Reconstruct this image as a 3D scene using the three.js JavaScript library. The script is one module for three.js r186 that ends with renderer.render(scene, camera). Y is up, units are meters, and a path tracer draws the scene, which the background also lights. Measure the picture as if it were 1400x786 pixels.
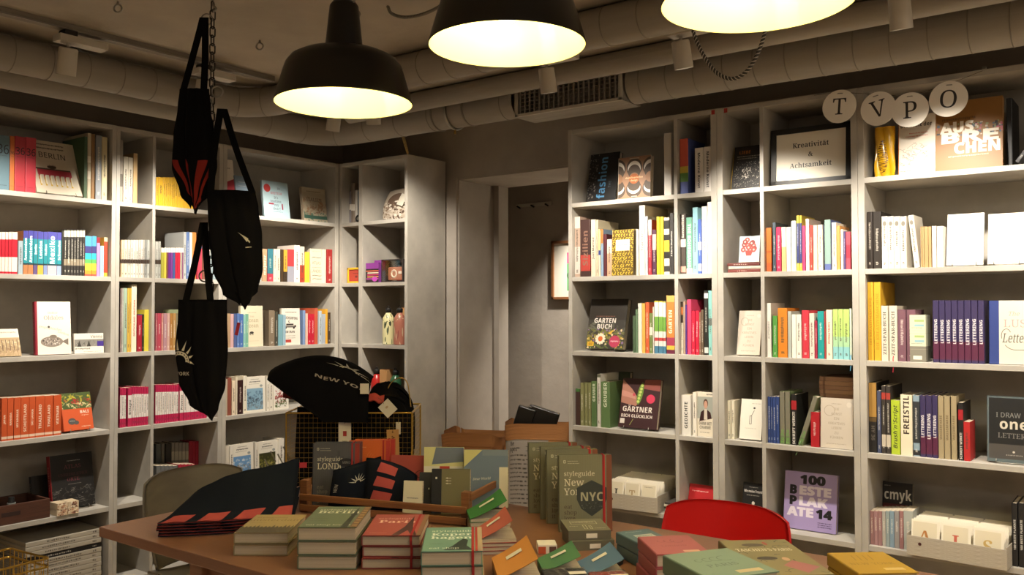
import * as THREE from 'three';
import { RoundedBoxGeometry } from 'three/addons/geometries/RoundedBoxGeometry.js';
import { mergeGeometries } from 'three/addons/utils/BufferGeometryUtils.js';
import { RectAreaLightUniformsLib } from 'three/addons/lights/RectAreaLightUniformsLib.js';
RectAreaLightUniformsLib.init();

// ------------------------------------------------------------------ camera, light, exposure
// x runs along the back wall, z out of it into the room, y up; the corner of the two shelf fronts is the origin
const scene = new THREE.Scene();
scene.background = new THREE.Color(0x000000);
const camera = new THREE.PerspectiveCamera(36.196, 1400 / 786, 0.05, 60);
camera.position.set(4.1203, 1.3910, 3.6985);
camera.up.set(0.01595, 0.9997, 0.01865);
camera.lookAt(4.1203 - 0.60085, 1.3910 + 0.02449, 3.6985 - 0.79899);
const renderer = new THREE.WebGLRenderer({ antialias: true });
renderer.toneMapping = THREE.LinearToneMapping;
renderer.toneMappingExposure = 1.2;
renderer.shadowMap.enabled = true;
renderer.shadowMap.type = THREE.PCFSoftShadowMap;
const WARM = new THREE.Color(1.0, 0.908, 0.78);      // track spots
const LAMP = new THREE.Color(1.0, 0.87, 0.55);      // pendant bulbs
const SPOT_POWER = 7.0, PENDANT_POWER = 0.46, FILL_POWER = 44;
// track spots: [x, z, aim x, aim y, aim z, strength, cone degrees]; the can hangs from the ceiling track at x, z
const LEFT_SPOTS = [[0.70, 2.02, -0.1, 1.35, 1.95, 0.9, 37], [0.70, 1.42, -0.1, 1.42, 1.30, 1.0, 37]];
const BACK_SPOTS = [[0.70, 0.66, -0.1, 1.42, 0.46, 1.0, 37], [0.98, 0.66, 0.35, 1.42, -0.1, 0.85, 36], [2.02, 0.66, 1.98, 1.38, -0.1, 1.05, 36], [2.64, 0.66, 2.74, 1.34, -0.1, 1.1, 36], [3.42, 0.66, 3.44, 1.48, -0.1, 1.0, 36], [4.15, 0.66, 4.05, 1.4, -0.1, 0.8, 37]];
const FILL_PANELS = [[5.2, 0.9, 0.5], [5.2, 2.3, 0.5], [5.2, 3.9, 0.4], [2.6, 5.2, 0.2]];      // added fill panels out of view, making up the ambient light
// narrow spots added out of view to bounce floor light onto the ceiling
const BOUNCE_SPOTS = [[0.70, 2.75, 1.15, 0, 2.75, 0.85, 31], [0.70, 3.5, 1.15, 0, 3.5, 0.85, 31], [4.45, 0.66, 4.3, 0, 1.3, 0.85, 33], [4.75, 0.66, 4.9, 0, 2.0, 0.8, 33]];
const HALL_SPOTS = [[1.30, -0.98, 1.15, 1.0, -1.30, 2.0, 42]];
const PENDANTS = [[2.186, 1.992, 1.945], [2.776, 2.060, 1.930], [3.432, 2.031, 1.925], [4.04, 2.03, 1.93]];  // the last one is added out of view for more light on the table

// ------------------------------------------------------------------ small helpers
let seed = 20240611;
const rnd = () => { seed = (seed * 1664525 + 1013904223) >>> 0; return seed / 4294967296; };
const rr = (a, b) => a + (b - a) * rnd();
const ORD = ['first', 'second', 'third', 'fourth', 'fifth', 'sixth', 'seventh', 'eighth', 'ninth', 'tenth', 'eleventh', 'twelfth', 'thirteenth', 'fourteenth', 'fifteenth', 'sixteenth'];
const taken = {};
function numbered(name) { const n = taken[name] = (taken[name] || 0) + 1; return n === 1 ? name : `${name}_${String(n - 1).padStart(3, '0')}`; }
function mesh(name, geo, mat, parent) { const m = new THREE.Mesh(geo, mat); m.name = parent === scene ? numbered(name) : name; parent.add(m); return m; }
function tag(o, label, category, group) { o.userData.label = label; o.userData.category = category; if (group) o.userData.group = group; return o; }
function thing(name, label, category, [x, y, z] = [0, 0, 0], turn = 0, group) {
  const g = new THREE.Group(); g.name = numbered(name); scene.add(g); g.position.set(x, y, z); g.rotation.y = turn;
  return tag(g, label, category, group);
}
function single(name, geo, mat, label, category, [x, y, z] = [0, 0, 0], turn = 0, group) {
  const m = mesh(name, geo, mat, scene); m.position.set(x, y, z); m.rotation.y = turn; return tag(m, label, category, group);
}
function struct(name, geo, mat) { const m = new THREE.Mesh(geo, mat); m.name = name; m.userData.kind = 'structure'; scene.add(m); return m; }
const bx = (x0, x1, y0, y1, z0, z1) => new THREE.BoxGeometry(x1 - x0, y1 - y0, z1 - z0).translate((x0 + x1) / 2, (y0 + y1) / 2, (z0 + z1) / 2);
function metreUV(g) {                                  // box-projected uv in metres, on a non-indexed copy
  const q = g.index ? g.toNonIndexed() : g; q.computeVertexNormals();
  const p = q.attributes.position, n = q.attributes.normal, uv = new Float32Array(p.count * 2);
  for (let i = 0; i < p.count; i++) {
    const ax = Math.abs(n.getX(i)), ay = Math.abs(n.getY(i)), az = Math.abs(n.getZ(i));
    const [a, b] = ay > ax && ay > az ? [p.getX(i), p.getZ(i)] : ax > az ? [p.getZ(i), p.getY(i)] : [p.getX(i), p.getY(i)];
    uv[2 * i] = a; uv[2 * i + 1] = b;
  }
  q.setAttribute('uv', new THREE.BufferAttribute(uv, 2)); return q;
}
const board = (w, h, d, x = 0, y = 0, z = 0, r = 0.0015) => new RoundedBoxGeometry(w, h, d, 1, Math.min(r, w / 3, h / 3, d / 3)).translate(x, y, z);
const V3 = (x, y, z) => new THREE.Vector3(x, y, z);
const curve = (pts, closed = false, type = 'catmullrom', tension = 0.5) => new THREE.CatmullRomCurve3(pts.map((q) => V3(...q)), closed, type, tension);
const tube = (pts, r, seg = 24, rad = 8, closed = false) => new THREE.TubeGeometry(curve(pts, closed), seg, r, rad, closed);
const rod = (a, b, r, rad = 8) => new THREE.TubeGeometry(new THREE.LineCurve3(V3(...a), V3(...b)), 1, r, rad, false);
// closed sheet of cloth, ply or card: f(s, t) -> [x, y, z] mid surface, th(s, t) thickness
function sheet(f, nu, nv, th) {
  const P = [], N = [], e = 1e-3;
  const at = (s, t) => V3(...f(s, t));
  for (let j = 0; j <= nv; j++) for (let i = 0; i <= nu; i++) {
    const s = i / nu, t = j / nv;
    const du = at(Math.min(1, s + e), t).sub(at(Math.max(0, s - e), t)), dv = at(s, Math.min(1, t + e)).sub(at(s, Math.max(0, t - e)));
    P.push(at(s, t)); N.push(du.cross(dv).normalize());
  }
  const pos = [], uv = [], idx = []; const W = nu + 1, M = W * (nv + 1);
  for (const side of [1, -1]) for (let k = 0; k < M; k++) {
    const s = (k % W) / nu, t = Math.floor(k / W) / nv, h = th(s, t) / 2 * side;
    pos.push(P[k].x + N[k].x * h, P[k].y + N[k].y * h, P[k].z + N[k].z * h); uv.push(side > 0 ? s * 0.5 : 1 - s * 0.5, t);
  }
  for (let j = 0; j < nv; j++) for (let i = 0; i < nu; i++) {
    const a = j * W + i, b = a + 1, c = a + W, d = c + 1;
    idx.push(a, b, d, a, d, c, M + a, M + d, M + b, M + a, M + c, M + d);
  }
  const rim = (a, b) => idx.push(a, M + b, b, a, M + a, M + b);
  for (let i = 0; i < nu; i++) { rim(i + 1, i); rim(nv * W + i, nv * W + i + 1); }
  for (let j = 0; j < nv; j++) { rim(j * W, (j + 1) * W); rim((j + 1) * W + nu, j * W + nu); }
  const g = new THREE.BufferGeometry();
  g.setAttribute('position', new THREE.Float32BufferAttribute(pos, 3)); g.setAttribute('uv', new THREE.Float32BufferAttribute(uv, 2));
  g.setIndex(idx); g.computeVertexNormals(); return g;
}
// ------------------------------------------------------------------ procedural textures and materials
function canvas(w, h, draw) { const c = document.createElement('canvas'); c.width = w; c.height = h; draw(c.getContext('2d'), w, h); return c; }
function tex(c, rx, ry, colour = true) {
  const t = new THREE.CanvasTexture(c); if (colour) t.colorSpace = THREE.SRGBColorSpace; t.anisotropy = 4;
  if (rx) { t.wrapS = t.wrapT = THREE.RepeatWrapping; t.repeat.set(rx, ry); } return t;
}
function noiseTex(size, cells, lo, hi, octaves = 4) {   // tileable value noise, grey
  const d = new Uint8Array(size * size * 4), acc = new Float32Array(size * size); let amp = 1, tot = 0;
  for (let o = 0, n = cells; o < octaves; o++, n *= 2, amp *= 0.55) {
    const g = new Float32Array(n * n).map(() => rnd()); tot += amp;
    for (let y = 0; y < size; y++) for (let x = 0; x < size; x++) {
      const fx = x / size * n, fy = y / size * n, i = Math.floor(fx), j = Math.floor(fy), u = fx - i, v = fy - j, i1 = (i + 1) % n, j1 = (j + 1) % n;
      const s = u * u * (3 - 2 * u), t = v * v * (3 - 2 * v);
      acc[y * size + x] += amp * ((g[j * n + i] * (1 - s) + g[j * n + i1] * s) * (1 - t) + (g[j1 * n + i] * (1 - s) + g[j1 * n + i1] * s) * t);
    }
  }
  for (let k = 0; k < size * size; k++) { const v = Math.max(0, Math.min(255, Math.round(255 * (lo + (hi - lo) * acc[k] / tot)))); d[4 * k] = d[4 * k + 1] = d[4 * k + 2] = v; d[4 * k + 3] = 255; }
  const t = new THREE.DataTexture(d, size, size); t.magFilter = THREE.LinearFilter; t.minFilter = THREE.LinearFilter; t.wrapS = t.wrapT = THREE.RepeatWrapping; t.needsUpdate = true; return t;
}
const rep = (t, a, b = a) => { const c = t.clone(); c.repeat.set(a, b); c.needsUpdate = true; return c; };
const NZ = noiseTex(512, 8, 0, 1, 5), NF = noiseTex(256, 64, 0, 1, 2), NC = noiseTex(512, 6, 0.84, 1.0, 5);
NC.colorSpace = THREE.SRGBColorSpace;
const std = (o) => new THREE.MeshStandardMaterial(o);
const paint = (c, scale, bump, rough = 0.9) => std({ color: c, map: rep(NC, scale), roughness: rough, bumpMap: rep(NZ, scale * 3), bumpScale: bump });
const woodCanvas = (base, dark, w = 1024, h = 512) => canvas(w, h, (c) => {
  c.fillStyle = base; c.fillRect(0, 0, w, h);
  for (let i = 0; i < 900; i++) { const y = rr(0, h), x = rr(-200, w), l = rr(80, 500); c.strokeStyle = dark; c.globalAlpha = rr(0.02, 0.16); c.lineWidth = rr(0.4, 2.2); c.beginPath(); c.moveTo(x, y); c.bezierCurveTo(x + l / 3, y + rr(-4, 4), x + l * 0.66, y + rr(-4, 4), x + l, y + rr(-3, 3)); c.stroke(); }
  c.globalAlpha = 1;
});
const cloth = (o) => new THREE.MeshPhysicalMaterial({ roughness: 1, specularIntensity: 0.25, ...o });
const M = {
  shelf: std({ color: 0xbab4a9, map: rep(NC, 1.7), roughness: 0.55, bumpMap: rep(NF, 9), bumpScale: 0.00006 }),
  wall: paint(0xaaa196, 0.9, 0.0012),
  ceiling: paint(0xb4aa9a, 0.7, 0.003), floor: std({ color: 0xe8dcc8, map: tex(woodCanvas('#e4d6c2', '#3a2a1c'), 0.6, 1.2), roughness: 0.6 }),
  duct: std({ color: 0x9c958a, map: rep(NC, 1.2), roughness: 0.7, bumpMap: rep(NZ, 2), bumpScale: 0.0008 }), seam: std({ color: 0x7c756c, roughness: 0.7 }),
  metalWhite: std({ color: 0xb8b2a6, roughness: 0.5 }), steel: std({ color: 0x9a978f, roughness: 0.35, metalness: 0.9 }), darkSteel: std({ color: 0x3a3733, roughness: 0.4, metalness: 0.85 }),
  blackGloss: std({ color: 0x14120f, roughness: 0.32 }), black: std({ color: 0x151413, roughness: 0.6 }), 
  enamel: std({ color: 0xe8dc98, roughness: 0.45 }), gold: std({ color: 0xd8b45a, roughness: 0.28, metalness: 0.95 }), brass: std({ color: 0xb89a58, roughness: 0.4, metalness: 0.9 }),
  table: std({ map: tex(woodCanvas('#825a42', '#4a2c1a', 2048, 1024), 0.7, 1.4), roughness: 0.42, bumpMap: rep(NF, 3), bumpScale: 0.0001 }),
  crate: std({ map: tex(woodCanvas('#8a5a34', '#4a2a14', 512, 256), 3, 6), roughness: 0.6 }), crateDark: std({ map: tex(woodCanvas('#4e2c1c', '#1c0e08', 512, 256), 3, 4), roughness: 0.6 }),
  red: std({ color: 0xb80608, roughness: 0.38, bumpMap: rep(NF, 6), bumpScale: 0.00005 }), chairGrey: std({ color: 0x6c6455, map: rep(NC, 2), roughness: 0.5 }),
  page: std({ map: tex(canvas(64, 256, (c, w, h) => { c.fillStyle = '#b8aa92'; c.fillRect(0, 0, w, h); for (let y = 0; y < h; y += 2) { c.fillStyle = rnd() < 0.5 ? '#9c8e76' : '#c8bba4'; c.fillRect(0, y, w, 1); } }), 1, 1), roughness: 0.9 }),
  paper: std({ color: 0xe2dac8, roughness: 0.85 }), white: std({ color: 0xe8e2d6, roughness: 0.7 }), kraft: std({ color: 0xa8713f, map: rep(NC, 4), roughness: 0.85, bumpMap: rep(NZ, 6), bumpScale: 0.0015 }), kraftLight: std({ color: 0xb88a58, roughness: 0.85 }), card: std({ color: 0xbcb2a0, map: rep(NC, 5), roughness: 0.85 }),
  navy: cloth({ color: 0x0e1118, roughness: 0.95, bumpMap: rep(NF, 14), bumpScale: 0.0002 }), black_cloth: cloth({ color: 0x0b0a0b, roughness: 0.95, bumpMap: rep(NF, 14), bumpScale: 0.0002 }),
  strap: cloth({ color: 0x0a0a0b, roughness: 0.9 }), string: std({ color: 0x5a5040, roughness: 0.9 }),
};
// ------------------------------------------------------------------ print atlases for the books (flat print only)
class Atlas {
  constructor(size) { this.size = size; this.c = document.createElement('canvas'); this.c.width = this.c.height = size; this.x = this.c.getContext('2d'); this.px = 0; this.py = 0; this.rh = 0; this.x.fillStyle = '#888'; this.x.fillRect(0, 0, size, size); }
  alloc(w, h, draw) {
    w = Math.ceil(w); h = Math.ceil(h); if (this.px + w + 4 > this.size) { this.px = 0; this.py += this.rh; this.rh = 0; }
    if (this.py + h + 4 > this.size) { console.log('atlas full', w, h); return { u0: 0, u1: 0.001, v0: 0, v1: 0.001 }; }
    const x = this.px + 2, y = this.py + 2; this.px += w + 4; this.rh = Math.max(this.rh, h + 4);
    const c = this.x; c.save(); c.beginPath(); c.rect(x - 2, y - 2, w + 4, h + 4); c.clip(); c.translate(x, y); draw(c, w, h); c.restore();
    const S = this.size; return { u0: x / S, u1: (x + w) / S, v0: 1 - (y + h) / S, v1: 1 - y / S };
  }
}
const spineAtlas = new Atlas(2048), coverAtlas = new Atlas(2048), tableAtlas = new Atlas(2048);
function marks(c, x, y, w, h, col, vertical) {            // lettering too small to read: short strokes
  c.fillStyle = col; let p = 0; const L = vertical ? h : w;
  while (p < L) { const l = Math.min(L - p, rr(1.5, 4)); if (vertical) c.fillRect(x + rr(0, w * 0.15), y + p, w * rr(0.6, 0.95), l); else c.fillRect(x + p, y + rr(0, h * 0.15), l, h * rr(0.6, 0.95)); p += l + rr(1, 2.4); }
}
function fitText(c, s, maxW, size, font) { c.font = `${font.w || ''} ${Math.max(4, size)}px ${font.f || 'sans-serif'}`; const m = c.measureText(s).width; if (m > maxW) c.font = `${font.w || ''} ${Math.max(4, size * maxW / m)}px ${font.f || 'sans-serif'}`; }
function drawSpine(c, w, h, col, o) {
  c.fillStyle = col; c.fillRect(-2, -2, w + 4, h + 4);
  for (const [a, b, k] of o.b || []) { c.fillStyle = k; c.fillRect(-2, a * h - (a === 0 ? 2 : 0), w + 4, (b - a) * h + (b === 1 ? 2 : 0)); }
  if (o.t && o.st === 'num') { c.fillStyle = '#1d1a1a'; c.textAlign = 'center'; fitText(c, o.t, w * 0.92, w * 0.9, {}); c.fillText(o.t, w / 2, h * 0.33); c.globalAlpha = 0.5; marks(c, w * 0.2, h * 0.36, w * 0.6, 3, '#1d1a1a'); marks(c, w * 0.2, h * 0.9, w * 0.6, 3, '#1d1a1a'); c.globalAlpha = 1; } else if (o.t) {
    const size = Math.max(6, w * (o.ts || 0.6) * 1.25), maxL = h * 0.8; c.save(); c.fillStyle = o.tc || '#efe9dc'; c.textAlign = 'center'; c.textBaseline = 'middle';
    const serif = /BUCH|ROCK|MASCH/.test(o.t); fitText(c, o.t, maxL, size, { w: (o.it ? 'italic ' : '') + 'bold', f: serif ? 'serif' : 'sans-serif' });
    const L = c.measureText(o.t).width; let cy = h * (o.tp || 0.5); cy = Math.min(h - L / 2 - 3, Math.max(L / 2 + 3, cy));
    c.translate(w / 2, cy); c.rotate(o.d ? Math.PI / 2 : -Math.PI / 2); c.fillText(o.t, 0, 0); c.restore();
  }
  if (o.m) { const k = { w: '#e8e2d4', k: '#4a443c', r: '#b85040' }[o.m], a = rr(0.18, 0.3), b = rr(0.55, 0.75); c.globalAlpha = 0.8; marks(c, w * 0.32, h * a, w * 0.36, h * (b - a), k, true); if (h > 150) marks(c, w * 0.3, h * 0.88, w * 0.4, h * 0.05, k, true); c.globalAlpha = 1; }
  if (o.dot) { c.fillStyle = '#8a8478'; c.beginPath(); c.ellipse(w / 2, h * 0.14, w * 0.32, w * 0.36, 0, 0, 7); c.fill(); }
}
const T = (c, s, x, y, size, col, o = {}) => { c.save(); c.translate(x, y); if (o.r) c.rotate(o.r); c.fillStyle = col; c.textAlign = o.a || 'center'; c.font = `${o.w || ''} ${size}px ${o.f || 'sans-serif'}`; const m = c.measureText(s).width; if (o.max && m > o.max) c.scale(o.max / m, 1); c.fillText(s, 0, 0); c.restore(); };
const E = (c, x, y, rx, ry, col, rot = 0) => { c.fillStyle = col; c.beginPath(); c.ellipse(x, y, rx, ry, rot, 0, 7); c.fill(); };
const Q = (c, col, pts) => { c.fillStyle = col; c.beginPath(); pts.forEach(([x, y], i) => (i ? c.lineTo(x, y) : c.moveTo(x, y))); c.fill(); };
const FR = (c, col, x, y, w, h) => { c.fillStyle = col; c.fillRect(x, y, w, h); };
const BG = (c, W, H, col) => FR(c, col, -2, -2, W + 4, H + 4);
const speck = (c, x, y, w, h, n, cols, s0, s1) => { for (let i = 0; i < n; i++) { E(c, x + rr(0, w), y + rr(0, h), rr(s0, s1), rr(s0, s1), cols[Math.floor(rnd() * cols.length)]); } };
const photo = (c, x, y, w, h, cols, n = 160) => { c.save(); c.beginPath(); c.rect(x, y, w, h); c.clip(); FR(c, cols[0], x, y, w, h); cols.forEach((k, i) => { for (let j = 0; j < n / cols.length; j++) { c.globalAlpha = rr(0.3, 0.9); E(c, x + rr(0, w), y + h * (i + rr(-0.4, 1.2)) / cols.length, rr(2, w * 0.1), rr(1, h * 0.05), k, rr(0, 3)); } }); c.restore(); };
const framed = (cols) => (c, W, H) => { BG(c, W, H, '#eee8da'); marks(c, W * 0.3, H * 0.07, W * 0.4, 4, '#6a645a'); marks(c, W * 0.24, H * 0.13, W * 0.52, 7, '#2c2a28'); marks(c, W * 0.2, H * 0.2, W * 0.5, 3, '#8a847a'); E(c, W * 0.8, H * 0.27, W * 0.07, W * 0.05, '#9aa0a0'); photo(c, W * 0.1, H * 0.33, W * 0.78, H * 0.6, cols); };
const crownRays = (c, x, y, r, col, lw, n = 7) => { c.strokeStyle = col; c.fillStyle = col; c.lineWidth = lw; for (let i = 0; i < n; i++) { const a = -Math.PI * (0.06 + 0.88 * i / (n - 1)); Q(c, col, [[x + Math.cos(a - 0.12) * r * 0.75, y + Math.sin(a - 0.12) * r * 0.75], [x + Math.cos(a + 0.12) * r * 0.75, y + Math.sin(a + 0.12) * r * 0.75], [x + Math.cos(a) * r * 1.6, y + Math.sin(a) * r * 1.6]]); } c.beginPath(); c.arc(x, y, r * 0.62, Math.PI * 1.02, Math.PI * 1.98); c.stroke(); c.beginPath(); c.arc(x, y, r * 0.45, Math.PI * 1.02, Math.PI * 1.98); c.stroke(); for (let i = 0; i < 8; i++) { const a = -Math.PI * (0.08 + 0.84 * i / 7); c.beginPath(); c.moveTo(x + Math.cos(a) * r * 0.45, y + Math.sin(a) * r * 0.45); c.lineTo(x + Math.cos(a) * r * 0.62, y + Math.sin(a) * r * 0.62); c.stroke(); } };
const styleguide = (bg, name, ink, fold, extra) => (c, W, H) => { BG(c, W, H, bg); for (let x = 2; x < W; x += 6) { c.globalAlpha = 0.08; FR(c, '#fff', x, 0, 1, H); } c.globalAlpha = 1; c.strokeStyle = '#e8e2c8'; c.lineWidth = 2; c.strokeRect(W * 0.1, H * 0.07, 8, 11); marks(c, W * 0.17, H * 0.075, W * 0.2, 3, '#d8d2be'); marks(c, W * 0.17, H * 0.105, W * 0.22, 3, '#d8d2be'); T(c, 'styleguide', W * 0.1, H * 0.27, H * 0.085, '#d8d0b8', { a: 'left', f: 'serif' }); name.forEach((s, i) => T(c, s, W * 0.1, H * (0.4 + i * 0.12), H * 0.125, '#e2dac0', { a: 'left', f: 'serif', max: W * 0.72 })); ['eat', 'shop', 'love', 'it'].forEach((s, i) => T(c, s, W * 0.1, H * (0.7 + i * 0.075), H * 0.075, ink, { a: 'left', f: 'serif' })); if (extra) extra(c, W, H); FR(c, fold, W * 0.9, -2, W * 0.12, H + 4); };
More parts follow.
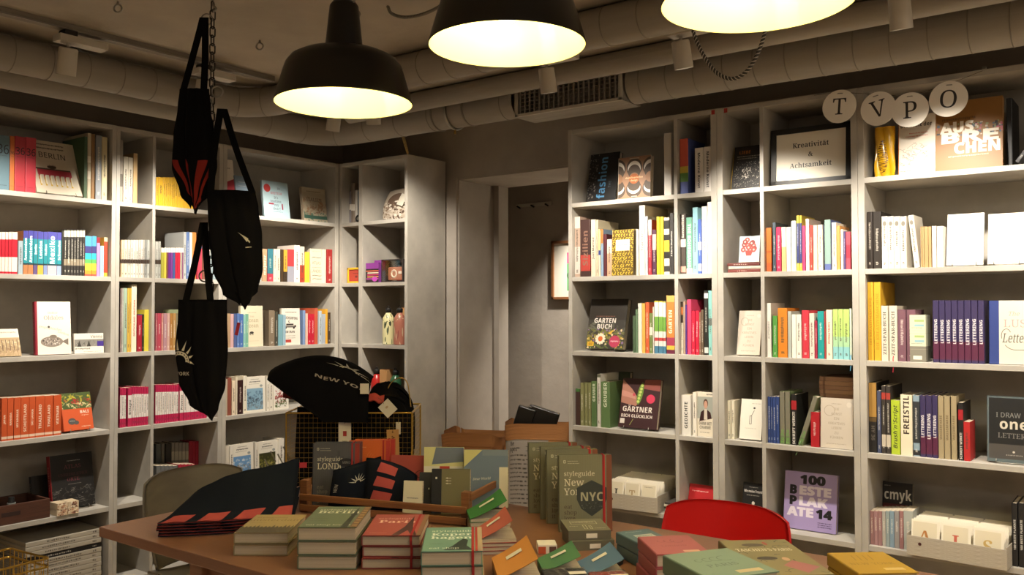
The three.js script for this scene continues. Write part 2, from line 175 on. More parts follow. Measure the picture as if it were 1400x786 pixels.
const COVERS = {
  berlin: (c, W, H) => { BG(c, W, H, '#d8ccb6'); marks(c, W * 0.06, H * 0.06, W * 0.7, 8, '#3a3230'); marks(c, W * 0.1, H * 0.13, W * 0.66, 8, '#3a3230'); T(c, 'BERLIN', W * 0.47, H * 0.33, H * 0.14, '#2e2826', { max: W * 0.86, r: 0.03 }); FR(c, '#4a3a2c', W * 0.06, H * 0.53, W * 0.76, H * 0.025); FR(c, '#b03440', W * 0.09, H * 0.555, W * 0.74, H * 0.1); E(c, W * 0.42, H * 0.5, W * 0.1, H * 0.03, '#4a3a2c'); for (let i = 0; i < 9; i++) Q(c, '#4a3a2c', [[W * (0.33 + i * 0.02), H * 0.5], [W * (0.34 + i * 0.02), H * 0.44 + rr(0, 6)], [W * (0.35 + i * 0.02), H * 0.5]]); for (let i = 0; i < 7; i++) { FR(c, '#b03440', W * (0.1 + i * 0.112), H * 0.65, W * 0.035, H * 0.1); FR(c, '#d0a838', W * (0.11 + i * 0.112), H * 0.69, W * 0.035, H * 0.17); FR(c, '#efe6d0', W * (0.125 + i * 0.112), H * 0.67, W * 0.03, H * 0.16); } },
  fish: (c, W, H) => { BG(c, W, H, '#ece2d2'); FR(c, '#8a1428', -2, -2, W * 0.08, H + 4); T(c, 'Doktor', W * 0.5, H * 0.23, H * 0.055, '#9a9284', { f: 'serif' }); T(c, 'Oldales', W * 0.52, H * 0.34, H * 0.1, '#8a8274', { f: 'serif' }); T(c, 'geographisches', W * 0.42, H * 0.52, H * 0.055, '#a09888', { f: 'serif', r: 0.2 }); T(c, 'Lexikon', W * 0.78, H * 0.62, H * 0.055, '#a09888', { f: 'serif', r: 0.35 }); E(c, W * 0.38, H * 0.48, 5, 5, '#4a4440'); E(c, W * 0.46, H * 0.76, W * 0.31, H * 0.1, '#8a7e72'); E(c, W * 0.5, H * 0.66, W * 0.1, H * 0.03, '#7a6e62'); Q(c, '#7a6e62', [[W * 0.74, H * 0.76], [W * 0.92, H * 0.7], [W * 0.92, H * 0.83]]); speck(c, W * 0.25, H * 0.7, W * 0.42, H * 0.12, 60, ['#5a5048', '#b8aca0', '#d8ccc0'], 1, 4); E(c, W * 0.22, H * 0.74, 3, 3, '#2a2622'); },
  vienna: (c, W, H) => { BG(c, W, H, '#e8e2d4'); T(c, 'Vienna', W * 0.76, H * 0.24, H * 0.2, '#4a4640'); photo(c, 0, H * 0.3, W, H * 0.36, ['#8a867e', '#5a5650', '#a8a49a'], 60); for (const x of [0.1, 0.42]) Q(c, '#3a3632', [[W * x, H * 0.66], [W * (x + 0.07), H * 0.36], [W * (x + 0.14), H * 0.66]]); FR(c, '#44308a', W * 0.78, H * 0.4, W * 0.22, H * 0.26); marks(c, W * 0.04, H * 0.72, W * 0.5, 8, '#6a645a'); marks(c, W * 0.3, H * 0.9, W * 0.6, 3, '#8a847a'); },
  ruins: (c, W, H) => { BG(c, W, H, '#e0d8c6'); marks(c, W * 0.1, H * 0.1, W * 0.8, 7, '#9a9484'); photo(c, 0, H * 0.32, W, H * 0.7, ['#b09468', '#d8c49a', '#8a6a48', '#c8a880'], 120); for (let i = 0; i < 7; i++) FR(c, '#6a5238', W * (0.05 + i * 0.14), H * 0.4, W * 0.03, H * 0.4); },
  bali: (c, W, H) => { BG(c, W, H, '#d2592a'); photo(c, -2, -2, W + 4, H * 0.44, ['#4a5a2a', '#c8b83a', '#b02a20', '#e8d8a0'], 120); T(c, 'BALI', W * 0.74, H * 0.56, H * 0.11, '#f4e4d4', { w: 'bold' }); marks(c, W * 0.62, H * 0.6, W * 0.26, 5, '#f0d0b8'); E(c, W * 0.3, H * 0.76, W * 0.13, W * 0.11, '#54524e'); E(c, W * 0.44, H * 0.8, W * 0.08, W * 0.07, '#54524e'); marks(c, W * 0.22, H * 0.74, W * 0.17, 4, '#d8d4cc'); marks(c, W * 0.6, H * 0.9, W * 0.3, 5, '#f0d0b8'); },
  atlas: (c, W, H) => { BG(c, W, H, '#171514'); marks(c, W * 0.4, H * 0.12, W * 0.3, 5, '#b8b0a4'); T(c, 'ATLAS', W * 0.52, H * 0.27, H * 0.1, '#8a3a48', { f: 'serif' }); T(c, 'UNHEIMLICHER', W * 0.52, H * 0.4, H * 0.07, '#6a2a38', { f: 'serif', max: W * 0.74 }); T(c, 'ORTE', W * 0.52, H * 0.5, H * 0.09, '#8a3a48', { f: 'serif' }); marks(c, W * 0.4, H * 0.55, W * 0.3, 4, '#8a8480'); c.strokeStyle = '#a8a49c'; c.lineWidth = 1; for (let i = 0; i < 70; i++) { let x = rr(0, W), y = rr(H * 0.62, H); c.globalAlpha = rr(0.3, 0.9); c.beginPath(); c.moveTo(x, y); for (let k = 0; k < 6; k++) { x += rr(-14, 14); y += rr(-9, 9); y = Math.max(H * 0.6, y); c.lineTo(x, y); } c.stroke(); } c.globalAlpha = 1; },
  darkplain: (c, W, H) => { BG(c, W, H, '#26221f'); FR(c, '#3a3632', W * 0.1, 0, 3, H); },
  redwhite: (c, W, H) => { BG(c, W, H, '#e6ded4'); Q(c, '#b02a38', [[W * 0.3, H * 0.45], [W, H * 0.35], [W, H * 0.9], [W * 0.5, H * 0.9]]); marks(c, W * 0.1, H * 0.15, W * 0.7, 8, '#8a847c'); },
  bluegrey: (c, W, H) => { BG(c, W, H, '#8ea4b6'); marks(c, W * 0.2, H * 0.15, W * 0.6, 5, '#d0d8dc'); marks(c, W * 0.2, H * 0.25, W * 0.6, 5, '#d0d8dc'); },
  teatime: (c, W, H) => { BG(c, W, H, '#a8c2ca'); E(c, W * 0.18, H * 0.2, W * 0.13, W * 0.13, '#b83a38'); T(c, 'Be...', W * 0.68, H * 0.22, H * 0.09, '#6a6a70', { f: 'serif' }); T(c, 'BRITISH', W * 0.52, H * 0.36, H * 0.1, '#b08088', { w: 'bold', max: W * 0.75 }); ["It's", 'teatime,', 'my', 'dear!'].forEach((s, i) => T(c, s, W * 0.5, H * (0.48 + i * 0.1), H * 0.1, '#4a4a52', { f: 'serif' })); FR(c, '#9a2a40', W * 0.2, H * 0.6, W * 0.2, H * 0.04); FR(c, '#8a2038', W * 0.7, H * 0.6, W * 0.05, H * 0.16); marks(c, W * 0.36, H * 0.82, W * 0.36, 4, '#5a5a60'); },
  italien: (c, W, H) => { BG(c, W, H, '#b8ac94'); photo(c, -2, H * 0.15, W + 4, H * 0.9, ['#b0a48c', '#a07a5a', '#8a6a50', '#4a6a5a'], 140); T(c, 'ITALIEN', W * 0.5, H * 0.4, H * 0.14, '#5a463a', { f: 'serif', max: W * 0.85 }); marks(c, W * 0.2, H * 0.1, W * 0.6, 6, '#6a5a48'); FR(c, '#3a5a4c', -2, H * 0.82, W + 4, H * 0.1); },
  atlasl: (c, W, H) => { BG(c, W, H, '#d9cdb2'); marks(c, W * 0.15, H * 0.06, W * 0.7, 6, '#9aa49a'); T(c, 'ATLAS', W * 0.45, H * 0.46, H * 0.12, '#7a746a', { max: W * 0.9 }); marks(c, W * 0.1, H * 0.54, W * 0.75, 5, '#8a8478'); T(c, 'LÄNDER', W * 0.45, H * 0.7, H * 0.12, '#7a746a', { max: W * 0.95 }); c.strokeStyle = '#4a463e'; c.lineWidth = 3; for (const y of [0.27, 0.8, 0.9]) { c.beginPath(); c.moveTo(W * 0.1, H * y); c.bezierCurveTo(W * 0.3, H * (y - 0.06), W * 0.6, H * (y + 0.04), W * 0.9, H * (y - 0.03)); c.stroke(); } },
  ozean: (c, W, H) => { BG(c, W, H, '#e9dec2'); marks(c, W * 0.3, H * 0.16, W * 0.4, 4, '#b0a488'); T(c, 'Vom', W * 0.5, H * 0.28, H * 0.06, '#b8ac8c', { f: 'serif' }); T(c, 'Ozean', W * 0.5, H * 0.4, H * 0.13, '#a89c78', { f: 'serif' }); T(c, 'Ozean', W * 0.5, H * 0.53, H * 0.13, '#a89c78', { f: 'serif' }); E(c, W * 0.48, H * 0.66, W * 0.09, H * 0.03, '#3e3a34'); FR(c, '#3e3a34', W * 0.42, H * 0.67, 4, H * 0.05); FR(c, '#3e3a34', W * 0.52, H * 0.67, 4, H * 0.05); FR(c, '#3e3a34', W * 0.38, H * 0.66, 3, H * 0.05); FR(c, '#b8ac8c', W * 0.2, H * 0.86, W * 0.6, 1); },
  couch: (c, W, H) => { BG(c, W, H, '#e6ded0'); marks(c, W * 0.2, H * 0.1, W * 0.62, 5, '#4a4640'); T(c, 'COUCHSURFING', W * 0.45, H * 0.3, H * 0.1, '#3a3632', { w: 'bold', r: 0.06, max: W * 0.86 }); E(c, W * 0.42, H * 0.36, 8, 8, '#4a4640'); E(c, W * 0.45, H * 0.355, 7, 7, '#e6ded0'); FR(c, '#3a3632', W * 0.06, H * 0.46, W * 0.72, H * 0.06); FR(c, '#e0d8ca', W * 0.1, H * 0.47, W * 0.6, H * 0.02); FR(c, '#3a3632', W * 0.24, H * 0.42, W * 0.4, H * 0.04); E(c, W * 0.2, H * 0.53, 7, 7, '#2a2622'); E(c, W * 0.66, H * 0.53, 7, 7, '#2a2622'); T(c, 'IM IRAN', W * 0.45, H * 0.67, H * 0.08, '#3a3632', { w: 'bold' }); marks(c, W * 0.1, H * 0.74, W * 0.64, 4, '#8a847a'); marks(c, W * 0.1, H * 0.8, W * 0.64, 4, '#8a847a'); FR(c, '#b8443a', W * 0.16, H * 0.85, W * 0.34, H * 0.08); },
  coast: framed(['#8ab0c8', '#5a7890', '#3a4a58', '#7a8a94']), apples: framed(['#e8e4dc', '#9a2a28', '#7a2020', '#4a5a2a']), mountain: framed(['#6a98c8', '#d8e0e6', '#8a7a60', '#6a5a40']), plants: framed(['#3a3a1a', '#6a6a2a', '#a8a058', '#2a2a14']),
  fashion: (c, W, H) => { BG(c, W, H, '#1c1a1a'); speck(c, 0, 0, W * 0.3, H, 120, ['#5a5450', '#3a3634', '#8a847c'], 1, 5); T(c, 'fashion', W * 0.62, H * 0.5, W * 0.36, '#5a98c8', { w: 'bold', r: -Math.PI / 2, max: H * 0.96 }); T(c, 'THE', W * 0.8, H * 0.65, W * 0.12, '#6a7a88', { r: -Math.PI / 2 }); },
  skandi: (c, W, H) => { BG(c, W, H, '#a07a5e'); const dk = '#54463a', wh = '#ece4d8'; for (const cx of [0, 0.5, 1]) { E(c, W * cx, H * 0.26, W * 0.24, H * 0.22, dk); E(c, W * cx, H * 0.28, W * 0.2, H * 0.18, wh); E(c, W * cx, H * 0.36, W * 0.19, H * 0.17, dk); E(c, W * cx, H * 0.78, W * 0.24, H * 0.2, dk); E(c, W * cx, H * 0.74, W * 0.2, H * 0.15, wh); E(c, W * cx, H * 0.68, W * 0.19, H * 0.14, dk); E(c, W * cx, H * 0.51, W * 0.15, H * 0.13, '#9a7050'); } E(c, W * 0.5, H * 0.53, W * 0.15, H * 0.12, '#b0602a'); T(c, 'skandinavisches', W * 0.5, H * 0.52, H * 0.06, '#f0c898', { w: 'bold', max: W * 0.58 }); T(c, 'design', W * 0.5, H * 0.59, H * 0.06, '#f0c898', { w: 'bold' }); FR(c, '#c8bca8', W * 0.35, H * 0.03, W * 0.3, 4); FR(c, '#c8bca8', W * 0.42, H * 0.94, W * 0.18, 4); },
  goldpat: (c, W, H) => { BG(c, W, H, '#6a5418'); for (let j = 0; j < 12; j++) for (let i = 0; i < 8; i++) { c.strokeStyle = '#e0c04a'; c.lineWidth = 4; c.beginPath(); c.arc((i + 0.5 + (j % 2) * 0.3) * W / 8, (j + 0.5) * H / 12, 6, rr(0, 3), rr(4, 6)); c.stroke(); } FR(c, '#efe8da', W * 0.18, H * 0.22, W * 0.64, H * 0.24); marks(c, W * 0.26, H * 0.33, W * 0.48, 4, '#8a8270'); },
  garten: (c, W, H) => { BG(c, W, H, '#2a241c'); photo(c, -2, H * 0.42, W + 4, H * 0.6, ['#3a3630', '#6a6a5a', '#7a7a3a', '#a89a4a', '#6a7a3a'], 240); speck(c, 0, H * 0.6, W, H * 0.38, 60, ['#e0c8a0', '#8a6a9a', '#d8b040'], 2, 7); T(c, 'GARTEN', W * 0.45, H * 0.48, H * 0.13, '#e8e2d8', { w: 'bold', max: W * 0.72 }); T(c, 'BUCH', W * 0.45, H * 0.6, H * 0.13, '#e8e2d8', { w: 'bold' }); marks(c, W * 0.2, H * 0.34, W * 0.5, 5, '#8a5a48'); for (let i = 0; i < 12; i++) E(c, W * 0.38 + Math.cos(i * 0.52) * W * 0.09, H * 0.8 + Math.sin(i * 0.52) * W * 0.09, W * 0.05, W * 0.03, '#efe4cc', i * 0.52); E(c, W * 0.38, H * 0.8, W * 0.06, W * 0.06, '#d86a30'); FR(c, '#e0b030', W * 0.04, H * 0.86, W * 0.18, H * 0.09); T(c, 'GU', W * 0.13, H * 0.93, H * 0.06, '#6a4a10', { w: 'bold' }); E(c, W * 0.76, H * 0.85, W * 0.14, W * 0.14, '#b83a5a'); marks(c, W * 0.66, H * 0.83, W * 0.2, 8, '#efe0e0'); },
  gruen: (c, W, H) => { BG(c, W, H, '#2c3824'); T(c, 'GRUBER', W * 0.5, H * 0.5, H * 0.12, '#a8b490', { w: 'bold', max: W * 0.9 }); Q(c, '#c8c8b0', [[W * 0.4, H * 0.8], [W * 0.5, H * 0.6], [W * 0.62, H * 0.8]]); },
  gaertner: (c, W, H) => { BG(c, W, H, '#3c2022'); Q(c, '#b07a68', [[0, H * 0.02], [W * 0.28, H * 0.22], [W * 0.5, H * 0.44], [W * 0.42, H * 0.56], [0, H * 0.5]]); Q(c, '#8a4a42', [[W, 0], [W * 0.6, H * 0.02], [W * 0.55, H * 0.2], [W, H * 0.24]]); Q(c, '#c89080', [[0, H * 0.24], [W * 0.36, H * 0.32], [W * 0.4, H * 0.42], [0, H * 0.36]]); E(c, W * 0.5, H * 0.3, W * 0.07, H * 0.23, '#6a8a3a', 0.16); for (let i = 0; i < 6; i++) E(c, W * (0.53 - i * 0.014), H * (0.14 + i * 0.065), W * 0.035, H * 0.028, '#c0d070'); E(c, W * 0.34, H * 0.33, W * 0.035, H * 0.03, '#c04a5a'); E(c, W * 0.78, H * 0.4, W * 0.11, H * 0.09, '#d03a58'); T(c, 'GÄRTNER', W * 0.46, H * 0.68, H * 0.15, '#efe6da', { w: 'bold', max: W * 0.82 }); T(c, 'DICH GLÜCKLICH', W * 0.46, H * 0.79, H * 0.09, '#efe6da', { w: 'bold', max: W * 0.82 }); c.strokeStyle = '#a8b060'; c.lineWidth = 3; c.beginPath(); c.moveTo(W * 0.38, H * 0.82); c.lineTo(W * 0.3, H * 0.95); c.stroke(); FR(c, '#e0d8cc', W * 0.04, H * 0.82, W * 0.12, H * 0.1); },
  darm: (c, W, H) => { BG(c, W, H, '#e6dcc8'); FR(c, '#a8aba0', 0, H * 0.1, W, H * 0.5); marks(c, W * 0.6, H * 0.03, W * 0.36, 6, '#5a5650'); E(c, W * 0.55, H * 0.25, W * 0.14, H * 0.1, '#5a3c2c'); E(c, W * 0.55, H * 0.28, W * 0.11, H * 0.09, '#d0a088'); Q(c, '#3a1c1e', [[W * 0.16, H * 0.66], [W * 0.26, H * 0.45], [W * 0.5, H * 0.38], [W * 0.6, H * 0.38], [W * 0.84, H * 0.45], [W * 0.96, H * 0.66]]); Q(c, '#d8cabc', [[W * 0.46, H * 0.38], [W * 0.64, H * 0.38], [W * 0.66, H * 0.62], [W * 0.44, H * 0.62]]); Q(c, '#e6dcc8', [[0, H * 0.68], [W, H * 0.58], [W, H], [0, H]]); T(c, 'DARM MIT', W * 0.52, H * 0.74, H * 0.1, '#6a6458', { w: 'bold', max: W * 0.8 }); T(c, 'CHARME', W * 0.52, H * 0.83, H * 0.1, '#6a6458', { w: 'bold', max: W * 0.7 }); marks(c, W * 0.2, H * 0.9, W * 0.6, 4, '#9a9488'); },
  redbook: (c, W, H) => { BG(c, W, H, '#b81820'); marks(c, W * 0.12, H * 0.2, W * 0.6, 6, '#e8c8c0'); },
  liebe: (c, W, H) => { BG(c, W, H, '#1c1916'); T(c, 'LIEBE', W * 0.4, H * 0.18, H * 0.1, '#c0702a', { w: 'bold' }); marks(c, W * 0.14, H * 0.23, W * 0.8, 5, '#b8b0a0'); marks(c, W * 0.14, H * 0.28, W * 0.7, 5, '#b8b0a0'); speck(c, W * 0.1, H * 0.35, W * 0.86, H * 0.6, 260, ['#8a847a', '#b8b0a4', '#5a554e'], 0.6, 2.6); speck(c, W * 0.35, H * 0.5, W * 0.3, H * 0.25, 60, ['#e8e0d4'], 0.8, 3); },
  brain: (c, W, H) => { BG(c, W, H, '#b4c4ca'); for (let i = 0; i < 16; i++) { const x = W * rr(0.2, 0.75), y = H * rr(0.12, 0.55); E(c, x, y, W * 0.12, W * 0.12, i % 3 ? '#b84a42' : '#8a3a36'); E(c, x, y, W * 0.05, W * 0.05, '#d8b0a8'); } Q(c, '#b84a42', [[W * 0.3, H * 0.55], [W * 0.68, H * 0.55], [W * 0.6, H * 0.75], [W * 0.36, H * 0.75]]); FR(c, '#e0dcd4', 0, H * 0.8, W, H * 0.2); },
  kunst: (c, W, H) => { BG(c, W, H, '#cfc4b4'); ['DIE', 'KUNST', 'EIN', 'KREATIVES', 'LEBEN', 'ZU', 'FÜHREN'].forEach((s, i) => T(c, s, W * 0.5, H * (0.24 + i * 0.095), H * 0.07, '#a49684', { max: W * 0.8 })); c.strokeStyle = '#a89a88'; c.lineWidth = 2; c.beginPath(); c.arc(W * 0.28, H * 0.25, W * 0.16, 0, 7); c.stroke(); E(c, W * 0.88, H * 0.12, W * 0.08, W * 0.08, '#dcd2c2'); marks(c, W * 0.35, H * 0.1, W * 0.3, 4, '#a89c8c'); marks(c, W * 0.2, H * 0.9, W * 0.6, 4, '#a89c8c'); },
  figure: (c, W, H) => { BG(c, W, H, '#e9e4d6'); E(c, W * 0.62, H * 0.22, 5, 4, '#3a3632'); c.strokeStyle = '#4a4640'; c.lineWidth = 2; c.strokeRect(W * 0.44, H * 0.42, W * 0.08, H * 0.2); c.beginPath(); c.moveTo(W * 0.5, H * 0.42); c.lineTo(W * 0.62, H * 0.28); c.stroke(); marks(c, W * 0.5, H * 0.1, W * 0.4, 3, '#a8a294'); marks(c, W * 0.25, H * 0.72, W * 0.5, 3, '#b8b2a4'); },
  freunde: (c, W, H) => { BG(c, W, H, '#1a1817'); marks(c, W * 0.3, H * 0.1, W * 0.4, 4, '#a8a298'); T(c, 'Wie meine Freunde', W * 0.52, H * 0.24, H * 0.09, '#e8e2d8', { w: 'bold', max: W * 0.9 }); marks(c, W * 0.2, H * 0.3, W * 0.6, 4, '#a8a298'); E(c, W * 0.52, H * 0.5, 7, 8, '#d8d2c8'); Q(c, '#c8c2b8', [[W * 0.4, H * 0.75], [W * 0.52, H * 0.54], [W * 0.64, H * 0.75]]); },
  plakate: (c, W, H) => { BG(c, W, H, '#a694c6'); const big = (s, x, y, col, max) => { c.lineJoin = 'round'; c.strokeStyle = col; c.lineWidth = 4; c.save(); c.font = `bold ${H * 0.2}px sans-serif`; c.textAlign = 'left'; const m = c.measureText(s).width; c.translate(W * x, H * y); c.scale(max * W / m, 1); c.strokeText(s, 0, 0); c.fillStyle = col; c.fillText(s, 0, 0); c.restore(); }; big('100', 0.3, 0.2, '#161316', 0.48); big('B', 0.1, 0.39, '#161316', 0.15); big('ESTE', 0.28, 0.39, '#e6dcea', 0.62); big('P', 0.1, 0.58, '#161316', 0.15); big('LAK', 0.28, 0.58, '#e6dcea', 0.54); big('ATE', 0.08, 0.77, '#e6dcea', 0.5); big('14', 0.62, 0.77, '#161316', 0.3); for (let i = 0; i < 3; i++) marks(c, W * 0.66, H * (0.84 + i * 0.035), W * 0.26, 4, '#3a2a48'); },
  welt: (c, W, H) => { BG(c, W, H, '#ded4c4'); T(c, 'Die Welt der', W * 0.48, H * 0.2, H * 0.085, '#2c2826', { w: 'bold', max: W * 0.86 }); marks(c, W * 0.3, H * 0.3, W * 0.5, 4, '#c05a4a'); marks(c, W * 0.2, H * 0.35, W * 0.6, 4, '#c05a4a'); c.strokeStyle = '#7a7268'; c.lineWidth = 1; for (let i = 0; i < 40; i++) { let x = rr(W * 0.1, W * 0.9), y = rr(H * 0.5, H * 0.85); c.beginPath(); c.moveTo(x, y); for (let k = 0; k < 5; k++) { x += rr(-12, 12); y += rr(-8, 8); c.lineTo(x, y); } c.stroke(); } marks(c, W * 0.06, H * 0.93, W * 0.3, 4, '#5a544c'); },
  ausbrechen: (c, W, H) => { BG(c, W, H, '#8c5f24'); marks(c, W * 0.1, H * 0.24, W * 0.5, 12, '#5a3c14'); for (let i = 0; i < 90; i++) FR(c, ['#c8b8a8', '#4a5a6a', '#b85a6a', '#8a9a6a', '#2a2624'][i % 5], W * (i % 2 ? rr(0.55, 0.98) : rr(0, 0.98)), H * rr(0.32, 0.5), rr(4, 12), rr(5, 12)); const big = (s, x, y, max) => { c.save(); c.font = `bold ${H * 0.21}px sans-serif`; c.textAlign = 'left'; const m = c.measureText(s).width; c.translate(W * x, H * y); c.scale(max * W / m, 1); c.fillStyle = '#efe6d6'; c.strokeStyle = '#efe6d6'; c.lineWidth = 3; c.strokeText(s, 0, 0); c.fillText(s, 0, 0); c.restore(); }; big('AUS', 0.08, 0.45, 0.5); big('BRE', 0.06, 0.6, 0.9); big('CHEN', 0.28, 0.76, 0.7); marks(c, W * 0.2, H * 0.79, W * 0.6, 5, '#e0d0b4'); },
  blank: (c, W, H) => { BG(c, W, H, '#f2efe8'); marks(c, W * 0.3, H * 0.9, W * 0.1, 3, '#d8d2c6'); }, cream: (c, W, H) => { BG(c, W, H, '#f0ece2'); FR(c, '#dccfae', W * 0.5, H * 0.42, W * 0.5, H * 0.46); E(c, W * 0.8, H * 0.75, W * 0.1, W * 0.1, '#efe8d6'); },
  lust: (c, W, H) => { BG(c, W, H, '#ddd5c4'); FR(c, '#2e3f80', -2, -2, W * 0.2, H + 4); T(c, 'The', W * 0.46, H * 0.24, H * 0.09, '#a8a090', { f: 'serif', w: 'italic' }); T(c, 'LUST', W * 0.55, H * 0.42, H * 0.17, '#b89a94', { f: 'serif' }); T(c, 'Lettering', W * 0.6, H * 0.66, H * 0.2, '#4a4640', { f: 'serif', w: 'italic', max: W * 0.72 }); c.strokeStyle = '#5a554c'; c.lineWidth = 2; c.beginPath(); c.moveTo(W * 0.24, H * 0.6); c.bezierCurveTo(W * 0.2, H * 0.45, W * 0.36, H * 0.4, W * 0.4, H * 0.5); c.stroke(); c.beginPath(); c.moveTo(W * 0.3, H * 0.7); c.bezierCurveTo(W * 0.45, H * 0.85, W * 0.7, H * 0.72, W * 0.9, H * 0.8); c.stroke(); },
  oneletter: (c, W, H) => { BG(c, W, H, '#5a6668'); FR(c, '#171717', W * 0.04, H * 0.03, W * 0.92, H * 0.7); FR(c, '#4a4642', W * 0.04, H * 0.73, W * 0.92, H * 0.22); T(c, 'I DRAW', W * 0.4, H * 0.32, H * 0.1, '#8a8a86', { max: W * 0.5 }); T(c, 'one', W * 0.5, H * 0.5, H * 0.22, '#cfc6b4', { w: 'bold' }); T(c, 'LETTER', W * 0.46, H * 0.63, H * 0.1, '#8a8680', { f: 'serif' }); E(c, W * 0.5, H * 0.84, 4, 4, '#d0c8b8'); marks(c, W * 0.36, H * 0.88, W * 0.3, 4, '#a8a298'); },
  cmyk: (c, W, H) => { BG(c, W, H, '#1f1a1a'); photo(c, -2, H * 0.4, W + 4, H * 0.6, ['#8a2a2a', '#a83a34', '#3a1c1c', '#6a2020'], 100); FR(c, '#5a1c1c', 0, H * 0.4, W, H * 0.05); T(c, 'cmyk', W * 0.5, H * 0.32, H * 0.26, '#d8d2c8', { w: 'bold', max: W * 0.92 }); marks(c, W * 0.06, H * 0.06, W * 0.2, 5, '#a8a298'); T(c, 'ar', W * 0.86, H * 0.85, H * 0.16, '#b8605a', { w: 'bold', r: -Math.PI / 2 }); },
  // table books
  london: styleguide('#4c4c50', ['LONDON'], '#8a8478', '#8a2a24', (c, W, H) => { E(c, W * 0.72, H * 0.3, W * 0.16, H * 0.07, '#1c1c20'); T(c, 'MIND', W * 0.72, H * 0.315, H * 0.05, '#a8a298'); for (let i = 0; i < 30; i++) { c.globalAlpha = 0.25; FR(c, '#2a2a30', W * rr(0.3, 0.88), H * rr(0.1, 0.9), rr(4, 14), rr(10, 40)); } c.globalAlpha = 1; }),
  oberlin: (c, W, H) => { BG(c, W, H, '#c05a24'); marks(c, W * 0.12, H * 0.1, W * 0.3, 4, '#e0b890'); T(c, 'styleguide', W * 0.42, H * 0.52, H * 0.09, '#d8a078', { f: 'serif' }); T(c, 'Wien', W * 0.44, H * 0.7, H * 0.17, '#d8a078', { f: 'serif' }); c.strokeStyle = '#d88a58'; for (let i = 0; i < 5; i++) { c.beginPath(); c.arc(W * 0.7, H * 0.3, 10 + i * 12, 2, 4); c.stroke(); } FR(c, '#a8302a', W * 0.9, -2, W * 0.12, H + 4); },
  nyc: styleguide('#77755c', ['New', 'York'], '#4a3428', '#7a4630', (c, W, H) => { Q(c, '#383c38', [[W * 0.34, H * 0.43], [W * 0.5, H * 0.37], [W * 0.62, H * 0.33], [W * 0.74, H * 0.37], [W * 0.9, H * 0.43], [W * 0.9, H * 0.58], [W * 0.82, H * 0.7], [W * 0.62, H * 0.8], [W * 0.42, H * 0.7], [W * 0.34, H * 0.58]]); T(c, 'NYC', W * 0.62, H * 0.6, H * 0.16, '#b0ac90', { w: 'bold', max: W * 0.5 }); speck(c, W * 0.42, H * 0.62, W * 0.4, H * 0.1, 40, ['#5a6058', '#2a2e2a'], 1, 4); FR(c, '#c02020', W * 0.84, -2, W * 0.03, H + 4); }),
  berlin2: (c, W, H) => { BG(c, W, H, '#67735c'); T(c, 'styleguide', W * 0.1, H * 0.2, H * 0.09, '#d8d4c0', { a: 'left', f: 'serif' }); T(c, 'Berlin', W * 0.1, H * 0.34, H * 0.16, '#e0dcc8', { a: 'left', f: 'serif', w: 'bold' }); marks(c, W * 0.1, H * 0.6, W * 0.3, 6, '#4a4a3a'); marks(c, W * 0.1, H * 0.7, W * 0.34, 6, '#4a4a3a'); T(c, 'eat shop love it', W * 0.1, H * 0.92, H * 0.07, '#d8d4c0', { a: 'left', f: 'serif' }); Q(c, '#33382e', [[W * 0.72, H], [W * 0.76, H * 0.3], [W * 0.79, H * 0.02], [W * 0.82, H * 0.3], [W * 0.84, H]]); E(c, W * 0.79, H * 0.4, W * 0.06, H * 0.05, '#33382e'); FR(c, '#7a5a3c', W * 0.88, -2, W * 0.14, H + 4); for (let i = 0; i < 8; i++) FR(c, '#a8865a', W * 0.9, H * (0.05 + i * 0.12), W * 0.08, H * 0.04); },
  amster: (c, W, H) => { BG(c, W, H, '#b09a6c'); FR(c, '#5a5240', -2, H * 0.72, W + 4, H * 0.3); for (let i = 0; i < 14; i++) Q(c, '#5a5240', [[W * i / 14, H * 0.74], [W * (i + 0.5) / 14, H * rr(0.58, 0.66)], [W * (i + 1) / 14, H * 0.74]]); T(c, 'styleguide', W * 0.4, H * 0.2, H * 0.09, '#8a7648', { f: 'serif' }); T(c, 'Amsterdam', W * 0.48, H * 0.36, H * 0.14, '#8a7648', { f: 'serif' }); marks(c, W * 0.1, H * 0.46, W * 0.3, 5, '#8a7648'); },
  paris: (c, W, H) => { BG(c, W, H, '#a04a42'); for (let x = 0; x < W; x += 7) { c.globalAlpha = 0.15; FR(c, '#e8b0a0', x, 0, 1, H); } c.globalAlpha = 1; T(c, 'styleguide', W * 0.1, H * 0.24, H * 0.09, '#d8a898', { a: 'left', f: 'serif' }); T(c, 'Paris', W * 0.14, H * 0.42, H * 0.17, '#e8c8b8', { a: 'left', f: 'serif', w: 'bold' }); Q(c, '#4a2a26', [[W * 0.5, H], [W * 0.66, H * 0.6], [W * 0.74, H * 0.1], [W * 0.8, H * 0.6], [W * 0.94, H], [W * 0.84, H], [W * 0.74, H * 0.76], [W * 0.62, H]]); marks(c, W * 0.1, H * 0.88, W * 0.3, 6, '#d8a898'); FR(c, '#8a6a4c', W * 0.92, -2, W * 0.1, H + 4); },
